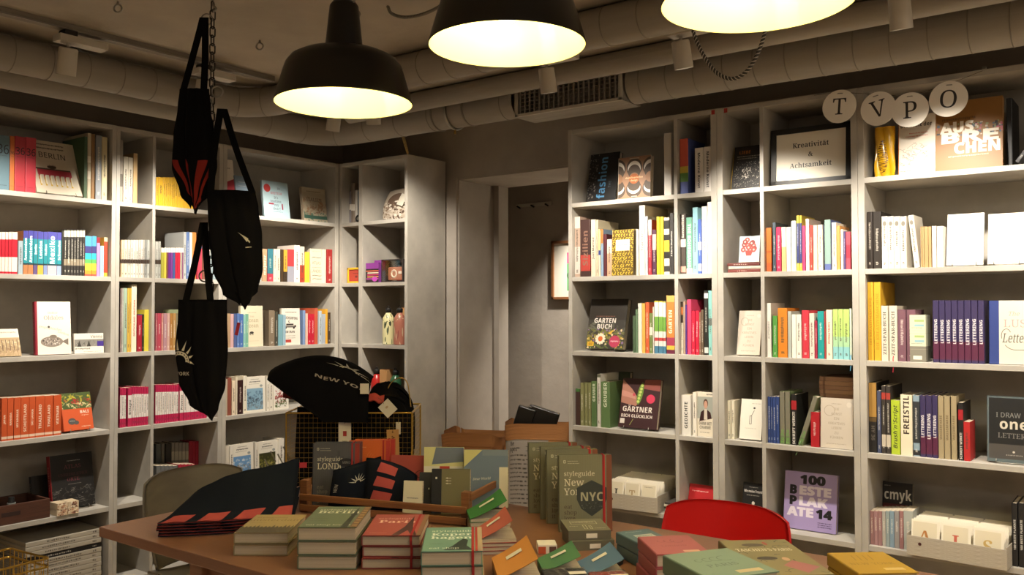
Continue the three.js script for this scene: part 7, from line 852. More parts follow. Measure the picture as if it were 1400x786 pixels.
// letter discs on a string
const DISCS = [['T', 3.041, 2.217, 0.12, 0], ['V', 3.192, 2.187, -0.3, -0.05], ['P', 3.310, 2.166, 0, 0.05], ['O', 3.447, 2.189, 0.12, 0]];
for (const [ch, x, y, rz, ry] of DISCS) {
  const R = 0.068, t = thing('letter_disc', `white round paper disc with black serif letter ${ch}`, 'letter disc', [x, y, 0.035], ry, 'letter discs on the string'); t.rotation.z = -rz * 0.6;
  const art = canvas(256, 256, (c, W, H) => { BG(c, W, H, '#e6dfd2'); T(c, ch, W * 0.5, H * 0.74, H * 0.68, '#2a2420', { f: 'serif' }); FR(c, '#6a645c', W * 0.42, H * 0.11, W * 0.16, 4); });
  mesh('disc', new THREE.CylinderGeometry(R, R, 0.002, 48).rotateX(Math.PI / 2).rotateZ(Math.PI / 2), [M.paper, flat({ map: tex(art) }), M.paper], t).geometry.attributes.uv.needsUpdate = true;
  mesh('staple', board(0.02, 0.0015, 0.0012, 0, R - 0.014, 0.0015, 0.0004), M.steel, t);
}
single('string', tube([[2.93, 2.285, 0.004], [3.041, 2.274, 0.033], [3.192, 2.244, 0.033], [3.310, 2.224, 0.033], [3.447, 2.246, 0.033], [3.56, 2.285, 0.004]], 0.0009, 40, 5), M.string, 'thin dark string carrying the letter discs', 'string');
single('clip', board(0.016, 0.012, 0.012), M.steel, 'small steel clip holding the disc string on shelf top', 'clip', [3.565, 2.297, -0.004]);
for (const x of [2.475, 2.535]) single('tape_scrap', board(0.016, 0.02, 0.0012), std({ color: 0xa83028, roughness: 0.7 }), 'scrap of red tape on the bookcase top edge', 'tape', [x, 2.276, 0.0008], 0, 'red tape scraps');
// yellow foil pack
{ const t = inCase('G', 1, 'foil_pack', 'glossy yellow foil pack standing beside the letter disc', 'pack', 3.192, -0.06, 0, 0.003); const art = canvas(256, 512, (c, W, H) => { BG(c, W, H, '#d2a016'); T(c, 'CHINCOGRAFICO', W * 0.27, H * 0.6, 40, '#5a3a10', { r: -Math.PI / 2, w: 'bold' }); });
  mesh('pouch', sheet((s, q) => [(s - 0.5) * 0.075 * (1 + 0.06 * Math.sin(q * 9)), q * 0.205, 0.006 * Math.sin(s * 14 + q * 5)], 24, 32, (s, q) => 0.003 + 0.035 * Math.pow(Math.sin(Math.PI * Math.min(1, Math.max(0, s))), 0.7) * Math.pow(Math.sin(Math.PI * (0.04 + 0.92 * q)), 0.5)), new THREE.MeshPhysicalMaterial({ map: tex(art), roughness: 0.25, clearcoat: 0.6 }), t); }
{ const t = thing('book', 'slim dark book leaning steeply beside the ochre book', 'book'); const sp = spineAtlas.alloc(16, 180, (c, W, H) => drawSpine(c, W, H, '#3a3a3c', { m: 'w' })); t.position.set(3.665, baseY(1) + 0.012, -0.10); t.rotation.z = -0.62; t.rotation.order = 'ZYX'; t.rotation.y = Math.PI / 2; bookParts(t, 0.16, 0.24, 0.014, { hard: 1, spine: sp, solid: sp, mat: SPINE_MAT }); }
{ const t = thing('book', 'black tall book standing behind the ochre book', 'book'); const sp = spineAtlas.alloc(16, 180, (c, W, H) => drawSpine(c, W, H, '#1c1a1a', {})); t.position.set(3.632, baseY(1), -0.19); t.rotation.y = Math.PI / 2; bookParts(t, 0.18, 0.27, 0.02, { hard: 1, spine: sp, solid: sp, mat: SPINE_MAT }); }
// three small boxes between the books
['#c8ccb0', '#c8ccb0', '#7e7a6c'].forEach((c, i) => { const art = canvas(128, 128, (x, W, H) => { BG(x, W, H, ['#7e7a6c', '#c6caae', '#c6caae'][i]); if (i) { FR(x, '#9ab070', W * 0.3, H * 0.3, W * 0.6, H * 0.14); FR(x, '#8ab0b8', W * 0.3, H * 0.6, W * 0.6, H * 0.14); marks(x, W * 0.1, H * 0.8, W * 0.7, 6, '#6a7a70'); } else { FR(x, '#dcd6c6', W * 0.2, H * 0.6, W * 0.55, H * 0.24); } }); const t = inCase('G', 3, 'small_box', ['small grey box at the bottom of the little box pile', 'small pale striped box in the middle of the little pile', 'small pale striped box on top of the little pile'][i], 'box', 3.318, -0.05, 0, i * 0.0615); const [g, m] = faceBox(0.058, 0.061, 0.08, flat({ map: tex(art) }), flat({ color: ['#7e7a6c', '#c6caae', '#c6caae'][i] })); mesh('carton', g, m, t); mesh('lid_line', board(0.0585, 0.001, 0.0805, 0, 0.05, 0, 0.0003), M.card, t); });
// card trays
function cardTray(k, row, u, w, yaw, wd, dp, hh, cols, n, letters, lab, cardLab, group) {
  const t = inCase(k, row, 'card_tray', lab, 'tray', u, w, yaw); const th = 0.003;
  mesh('front_panel', board(wd, hh, th, 0, hh / 2, 0), M.card, t); mesh('back_panel', board(wd, hh * 1.25, th, 0, hh * 0.62, -dp), M.card, t); for (const s of [-1, 1]) mesh('side_panel', board(th, hh * 1.1, dp, s * (wd / 2 - th / 2), hh * 0.55, -dp / 2), M.card, t); mesh('base', board(wd, th, dp, 0, th / 2, -dp / 2), M.card, t);
  mesh('print', new THREE.CylinderGeometry(0.006, 0.006, 0.001, 16).rotateX(Math.PI / 2).translate(-wd * 0.36, hh * 0.62, 0.002), std({ color: 0x4a2018, roughness: 0.7 }), t);
  t.updateMatrixWorld(true); const cw = (wd - 0.02) / cols - 0.006, chh = hh * 1.75, geo = new THREE.BoxGeometry(cw, chh, 0.0016).translate(0, chh / 2, 0);
  const faces = letters.map(([ch, col]) => flat({ map: tex(canvas(128, 160, (c, W, H) => { BG(c, W, H, '#e2dac6'); FR(c, '#d2c8ae', W * 0.06, H * 0.06, W * 0.84, H * 0.88); if (ch) T(c, ch, W * 0.48, H * 0.66, H * 0.5, col, { f: 'serif', w: 'bold' }); else { marks(c, W * 0.2, H * 0.12, W * 0.5, 6, '#8a8272'); } })) }));
  for (let c = 0; c < cols; c++) for (let i = 0; i < n; i++) {
    const lx = -wd / 2 + 0.01 + (c + 0.5) * (wd - 0.02) / cols, lz = -0.010 - i * (dp - 0.025) / n; const p = V3(lx + rr(-0.002, 0.002), 0.0035, lz).applyMatrix4(t.matrixWorld);
    const ch = i < 1 ? letters[c][0] : null; const m = mesh('letter_card', geo, [M.paper, M.paper, M.paper, M.paper, i < 1 ? faces[c] : M.paper, M.paper], scene); m.position.copy(p); m.rotation.set(0, wallTurn[CASES[k].wall] + yaw, 0, 'YXZ'); m.rotation.x = -0.16 + rr(-0.02, 0.02);
    tag(m, ch ? `cream letter card showing ${ch} at the front of the tray, ${cardLab}` : `plain cream card filed in the tray, ${cardLab}`, 'card', group);
  }
}
cardTray('G', 5, 3.452, 0.052, -0.06, 0.345, 0.22, 0.075, 3, 9, [['A', '#a8703a'], ['J', '#b85a48'], ['S', '#b89a5a']], 'under the letter discs bookcase'.length ? 'open card tray of letter cards A, J and S' : '', 'letter discs bookcase', 'cards in the A J S tray');
cardTray('E', 5, 2.06, 0.03, 0.10, 0.27, 0.30, 0.072, 3, 14, [['I', '#3a3632'], ['T', '#a8906a'], ['', '#000']], 'open card tray of cream cards in doorway bookcase', 'doorway bookcase', 'cards in the doorway bookcase tray');
// corner bookcase: pillow, wheel, frames, boxes, bottles
{ const t = inCase('D', 1, 'printed_cushion', 'cushion with brown building print and blank paper tag', 'cushion', 0.385, -0.12); const art = canvas(512, 256, (c, W, H) => { for (const o of [0, 256]) { c.save(); c.translate(o, 0); FR(c, '#bcae9c', 0, 0, 256, 256); E(c, 120, 120, 70, 60, '#6a5444'); speck(c, 0, 130, 256, 126, 180, ['#5a4638', '#d0c4b4', '#8a7460', '#e0d6c8'], 2, 12); c.restore(); } });
  const b = mesh('cushion_body', sheet((s, q) => { const cx = (s - 0.5) * 2, cy = (q - 0.5) * 2; return [0.145 * cx * (1 - 0.12 * cy * cy), 0.105 + 0.105 * cy * (1 - 0.12 * cx * cx), 0]; }, 24, 24, (s, q) => 0.006 + 0.08 * Math.pow(Math.max(0, Math.sin(Math.PI * s) * Math.sin(Math.PI * q)), 0.5)), std({ map: tex(art), roughness: 0.9 }), t); b.rotation.x = -0.35; b.position.y = 0.01;
  const c = mesh('paper_tag', new THREE.BoxGeometry(0.055, 0.075, 0.001), M.paper, t); c.position.set(0.055, 0.125, 0.018); c.rotation.set(-0.35, 0, -0.3); }
{ const t = inCase('D', 1, 'toy_wheel', 'small black toy wheel beside the books', 'toy', 0.152, -0.03); mesh('tyre', new THREE.TorusGeometry(0.018, 0.006, 8, 24).translate(-0.012, 0.0245, 0), M.black, t); mesh('hub', new THREE.CylinderGeometry(0.010, 0.010, 0.008, 16).rotateX(Math.PI / 2).translate(-0.012, 0.0245, 0), M.steel, t); }
{ const t = inCase('D', 2, 'photo_frame', 'small yellow frame with red picture', 'frame', 0.100, -0.05); const w = 0.14, h = 0.096, fr = flat({ color: '#d8a820' }); mesh('frame', mergeGeometries([board(w, 0.012, 0.02, 0, 0.006), board(w, 0.012, 0.02, 0, h - 0.006), board(0.012, h, 0.02, -w / 2 + 0.006, h / 2), board(0.012, h, 0.02, w / 2 - 0.006, h / 2)]), fr, t); const art = canvas(128, 96, (c, W, H) => { BG(c, W, H, '#a83c2c'); marks(c, W * 0.3, H * 0.3, W * 0.4, 8, '#5a1c18'); E(c, W * 0.55, H * 0.6, 12, 9, '#6a2420'); }); const [g, m] = faceBox(w - 0.02, h - 0.02, 0.008, flat({ map: tex(art) }), fr); mesh('picture', g.translate(0, 0.01, 0), m, t); }
{ const t = inCase('D', 2, 'gift_box', 'small purple and pink gift box beside the camera box', 'box', 0.272, -0.05); const art = canvas(128, 160, (c, W, H) => { BG(c, W, H, '#8a3a94'); FR(c, '#2c1c20', 0, H * 0.3, W, H * 0.7); for (let i = 0; i < 5; i++) FR(c, ['#d86a4a', '#e8d8c0', '#c83a6a', '#e0a060', '#b040a0'][i], rr(0, 20), H * (0.38 + i * 0.1), W, 9); E(c, W * 0.7, H * 0.82, 26, 20, '#b848b0'); }); const [g, m] = faceBox(0.108, 0.118, 0.06, flat({ map: tex(art) }), flat({ color: '#7a3484' })); mesh('carton', g, m, t); mesh('hang_tab', board(0.08, 0.02, 0.002, 0, 0.127, -0.028), flat({ color: '#8a3a94' }), t); }
{ const t = inCase('D', 2, 'camera_box', 'dark window box holding a tan paper camera', 'box', 0.432, -0.06); const w = 0.178, h = 0.135, d = 0.07; const dk = flat({ color: '#2c2420' }); mesh('tray', mergeGeometries([board(w, 0.006, d, 0, 0.003, 0), board(w, 0.006, d, 0, h - 0.003, 0), board(0.008, h, d, -w / 2 + 0.004, h / 2, 0), board(0.008, h, d, w / 2 - 0.004, h / 2, 0), board(w, h, 0.004, 0, h / 2, -d / 2 + 0.002)]), dk, t);
  const cam = mesh('camera_body', board(0.125, 0.08, 0.03, 0.012, 0.05, 0.002, 0.006), flat({ color: '#a8684a' }), t); mesh('lens', new THREE.TorusGeometry(0.02, 0.005, 8, 24).translate(0.002, 0.05, 0.019), flat({ color: '#d8c8b0' }), cam); mesh('viewfinder', board(0.024, 0.016, 0.004, 0.05, 0.056, 0.018), flat({ color: '#e0d4c0' }), cam); mesh('top_plate', board(0.07, 0.012, 0.026, 0.012, 0.096, 0.002, 0.004), dk, cam);
  mesh('window', bx(-w / 2 + 0.008, w / 2 - 0.008, 0.006, h - 0.006, d / 2 - 0.001, d / 2), new THREE.MeshPhysicalMaterial({ color: 0xffffff, transmission: 1, thickness: 0, roughness: 0.06 }), t); }
const bottleGeo = new THREE.LatheGeometry([[0, 0], [0.032, 0], [0.036, 0.004], [0.036, 0.135], [0.034, 0.155], [0.026, 0.172], [0.018, 0.182], [0.0165, 0.19], [0, 0.19]].map(([a, b]) => new THREE.Vector2(a, b)), 32), capGeo = new THREE.LatheGeometry([[0, 0.19], [0.018, 0.19], [0.018, 0.212], [0.012, 0.217], [0, 0.218]].map(([a, b]) => new THREE.Vector2(a, b)), 24);
function bottle(row, u, w, label, mat, sc = 1, g) { const t = inCase('D', row, 'drinking_bottle', label, 'bottle', u, w, 0, 0, g); mesh('body', bottleGeo, mat, t); mesh('cap', capGeo, M.black, t); mesh('cap_loop', new THREE.TorusGeometry(0.008, 0.0022, 6, 16).translate(0, 0.222, 0), M.black, t); t.scale.setScalar(sc); }
const leafy = (bg, cols, n) => flat({ map: tex(canvas(512, 512, (c, W, H) => { BG(c, W, H, bg); for (let i = 0; i < n; i++) E(c, rr(0, W), rr(0, H), rr(6, 24), rr(3, 9), cols[i % cols.length], rr(0, 3)); })), roughness: 0.35 });
bottle(3, 0.375, -0.055, 'pale yellow drinking bottle with dark leaf pattern', leafy('#d8d2a0', ['#4a5a40', '#6a7a58', '#2e3a2c', '#e8e4c4'], 190)); bottle(3, 0.468, -0.055, 'pink drinking bottle with green flower pattern', leafy('#a86a58', ['#7a8a58', '#c8b090', '#8a4a44', '#a8a870'], 170));
{ const t = inCase('D', 3, 'kraft_box', 'kraft carton standing behind the pink bottle', 'box', 0.44, -0.15); mesh('carton', board(0.082, 0.218, 0.082, 0, 0.109, 0, 0.002), M.kraftLight, t); mesh('flap', board(0.08, 0.0015, 0.02, 0, 0.2185, 0.03, 0.0005), M.kraft, t); }
bottle(4, 0.262, -0.07, 'red drinking bottle with black cap above the basket', flat({ color: '#b02420', roughness: 0.3 })); bottle(4, 0.41, -0.08, 'green drinking bottle with black cap above the basket', flat({ color: '#2e5a3c', roughness: 0.3 }));
{ const t = inCase('D', 4, 'kraft_box', 'tall kraft carton between red and green bottles', 'box', 0.335, -0.08); mesh('carton', board(0.058, 0.218, 0.06, 0, 0.109, 0, 0.002), M.kraftLight, t); mesh('flap', board(0.056, 0.0015, 0.02, 0, 0.2185, 0.02, 0.0005), M.kraft, t); }
// city-guide bookcase: wooden tray, tins, small boxes, leaf
{ const t = inCase('A', 5, 'wooden_tray', 'dark wooden tray with burnt lettering and a bottle in it', 'tray', -1.92, -0.012); const w = 0.38, h = 0.085, d = 0.22; for (const [x, z, ww, dd] of [[0, -0.006, w, 0.012], [0, -d + 0.006, w, 0.012]]) mesh('board', metreUV(board(ww, h, dd, x, h / 2, z)), M.crateDark, t); for (const s of [-1, 1]) mesh('board', metreUV(board(0.012, h, d - 0.024, s * (w / 2 - 0.006), h / 2, -d / 2)), M.crateDark, t); mesh('base', metreUV(board(w - 0.024, 0.008, d - 0.024, 0, 0.004, -d / 2)), M.crateDark, t); mesh('lettering', board(0.08, 0.018, 0.0008, 0.02, 0.045, 0.0004, 0.0003), flat({ color: '#2a140c' }), t); }
{ const t = inCase('A', 5, 'small_bottle', 'small clear bottle with dark cap in the wooden tray', 'bottle', -1.865, -0.09, 0, 0.009); mesh('glass', new THREE.CylinderGeometry(0.018, 0.018, 0.07, 20).translate(0, 0.035, 0), flat({ color: '#8a8c86', roughness: 0.2 }), t); mesh('cap', new THREE.CylinderGeometry(0.012, 0.014, 0.025, 16).translate(0, 0.0825, 0), M.black, t); }
for (let i = 0; i < 4; i++) { const t = inCase('A', 5, 'matchbox', i < 2 ? 'small patterned picture box in the lower row beside wooden tray' : 'small patterned picture box in the upper row beside wooden tray', 'box', -1.682 + (i % 2) * 0.052, -0.03, rr(-0.05, 0.05), Math.floor(i / 2) * 0.029, 'picture boxes beside the wooden tray'); const art = canvas(96, 64, (c, W, H) => { BG(c, W, H, '#cdb89a'); speck(c, 0, 0, W, H, 26, ['#8a5a48', '#e8dcc4', '#6a4a3a', '#b88a6a'], 3, 12); }); const [g, m] = faceBox(0.048, 0.028, 0.07, flat({ map: tex(art) }), flat({ color: '#c8b494' })); mesh('sleeve', g, m, t); }
// ------------------------------------------------------------------ paper bags in the doorway
const bagPrint = canvas(2048, 512, (c, W, H) => { BG(c, W, H, '#a8713f'); FR(c, '#989088', 236, 52, 160, H - 52); T(c, 'the', 318, 72, 20, '#1e1a18', { f: 'serif', w: 'bold', a: 'left' }); T(c, 'paper bag', 306, 92, 21, '#1e1a18', { f: 'serif', w: 'bold', a: 'left' }); for (let i = 0; i < 24; i++) marks(c, 304, 104 + i * 15, 84, 6, '#4a443c'); });
function sack(label, x, z, turn, w, d, h, mat, crumple) {
  const t = thing('paper_bag', label, 'paper bag', [x, 0.001, z], turn); const n = 56, m = 30; const ring = (a) => { const c = Math.cos(a), s = Math.sin(a), p = 0.28; return [Math.sign(c) * Math.pow(Math.abs(c), p) * w / 2, Math.sign(s) * Math.pow(Math.abs(s), p) * d / 2]; };
  const f = (sc, in_) => (s, q) => { const [a, b] = ring(-s * Math.PI * 2 - Math.PI * 0.75); const k = 1 + crumple * (0.05 * Math.sin(q * 7 + s * 22) + 0.03 * Math.sin(q * 17 - s * 31)) * q + 0.05 * q; return [a * k * sc, q * h + (in_ ? 0.004 : 0) + crumple * 0.012 * Math.sin(s * 19) * q, b * k * sc]; };
  const g = sheet(f(1), n, m, () => 0.0015); mesh('sack', g, mat, t); mesh('rolled_rim', sheet((s, q) => { const v = f(1.02)(s, 0.9 + q * 0.105); return v; }, n, 3, () => 0.003), M.kraft, t); mesh('base', board(w * 0.97, 0.002, d * 0.97, 0, 0.001, 0, 0.0005), M.kraft, t); return t;
}
sack('crumpled brown kraft paper bag beside the door jamb', 0.94, -0.20, 0.25, 0.34, 0.24, 0.69, M.kraft, 1);
sack('grey printed paper bag with brown rolled rim in doorway', 1.395, -0.19, 0.32, 0.36, 0.20, 0.775, std({ map: tex(bagPrint), roughness: 0.85, bumpMap: rep(NZ, 3), bumpScale: 0.002 }), 0.8);
{ const t = thing('black_case', 'black glossy case sticking out of the printed paper bag', 'case', [1.36, 0.70, -0.19], 0.5); mesh('case_body', board(0.17, 0.14, 0.05, 0, 0.09, 0, 0.008), M.blackGloss, t); mesh('case_flap', board(0.10, 0.13, 0.045, -0.09, 0.075, 0.01, 0.008), M.blackGloss, t); mesh('buckle', board(0.02, 0.006, 0.004, -0.08, 0.15, 0.034, 0.001), M.steel, t); t.rotation.z = -0.3; }
// ------------------------------------------------------------------ table and chairs
const TY = 0.75, TT = 0.03;
{ const t = thing('table', 'long brown wooden table covered with books and bags', 'table', [2.66, 0, 1.857]); const w = 2.18, d = 0.97;
  mesh('tabletop', metreUV(board(w, TT, d, 0, TY - TT / 2, 0, 0.003)), M.table, t); for (const [sx, sz] of [[-1, -1], [1, -1], [-1, 1], [1, 1]]) mesh('leg', metreUV(board(0.06, TY - TT, 0.06, sx * (w / 2 - 0.34), (TY - TT) / 2, sz * (d / 2 - 0.13), 0.003)), M.table, t);
  for (const s of [-1, 1]) mesh('apron', metreUV(board(w - 0.74, 0.08, 0.022, 0, TY - TT - 0.04, s * (d / 2 - 0.13))), M.table, t); }
function chair(label, x, z, turn, mat, top) {   // faces local +z; shell of bent ply on four legs
  const t = thing('chair', label, 'chair', [x, 0, z], turn); const W = 0.43;
  mesh('backrest', sheet((s, q) => { const cx = (s - 0.5) * 2, round = Math.pow(Math.max(0, q - 0.62) / 0.38, 2.2), ww = W * (0.86 + 0.14 * Math.min(1, q * 1.6)) * (1 - 0.06 * round); const y = 0.47 + q * (top - 0.47) - 0.03 * Math.pow(Math.abs(cx), 4) * q; return [ww / 2 * cx, y, -0.03 - q * 0.055 + 0.055 * cx * cx]; }, 32, 22, () => 0.011), mat, t);
  mesh('seat', sheet((s, q) => { const cx = (s - 0.5) * 2; return [0.21 * cx * (1 - 0.08 * q), 0.452 + 0.012 * cx * cx - 0.015 * Math.pow(q, 4), 0.005 + q * 0.38]; }, 20, 20, () => 0.011), mat, t);
  for (const [sx, z0, z1] of [[-1, 0.04, -0.05], [1, 0.04, -0.05], [-1, 0.33, 0.38], [1, 0.33, 0.38]]) mesh('leg', rod([sx * 0.17, 0.444, z0], [sx * 0.20, 0, z1], 0.009, 10), M.steel, t); mesh('back_bracket', mergeGeometries([rod([-0.06, 0.44, 0.06], [-0.06, 0.56, -0.032], 0.008), rod([0.06, 0.44, 0.06], [0.06, 0.56, -0.032], 0.008)]), M.steel, t);
}
chair('bright red moulded chair pushed up behind the table', 2.968, 1.07, 0.02, M.red, 0.768);
chair('olive grey moulded chair at the end of the table', 1.21, 1.765, Math.PI / 2, M.chairGrey, 0.798);
// ------------------------------------------------------------------ things on the table
const CAMYAW = 0.6447;
function flatBook(label, key, x, z, yaw, w, h, t, y, sp, group, hard = 1, rib) {
  const g = thing('book', label, 'book', [x, y + t / 2 + 0.0004, z], 0, group); g.rotation.set(-Math.PI / 2, 0, yaw, 'YXZ'); g.rotation.set(-Math.PI / 2, yaw, 0, 'YXZ');
  const s = tableAtlas.alloc(Math.max(6, t * 500), h * 500, (c, W, H) => BG(c, W, H, sp)), front = key ? coverUV(key, w, h, tableAtlas, 1600) : s;
  bookParts(g, w, h, t, { hard, front, spine: s, solid: s, mat: TABLE_MAT }); if (rib) { const r = mesh('elastic_band', mergeGeometries([board(0.006, h + 0.002, 0.0012, w * 0.34, h / 2, t / 2 + 0.0008, 0.0004), board(0.006, 0.0012, t + 0.002, w * 0.34, -0.0008, 0, 0.0004)]), std({ color: 0x9a1c1c, roughness: 0.7 }), g); } return g;
}
function stack(n, lab, key, x, z, yaw, w, h, t, sp, group, rib) { for (let i = 0; i < n; i++) { const top = i === n - 1; flatBook(top ? `${lab}, on top of its pile` : `${lab}, ${ORD[i]} from bottom of its pile`, key, x + (top ? 0 : rr(-0.004, 0.004)), z + (top ? 0 : rr(-0.004, 0.004)), yaw + (top ? 0 : rr(-0.03, 0.03)), w, h, t, TY + i * (t + 0.0008), sp, group, 1, rib); } }
stack(2, 'tan city style guide with dark roofline', 'amster', 2.208, 2.247, 0.64, 0.143, 0.20, 0.029, '#8a7a58', 'tan style guides');
stack(3, 'moss green Berlin style guide', 'berlin2', 2.442, 2.228, 0.637, 0.146, 0.225, 0.034, '#5c6650', 'green Berlin guides');
stack(3, 'brick red Paris style guide', 'paris', 2.563, 2.128, 0.637, 0.146, 0.222, 0.0265, '#7a302c', 'red Paris guides', 1);
stack(3, 'mint green style guide with dark mermaid', 'kopen', 2.824, 2.200, 0.69, 0.138, 0.215, 0.033, '#4e6e60', 'mint style guides', 1);
stack(3, 'dusty pink cloth book', 'pinkc', 3.232, 1.879, 0.774, 0.125, 0.155, 0.030, '#96484c', 'pink cloth books');
stack(4, 'sage green cloth book', 'sagec', 3.483, 2.138, 1.0, 0.15, 0.17, 0.037, '#6a806c', 'sage cloth books');
flatBook('large olive Paris picture book with drawn figures', 'parisbig', 3.436, 1.733, 0.705, 0.175, 0.30, 0.045, TY, '#6a6244');
stack(2, 'mustard yellow New York cloth book', 'yellowc', 3.612, 1.650, 0.706, 0.136, 0.165, 0.030, '#9a7818', 'yellow cloth books');
// standing style guides
function standBook(label, key, x, z, yaw, w, h, t, tilt, sp, group, y = TY) { const g = thing('book', label, 'book', [x, y + Math.sin(tilt) * t / 2 + 0.0004, z], 0, group); g.rotation.set(-tilt, yaw, 0, 'YXZ'); const s = tableAtlas.alloc(Math.max(6, t * 500), h * 500, (c, W, H) => BG(c, W, H, sp)), front = coverUV(key, w, h, tableAtlas, 1600); bookParts(g, w, h, t, { hard: 1, front, spine: s, solid: s, mat: TABLE_MAT }); mesh('elastic_band', board(0.005, h + 0.003, t + 0.002, w * 0.34, h / 2, 0, 0.0004), std({ color: 0x9a1c1c, roughness: 0.7 }), g); return g; }
[[2.752, 1.530], [2.668, 1.470], [2.622, 1.436], [2.545, 1.392]].forEach(([x, z], i) => standBook(['olive New York style guide standing in front of three copies', 'olive New York style guide, second standing copy', 'olive New York style guide, third standing copy', 'olive New York style guide, rearmost standing copy'][i], 'nyc', x, z, 0.71, 0.155, 0.218, 0.026, 0.04, '#66644c', 'standing New York guides'));
standBook('charcoal London style guide standing by the navy bags', 'london', 1.945, 1.755, 0.66, 0.152, 0.205, 0.022, 0.06, '#3c3c40', 'standing London guides'); standBook('charcoal London style guide, rear standing copy', 'london', 1.928, 1.731, 0.66, 0.152, 0.205, 0.022, 0.06, '#3c3c40', 'standing London guides');
standBook('orange style guide standing behind the London guides', 'oberlin', 1.985, 1.645, 0.66, 0.135, 0.205, 0.022, 0.05, '#a84a20', 'standing orange guides'); standBook('orange style guide, rear standing copy', 'oberlin', 1.978, 1.615, 0.66, 0.135, 0.205, 0.022, 0.05, '#a84a20', 'standing orange guides');
// wooden crate with stationery
{ const t = thing('wooden_crate', 'low open wooden crate holding notebooks and folded bags', 'crate', [2.173, TY, 1.776], 0.30); const w = 0.58, d = 0.28; for (const [sx, sz] of [[-1, 0], [1, 0], [-1, -d], [1, -d]]) mesh('post', metreUV(board(0.026, 0.10, 0.026, sx * (w / 2 - 0.013), 0.05, sz - (sz ? -0.013 : 0.013), 0.002)), M.crate, t);
  for (const z of [-0.006, -d + 0.006]) for (const y of [0.016, 0.048]) mesh('slat', metreUV(board(w - 0.01, 0.02, 0.010, 0, y, z + (z < -0.1 ? -0.004 : 0.012))), M.crate, t); for (const s of [-1, 1]) for (const y of [0.03, 0.085]) mesh('slat', metreUV(board(0.010, 0.022, d - 0.01, s * (w / 2 + 0.001), y, -d / 2)), M.crate, t); mesh('base', metreUV(board(w - 0.06, 0.006, d - 0.03, 0, 0.004, -d / 2)), M.crate, t); }
function packet(label, x, z, yaw, w, h, t, tilt, art, side, category = 'notebook', group, dy = 0.012) { const g = thing('notebook', label, category, [x, TY + dy + Math.sin(tilt) * t / 2, z], 0, group); g.rotation.set(-tilt, yaw, 0, 'YXZ'); const [geo, m] = faceBox(w, h, t, flat({ map: tex(canvas(192, 256, art)) }), flat({ color: side })); mesh('cover', geo, m, g); mesh('page_block', new THREE.BoxGeometry(w - 0.004, h - 0.003, t * 0.6).translate(0.0035, h / 2, 0), M.page, g); return g; }
const wrap = new THREE.MeshPhysicalMaterial({ color: 0xffffff, transmission: 1, thickness: 0, roughness: 0.08 });
packet('pale yellow and grey patterned notebook in clear wrap', 2.232, 1.556, 0.6, 0.128, 0.182, 0.014, 0.08, (c, W, H) => { BG(c, W, H, '#cfc98e'); Q(c, '#6a7280', [[W * 0.3, 0], [W, 0], [W, H * 0.25], [W * 0.2, H * 0.3]]); FR(c, '#d8d2c0', 0, H * 0.33, W, H * 0.1); FR(c, '#b0382c', W * 0.4, H * 0.33, W * 0.25, H * 0.08); FR(c, '#5a7a58', W * 0.05, H * 0.55, W * 0.3, H * 0.4); }, '#cfc98e');
packet('grey blue notebook with cream side band in clear wrap', 2.366, 1.505, 0.6, 0.14, 0.18, 0.014, 0.08, (c, W, H) => { BG(c, W, H, '#6d7c8c'); Q(c, '#d0c884', [[0, 0], [W * 0.42, 0], [0, H * 0.3]]); FR(c, '#d8d0b8', W * 0.8, H * 0.3, W * 0.2, H * 0.7); FR(c, '#7a8690', W * 0.42, 0, W * 0.58, H * 0.1); T(c, 'Dear World', W * 0.4, H * 0.52, 14, '#e8e2d4', { f: 'serif', w: 'italic', r: -0.06 }); }, '#66747f');
packet('black and olive notebook with three white arrows', 2.335, 1.640, 0.6, 0.118, 0.135, 0.02, 0.12, (c, W, H) => { BG(c, W, H, '#6f6a4a'); FR(c, '#1c1c20', 0, 0, W * 0.26, H); FR(c, '#d8d2c4', W * 0.1, H * 0.18, 9, 12); for (let i = 0; i < 3; i++) { const y = H * (0.2 + i * 0.06); FR(c, '#d8d2bc', W * 0.4, y, 22, 3); Q(c, '#d8d2bc', [[W * 0.36, y + 1], [W * 0.42, y - 4], [W * 0.42, y + 6]]); } }, '#2a2a28');
packet('slim black notebook tilted in the crate', 2.262, 1.665, 0.6, 0.06, 0.12, 0.012, 0.35, (c, W, H) => { BG(c, W, H, '#1e1e22'); FR(c, '#d8d2c4', W * 0.5, H * 0.4, 12, 12); }, '#1e1e22');
packet('cream booklet pack with small printed lines in the crate', 2.245, 1.715, 0.45, 0.06, 0.10, 0.012, 0.15, (c, W, H) => { BG(c, W, H, '#d6ceb6'); marks(c, W * 0.2, H * 0.5, W * 0.6, 8, '#4a4a58'); marks(c, W * 0.2, H * 0.75, W * 0.6, 8, '#4a4a58'); }, '#cfc6ae');
packet('coral red notebook lying behind the navy bags', 2.120, 1.600, 0.5, 0.13, 0.15, 0.012, 0.2, (c, W, H) => { BG(c, W, H, '#9a4038'); c.strokeStyle = '#4a1c1a'; c.lineWidth = 3; c.beginPath(); c.arc(W * 0.75, H * 0.4, 18, 0, 5); c.stroke(); }, '#d8c8a0');
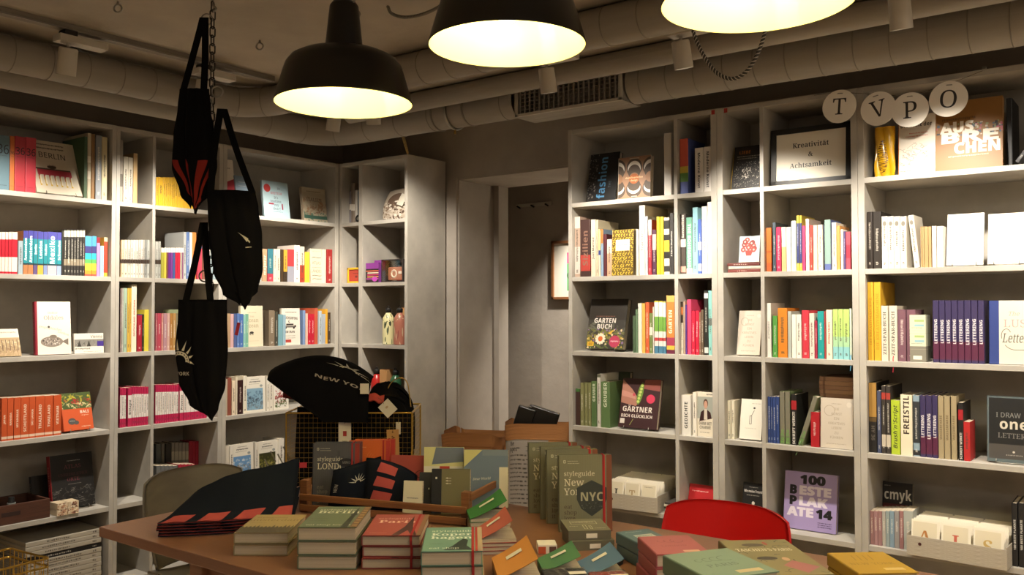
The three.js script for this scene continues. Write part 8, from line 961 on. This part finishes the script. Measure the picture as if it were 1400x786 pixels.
// folded navy tote bags standing in the crate
const navyPrint = (draw) => cloth({ map: tex(canvas(1024, 512, (c, W, H) => { BG(c, W, H, '#151922'); for (let i = 0; i < 4000; i++) { c.globalAlpha = 0.08; FR(c, i % 2 ? '#2a303c' : '#080a10', rr(0, W), rr(0, H), 3, 1); } c.globalAlpha = 1; draw(c, 512, H); })), roughness: 0.95 });
function foldedBag(label, x, y, z, yaw, tilt, w, h, th, mat, shape) { const t = thing('tote_bag', label, 'bag', [x, y, z], 0); t.rotation.set(-tilt, yaw, 0, 'YXZ'); mesh('body', sheet(shape || ((s, q) => [(s - 0.5) * w, q * h - 0.02 * q * Math.pow(s - 0.35, 2) * 6, 0.008 * Math.sin(s * 7 + q * 3)]), 24, 20, (s, q) => 0.006 + th * Math.pow(Math.max(0, Math.sin(Math.PI * s) * Math.sin(Math.PI * q)), 0.4)), mat, t); mesh('hem', sheet((s, q) => { const p = shape ? shape(s, 1) : [(s - 0.5) * w, h, 0.008 * Math.sin(s * 7 + 3)]; return [p[0], p[1] - 0.014 + q * 0.012, p[2]]; }, 16, 1, () => 0.009), M.navy, t); return t; }
foldedBag('folded navy tote bag with white crown print in the crate', 2.035, TY + 0.012, 1.770, 0.6, 0.1, 0.15, 0.15, 0.03, navyPrint((c, W, H) => { crownRays(c, W * 0.55, H * 0.42, 66, '#cfc8b8', 6); T(c, 'NEW', W * 0.18, H * 0.5, 50, '#b8b2a4', { r: -1.5 }); }), (s, q) => [(s - 0.5) * 0.15 + 0.015 * q, q * (0.118 + 0.045 * s), 0.008 * Math.sin(s * 7)]);
foldedBag('folded navy tote bag with coral squares in the crate', 2.150, TY + 0.012, 1.715, 0.5, 0.15, 0.16, 0.155, 0.03, navyPrint((c, W, H) => { for (let i = 0; i < 3; i++) Q(c, '#a84c48', [[W * (0.30 - 0.05 * i), H * (0.05 + 0.28 * i)], [W * (0.62 - 0.05 * i), H * (0.09 + 0.28 * i)], [W * (0.56 - 0.05 * i), H * (0.28 + 0.28 * i)], [W * (0.24 - 0.05 * i), H * (0.24 + 0.28 * i)]]); }), (s, q) => [(s - 0.5) * 0.165, q * (0.16 - 0.05 * s * s), 0.008 * Math.sin(s * 7)]);
// pile of navy bags with coral stripes
for (let i = 0; i < 5; i++) {
  const t = thing('tote_bag', i === 4 ? 'navy tote bag with coral stripes, topmost of the folded pile' : `navy tote bag with coral hem, ${ORD[i]} from bottom of the folded pile`, 'bag', [1.962, TY + 0.0045 + i * 0.0092, 2.175], 0.76, 'folded tote bags on the table');
  const art = navyPrint((c, W, H) => { for (let k = 0; k < 4; k++) Q(c, '#a84c48', [[W * (0.02 + k * 0.27), H], [W * (0.20 + k * 0.27), H], [W * (0.25 + k * 0.27), H * 0.80], [W * (0.08 + k * 0.27), H * 0.80]]); });
  const a = i * 0.004, up = i / 4;
  mesh('body', sheet((s, q) => { const L = 0.003 * Math.sin(i * 2.1); const x = -0.19 + s * 0.36 + L + 0.035 * q * (1 - s), rise = (0.006 + 0.128 * Math.pow(s, 0.42)) * Math.pow(q, 1.15) * (0.35 + 0.65 * up); return [x, rise + 0.003 * Math.sin(s * 9 + q * 4) * q, -q * 0.19 - 0.05 * s * s + a]; }, 30, 18, (s, q) => 0.006 + 0.002 * Math.sin(s * 30 + i)), art, t);
  if (i === 4) mesh('woven_label', board(0.022, 0.016, 0.002, 0.198, 0.135, -0.10, 0.0005), flat({ color: '#b02c34' }), t);
}
// grey map boxes, small box, round map
for (let i = 0; i < 2; i++) { const g = thing('map_box', i ? 'olive grey boxed map with white line drawings on top' : 'olive grey boxed map underneath its twin', 'box', [2.872 + (i ? -0.005 : 0.006), TY + i * 0.0255, 1.688], 0.76 + (i ? 0 : 0.04)); const r = flat({ map: tex(canvas(192, 192, (c, W, H) => COVERS.mapbox(c, W, H))) }), sd = flat({ color: '#605c4c' }); const geo = new THREE.BoxGeometry(0.115, 0.025, 0.13).translate(0, 0.0125, -0.065); mesh('carton', geo, [sd, sd, r, sd, sd, sd], g); mesh('barcode', board(0.03, 0.012, 0.0008, 0.005, 0.011, 0.0004, 0.0002), M.paper, g); }
{ const g = thing('small_box', 'tiny white and orange box on the tabletop', 'box', [2.80, TY, 1.79], 0.7); mesh('carton', board(0.05, 0.024, 0.05, 0, 0.012, -0.025), M.paper, g); mesh('colour_patch', board(0.02, 0.018, 0.001, -0.014, 0.010, 0.0005, 0.0003), flat({ color: '#b8502c' }), g); mesh('colour_patch', board(0.018, 0.018, 0.001, 0.014, 0.010, 0.0005, 0.0003), flat({ color: '#5a3a30' }), g); }
{ const g = thing('round_map', 'flat round tin lid with colourful map print', 'map', [2.960, TY, 1.765], 0.7); const art = canvas(256, 256, (c, W, H) => { BG(c, W, H, '#d6cdb4'); speck(c, 40, 40, 176, 176, 90, ['#a8743a', '#8a9a6a', '#c8a848', '#b0603a'], 4, 14); }); mesh('lid', new THREE.CylinderGeometry(0.045, 0.045, 0.008, 36).translate(0, 0.004, 0), [flat({ color: '#3a342c' }), flat({ map: tex(art) }), M.black], g); mesh('rim', new THREE.TorusGeometry(0.045, 0.002, 6, 36).rotateX(Math.PI / 2).translate(0, 0.008, 0), M.darkSteel, g); }
flatBook('slate blue boxed city map beside the pink books', 'bluebox', 3.075, 1.719, 0.98, 0.095, 0.115, 0.03, TY, '#4a6068', 'slate map boxes'); flatBook('slate blue boxed city map, on top of its twin', 'bluebox', 3.075, 1.719, 1.01, 0.095, 0.115, 0.03, TY + 0.031, '#4a6068', 'slate map boxes');
// notebooks with lifted covers
function openNotebook(label, x, z, yaw, w, d, t, lift, col, y0 = TY) {
  const g = thing('notebook', label, 'notebook', [x, y0, z], yaw); const m = flat({ color: col, roughness: 0.75 });
  mesh('back_cover', board(w, 0.0012, d, 0, 0.0006, -d / 2, 0.0003), m, g); mesh('page_block', new THREE.BoxGeometry(w - 0.003, t, d - 0.003).translate(0, t / 2 + 0.0012, -d / 2), M.page, g); mesh('spine', board(0.0015, t + 0.002, d, -w / 2, t / 2 + 0.001, -d / 2, 0.0004), m, g);
  const cv = mesh('front_cover', sheet((s, q) => { const a = lift * (0.75 + 0.25 * s) * (0.8 + 0.2 * q); return [-w / 2 + Math.cos(a) * s * w, t + 0.002 + Math.sin(a) * s * w, -q * d]; }, 14, 10, () => 0.001), m, g);
  const a = lift * 0.87; const lb = mesh('paper_label', board(w * 0.42, 0.0008, d * 0.14, 0, 0, 0, 0.0003), M.paper, g); lb.position.set(-w / 2 + Math.cos(a) * w * 0.52, t + 0.0045 + Math.sin(a) * w * 0.50, -d * 0.62); lb.rotation.z = a * 1.08;
}
openNotebook('bright green notebook with lifted cover on striped pile', 2.575, 1.745, 0.78, 0.115, 0.115, 0.008, 0.55, '#2f7034', TY + 0.042);
openNotebook('coral pink notebook with lifted cover and cream label', 2.700, 1.872, 0.76, 0.10, 0.12, 0.008, 0.62, '#b05a4c', TY + 0.030);
openNotebook('orange notebook with lifted cover and cream label', 2.928, 2.083, 0.75, 0.10, 0.17, 0.012, 0.55, '#c4843c', TY + 0.018);
openNotebook('muted green notebook with lifted cover and cream label', 2.965, 1.962, 0.75, 0.095, 0.11, 0.012, 0.45, '#4a7a52', TY + 0.012);
openNotebook('steel blue notebook with lifted cover and cream label', 3.045, 1.895, 0.78, 0.095, 0.12, 0.01, 0.50, '#52708e', TY + 0.002);
for (let i = 0; i < 4; i++) flatBook(`thin notebook, ${ORD[i]} from bottom of the pile under the green one`, null, 2.575 + rr(-0.003, 0.003), 1.745, 0.78 + rr(-0.03, 0.03), 0.113, 0.113, 0.0098, TY + i * 0.0103, ['#8a7a58', '#b0a488', '#6a5a48', '#c0b498'][i], 'striped notebooks under the green one', 0);
for (let i = 0; i < 3; i++) flatBook(`thin red notebook, ${ORD[i]} from bottom of the pile under the coral one`, null, 2.700 + rr(-0.003, 0.003), 1.872, 0.76 + rr(-0.03, 0.03), 0.099, 0.12, 0.0092, TY + i * 0.0097, ['#8a3430', '#a84a44', '#7a2c2c'][i], 'red notebooks under the coral one', 0);
flatBook('brown notebook under the orange one', null, 2.928, 2.083, 0.75, 0.10, 0.17, 0.017, TY, '#8a6234', null, 0); flatBook('dark notebook under the muted green one', null, 2.965, 1.962, 0.75, 0.095, 0.11, 0.011, TY, '#3c4a3c', null, 0);
function shrink(label, x, z, yaw, w, d, t, col) { const g = thing('wrapped_pack', label, 'pack', [x, TY, z], yaw); mesh('pack_body', board(w, t, d, 0, t / 2, -d / 2, 0.003), flat({ color: col }), g); mesh('film', sheet((s, q) => [(s - 0.5) * (w + 0.003), t + 0.002 + 0.0015 * Math.sin(s * 33 + q * 21) * Math.sin(q * 17), -q * d], 30, 30, () => 0.0004), new THREE.MeshPhysicalMaterial({ color: 0xffffff, transmission: 1, thickness: 0, roughness: 0.12, specularIntensity: 1 }), g); mesh('price_label', board(0.04, 0.0006, 0.02, w * 0.25, t + 0.005, -d * 0.4, 0.0002), M.paper, g); }
shrink('charcoal pack in shiny clear film with price label', 3.033, 2.040, 0.78, 0.10, 0.09, 0.036, '#2c2c2e'); shrink('brick red pack in shiny clear film', 3.112, 1.975, 0.78, 0.085, 0.09, 0.028, '#8a2e26');
// ------------------------------------------------------------------ chain with hanging bags
const CH = [1.38, 1.84];
{ const t = thing('chain', 'long steel link chain hanging from the ceiling', 'chain', [CH[0], 1.40, CH[1]], CAMYAW); const a = 0.0105, b = 0.0085; const pts = []; for (let i = 0; i < 28; i++) { const q = i / 28 * Math.PI * 2; pts.push([Math.cos(q) * b, Math.sin(q) * b + (Math.sin(q) >= 0 ? a : -a), 0]); } const link = tube(pts, 0.0026, 40, 6, true);
  let n = 0; for (let y = 0; y < 1.08; y += 0.0305, n++) { const m = mesh('link', link, M.darkSteel, t); m.position.y = y + 0.01; m.rotation.y = n % 2 ? Math.PI / 2 - 0.25 : 0.25; }
  mesh('ceiling_hook', tube([[0, 1.10, 0], [0, 1.085, 0], [0.012, 1.07, 0], [0.0, 1.058, 0]], 0.004, 16, 8), M.steel, t);
  for (const [y, s] of [[1.03, -1], [0.77, 1], [0.73, -1], [0.11, -1]]) mesh('ring_hook', new THREE.TorusGeometry(0.02, 0.003, 8, 24).translate(s * 0.02, y, 0.004), M.steel, t); }
const ribbon = (pts, w) => { const c = curve(pts); return sheet((s, q) => { const p = c.getPointAt(q); return [p.x + (s - 0.5) * w, p.y, p.z]; }, 2, 30, () => 0.0022); };
const K = 0.0026;   // metres a bag outline unit
function hangingBag(label, x, y, z, turn, rows, bottom, H, bulge, mat, straps) {  // rows: [t, left, right] in outline units from the bag axis
  const t = thing('tote_bag', label, 'bag', [x, y, z], turn); const at = (q, k) => { let i = 0; while (i < rows.length - 2 && rows[i + 1][0] < q) i++; const [a, b] = [rows[i], rows[i + 1]], u = Math.min(1, Math.max(0, (q - a[0]) / (b[0] - a[0]))), e = u * u * (3 - 2 * u); return (a[k] + (b[k] - a[k]) * e) * K; };
  mesh('body', sheet((s, q) => { const l = at(q, 1), r = at(q, 2); return [l + (r - l) * s, q * H + (1 - q) * (1 - q) * bottom(s), 0.006 * Math.sin(s * 11 + q * 2) * Math.sin(Math.PI * q)]; }, 36, 44, (s, q) => 0.004 + bulge * Math.pow(Math.max(0, Math.sin(Math.PI * s)), 0.6) * Math.pow(Math.max(0, Math.sin(Math.PI * (0.12 + 0.84 * (1 - q)))), 0.8) + 0.005 * Math.sin(s * 26 + q * 4) * Math.sin(Math.PI * s)), mat, t);
  for (const p of straps) mesh('strap', ribbon(p.map(([a, b, c]) => [a * K, b * K, c]), 0.024), M.strap, t); return t;
}
const blackPrint = (draw) => cloth({ map: tex(canvas(1024, 1024, (c, W, H) => { BG(c, W, H, '#0d0c0e'); draw(c, 512, H); })), roughness: 0.95 });
hangingBag('black tote bag with red rays hanging highest on chain', 1.355, 1.748, 1.895, CAMYAW, [[0, -4, 8], [0.12, -18, 24], [0.35, -29, 31], [0.6, -27, 27], [0.85, -22, 22], [1, -20, 20]], (s) => 0.02 * Math.sin(s * 9), 0.425, 0.05, blackPrint((c, W, H) => { for (const [a, x0, x1] of [[-0.6, 0.02, 0.14], [-0.2, 0.3, 0.46], [0.3, 0.64, 0.8], [0.7, 0.9, 1.0]]) Q(c, '#8a2c26', [[W * 0.42 + a * 120, H * 0.97], [W * 0.48 + a * 120, H * 0.97], [W * x1, H * 0.62], [W * x0, H * 0.60]]); }), [[[-14, 162, 0.006], [-4, 200, 0.004], [6, 240, 0.002], [11, 262, 0]], [[12, 162, -0.006], [14, 210, -0.003], [14, 262, 0]]]);
hangingBag('black tote bag hanging in the middle of the chain', 1.468, 1.405, 1.795, CAMYAW + 0.25, [[0, 4, 16], [0.1, -18, 28], [0.3, -30, 34], [0.6, -36, 33], [0.85, -38, 28], [1, -40, 24]], (s) => 0.015 * Math.sin(s * 8), 0.408, 0.055, blackPrint((c, W, H) => { Q(c, '#cfc6b2', [[W * 0.60, H * 0.38], [W * 0.68, H * 0.45], [W * 0.70, H * 0.42]]); Q(c, '#cfc6b2', [[W * 0.56, H * 0.36], [W * 0.72, H * 0.46], [W * 0.73, H * 0.445]]); FR(c, '#cfc6b2', W * 0.66, H * 0.49, 46, 7); }), [[[-34, 154, 0.012], [-30, 210, 0.008], [-22, 268, 0.004]], [[20, 154, 0.012], [-2, 215, 0.008], [-18, 268, 0.004]]]);
hangingBag('black tote bag with white crown hanging lowest on chain', 1.374, 0.998, 1.868, CAMYAW, [[0, 8, 14], [0.1, -17, 22], [0.3, -31, 31], [0.6, -36, 34], [0.85, -33, 33], [1, -33, 33]], (s) => 0.02 * (1 - s), 0.428, 0.05, blackPrint((c, W, H) => { c.save(); c.translate(W * 0.02, H * 0.48); c.rotate(0.35); crownRays(c, 40, 20, 120, '#cfc6b2', 12, 7); c.restore(); T(c, 'NEW YORK', W * 0.0, H * 0.64, 44, '#b8b0a0', { a: 'center', w: 'bold' }); }), [[[-22, 161, 0.01], [-10, 215, 0.006], [0, 270, 0.002]], [[12, 161, 0.01], [6, 215, 0.006], [2, 270, 0.002]]]).children[0].parent.add((() => { const m = new THREE.Mesh(board(0.012, 0.045, 0.002, 0.066, 0.345, 0.030), flat({ color: '#9a1c30' })); m.name = 'woven_label'; m.rotation.z = -0.2; return m; })());
// ------------------------------------------------------------------ wire basket with bags
const BK = [1.385, 1.185], BH = 0.962, BW = 0.52, BD = 0.34;
{ const t = thing('wire_basket', 'tall golden wire basket stuffed with dark tote bags', 'basket', [BK[0], 0, BK[1]], CAMYAW);
  const grid = (fix, a0, a1) => { const g = []; const n = Math.round((a1 - a0) / 0.0185), m = 46; for (let i = 0; i <= n; i++) { const a = a0 + (a1 - a0) * i / n; g.push(rod(fix(a, 0.02), fix(a, BH), 0.0004, 4)); } for (let j = 0; j <= m; j++) { const y = 0.02 + (BH - 0.02) * j / m; g.push(rod(fix(a0, y), fix(a1, y), 0.0006, 4)); } return mergeGeometries(g); };
  mesh('front_grid', grid((a, y) => [a, y, 0], -BW / 2, BW / 2), M.gold, t); mesh('back_grid', grid((a, y) => [a, y, -BD], -BW / 2, BW / 2), M.gold, t); for (const s of [-1, 1]) mesh('side_grid', grid((a, y) => [s * BW / 2, y, a], -BD, 0), M.gold, t);
  mesh('rim', mergeGeometries([rod([-BW / 2, BH, 0], [BW / 2, BH, 0], 0.004), rod([-BW / 2, BH, -BD], [BW / 2, BH, -BD], 0.004), rod([-BW / 2, BH, 0], [-BW / 2, BH, -BD], 0.004), rod([BW / 2, BH, 0], [BW / 2, BH, -BD], 0.004)]), M.gold, t); mesh('corner_wire', mergeGeometries([[-1, 0], [1, 0], [-1, 1], [1, 1]].map(([s, k]) => rod([s * BW / 2, 0, -k * BD], [s * BW / 2, BH, -k * BD], 0.0035))), M.gold, t); mesh('base', board(BW, 0.006, BD, 0, 0.02, -BD / 2), M.darkSteel, t);
  mesh('handle', tube([[0.135, BH + 0.02, -0.05], [0.16, BH + 0.11, -0.05], [0.2, BH + 0.14, -0.05], [0.235, BH + 0.12, -0.05], [0.25, BH + 0.02, -0.05]], 0.0025, 24, 6), M.brass, t); }
const inBasket = (name, label, cat, x, y, z, g) => { const v = V3(x, y, z).applyAxisAngle(V3(0, 1, 0), CAMYAW); return thing(name, label, cat, [BK[0] + v.x, y, BK[1] + v.z], CAMYAW, g); };
const pillow = (w, h, th, k = 0.35) => sheet((s, q) => [(s - 0.5) * w * (1 - 0.08 * Math.pow(2 * q - 1, 2)), q * h, 0.01 * Math.sin(s * 9 + q * 5)], 24, 24, (s, q) => 0.005 + th * Math.pow(Math.max(0, Math.sin(Math.PI * s) * Math.sin(Math.PI * q)), k));
for (const [x, z, w, h, th, y] of [[-0.12, -0.06, 0.24, 0.62, 0.09, 0.36], [-0.12, -0.18, 0.24, 0.64, 0.10, 0.36], [-0.1, -0.285, 0.26, 0.6, 0.08, 0.36], [0.13, -0.26, 0.22, 0.62, 0.09, 0.36]]) { const t = inBasket('tote_bag', 'dark tote bag pressed upright inside the wire basket', 'bag', x, y, z, 'tote bags inside the wire basket'); mesh('body', pillow(w, h, th), M.black_cloth, t); mesh('print', board(0.006, 0.05, 0.001, -0.03, h * 0.72, th / 2 + 0.003, 0.0004), flat({ color: '#8a857a' }), t).rotation.z = 0.45; mesh('print', board(0.006, 0.06, 0.001, 0.05, h * 0.7, th / 2 + 0.001, 0.0004), flat({ color: '#8a857a' }), t).rotation.z = 0.5; }
{ const t = inBasket('tote_bag', 'rounded dark tote bag bulging from basket beside the crown bag', 'bag', 0.145, 0.80, -0.085); mesh('body', sheet((s, q) => { const a = (s - 0.5) * 2, w = Math.sqrt(Math.max(0, 1 - Math.pow(Math.max(0, q - 0.35) / 0.66, 2.6))); return [a * 0.118 * Math.max(0.12, w), q * 0.285 - 0.02 * a * a * q, 0.01 * Math.sin(s * 9 + q * 5)]; }, 28, 28, (s, q) => 0.006 + 0.12 * Math.pow(Math.max(0, Math.sin(Math.PI * s) * Math.sin(Math.PI * Math.min(1, 0.15 + q * 0.85))), 0.5)), M.black_cloth, t); mesh('fold', tube([[-0.08, 0.20, 0.045], [-0.03, 0.225, 0.05], [0.04, 0.225, 0.045], [0.08, 0.2, 0.03]], 0.008, 20, 8), M.black_cloth, t); }
{ const t = inBasket('tote_bag', 'black tote bag with silver crown flopped over the basket', 'bag', -0.115, BH, -0.02); const top = (s) => 0.150 + 0.075 * Math.sin(Math.PI * Math.min(1, 0.12 + s * 0.80)) - 0.03 * Math.pow(s, 5), bot = (s) => (s < 0.3 ? 0.140 - 0.30 * s : 0.05 - 0.085 * Math.min(1, (s - 0.3) / 0.25));
  const art = blackPrint((c, W, H) => { c.save(); c.translate(W * 0.78, H * 0.34); c.rotate(0.1); crownRays(c, 0, 0, 78, '#b8b0a4', 8, 6); c.restore(); T(c, 'NEW YORK', W * 0.74, H * 0.56, 60, '#a89c90', { w: 'bold', r: 0.06 }); });
  mesh('body', sheet((s, q) => { const y0 = bot(s), y1 = top(s); return [-0.215 + s * 0.415, y0 + (y1 - y0) * Math.sin(q * Math.PI / 2), 0.05 - 0.13 * q * q + 0.012 * Math.sin(s * 8) * (1 - q)]; }, 36, 24, (s, q) => 0.008 + 0.04 * Math.pow(Math.max(0, Math.sin(Math.PI * s) * Math.sin(Math.PI * q)), 0.6)), art, t);
  mesh('red_lining', sheet((s, q) => [-0.155 + s * 0.07, 0.065 + q * 0.03 - s * 0.012, 0.03 + 0.01 * s], 6, 4, () => 0.006), flat({ color: '#7a2018', roughness: 0.9 }), t); mesh('paper_tag', board(0.036, 0.042, 0.001, 0.188, 0.105, 0.075, 0.0004), M.paper, t); mesh('coral_cloth', sheet((s, q) => [0.17 + s * 0.09, 0.060 + 0.028 * q + 0.004 * Math.sin(s * 14) - 0.02 * s, 0.03 - 0.02 * q], 16, 6, () => 0.006), flat({ color: '#b8483c', roughness: 0.9 }), t); }
function hangTag(label, x, y, z, w, h, rz, col, draw) { const t = inBasket('hang_tag', label, 'tag', x, y, z); t.rotation.z = rz; const art = canvas(96, 160, (c, W, H) => { BG(c, W, H, col); draw && draw(c, W, H); }); const [g, m] = faceBox(w, h, 0.0012, flat({ map: tex(art) }), flat({ color: col })); mesh('card', g.translate(0, -h, 0), m, t); mesh('cord', tube([[0, -0.006, 0.001], [0.004, 0.012, 0.002], [0, 0.03, 0]], 0.0009, 10, 5), M.string, t); }
hangTag('white hang tag with small red square on the basket', -0.015, 0.925, 0.012, 0.052, 0.105, 0, '#d6cdbb', (c, W, H) => { FR(c, '#a83028', W * 0.36, H * 0.34, W * 0.28, H * 0.2); marks(c, W * 0.3, H * 0.72, W * 0.4, 6, '#6a645a'); });
hangTag('kraft hang tag with brown handwriting on the basket', 0.182, 0.895, 0.012, 0.05, 0.105, 0.04, '#b48850', (c, W, H) => { c.strokeStyle = '#5a3418'; c.lineWidth = 5; c.beginPath(); c.moveTo(W * 0.5, H * 0.25); for (let i = 0; i < 14; i++) c.lineTo(W * (0.42 + (i % 2) * 0.2), H * (0.28 + i * 0.04)); c.stroke(); E(c, W * 0.5, H * 0.1, 6, 6, '#6a4420'); });
hangTag('white hang tag turned on its corner at the basket rim', 0.142, 1.005, 0.016, 0.055, 0.06, 0.75, '#d8d0be', (c, W, H) => { E(c, W * 0.5, H * 0.4, 12, 12, '#b8a080'); }); hangTag('narrow cream hang tag beside the kraft tag', 0.205, 0.925, 0.008, 0.02, 0.05, 0, '#cfc4ac');
// low gold basket in front of the city guides
{ const t = thing('wire_basket', 'low golden wire basket before the pale book stack', 'basket', [0.24, 0, 2.06], 0.1); const w = 0.28, d = 0.26, y0 = 0.0, y1 = 0.36, g = []; for (const z of [-d / 2, d / 2]) for (let i = 0; i <= 9; i++) g.push(rod([-w / 2 + w * i / 9, y0, z], [-w / 2 + w * i / 9, y1, z], 0.002, 5)); for (const x of [-w / 2, w / 2]) for (let i = 0; i <= 9; i++) g.push(rod([x, y0, -d / 2 + d * i / 9], [x, y1, -d / 2 + d * i / 9], 0.002, 5)); mesh('wire_grid', mergeGeometries(g), M.gold, t); const ring = (y) => tube([[-w / 2, y, -d / 2], [w / 2, y, -d / 2], [w / 2, y, d / 2], [-w / 2, y, d / 2]].flatMap((p, i, a) => { const q = a[(i + 1) % 4]; return [p, [(p[0] * 3 + q[0]) / 4, y, (p[2] * 3 + q[2]) / 4], [(p[0] + q[0] * 3) / 4, y, (p[2] + q[2] * 3) / 4]]; }), 0.005, 80, 8, true); mesh('rim', ring(y1), M.gold, t); mesh('rim', ring(y1 - 0.035), M.gold, t); mesh('base', board(w, 0.004, d, 0, 0.004, 0), M.gold, t); }
// ------------------------------------------------------------------ ready
scene.traverse((o) => { if (o.isMesh) { o.castShadow = true; o.receiveShadow = true; } if (o.isLight) o.castShadow = true; });
for (const m of [SPINE_MAT, COVER_MAT, TABLE_MAT]) m.map.needsUpdate = true;
renderer.render(scene, camera);
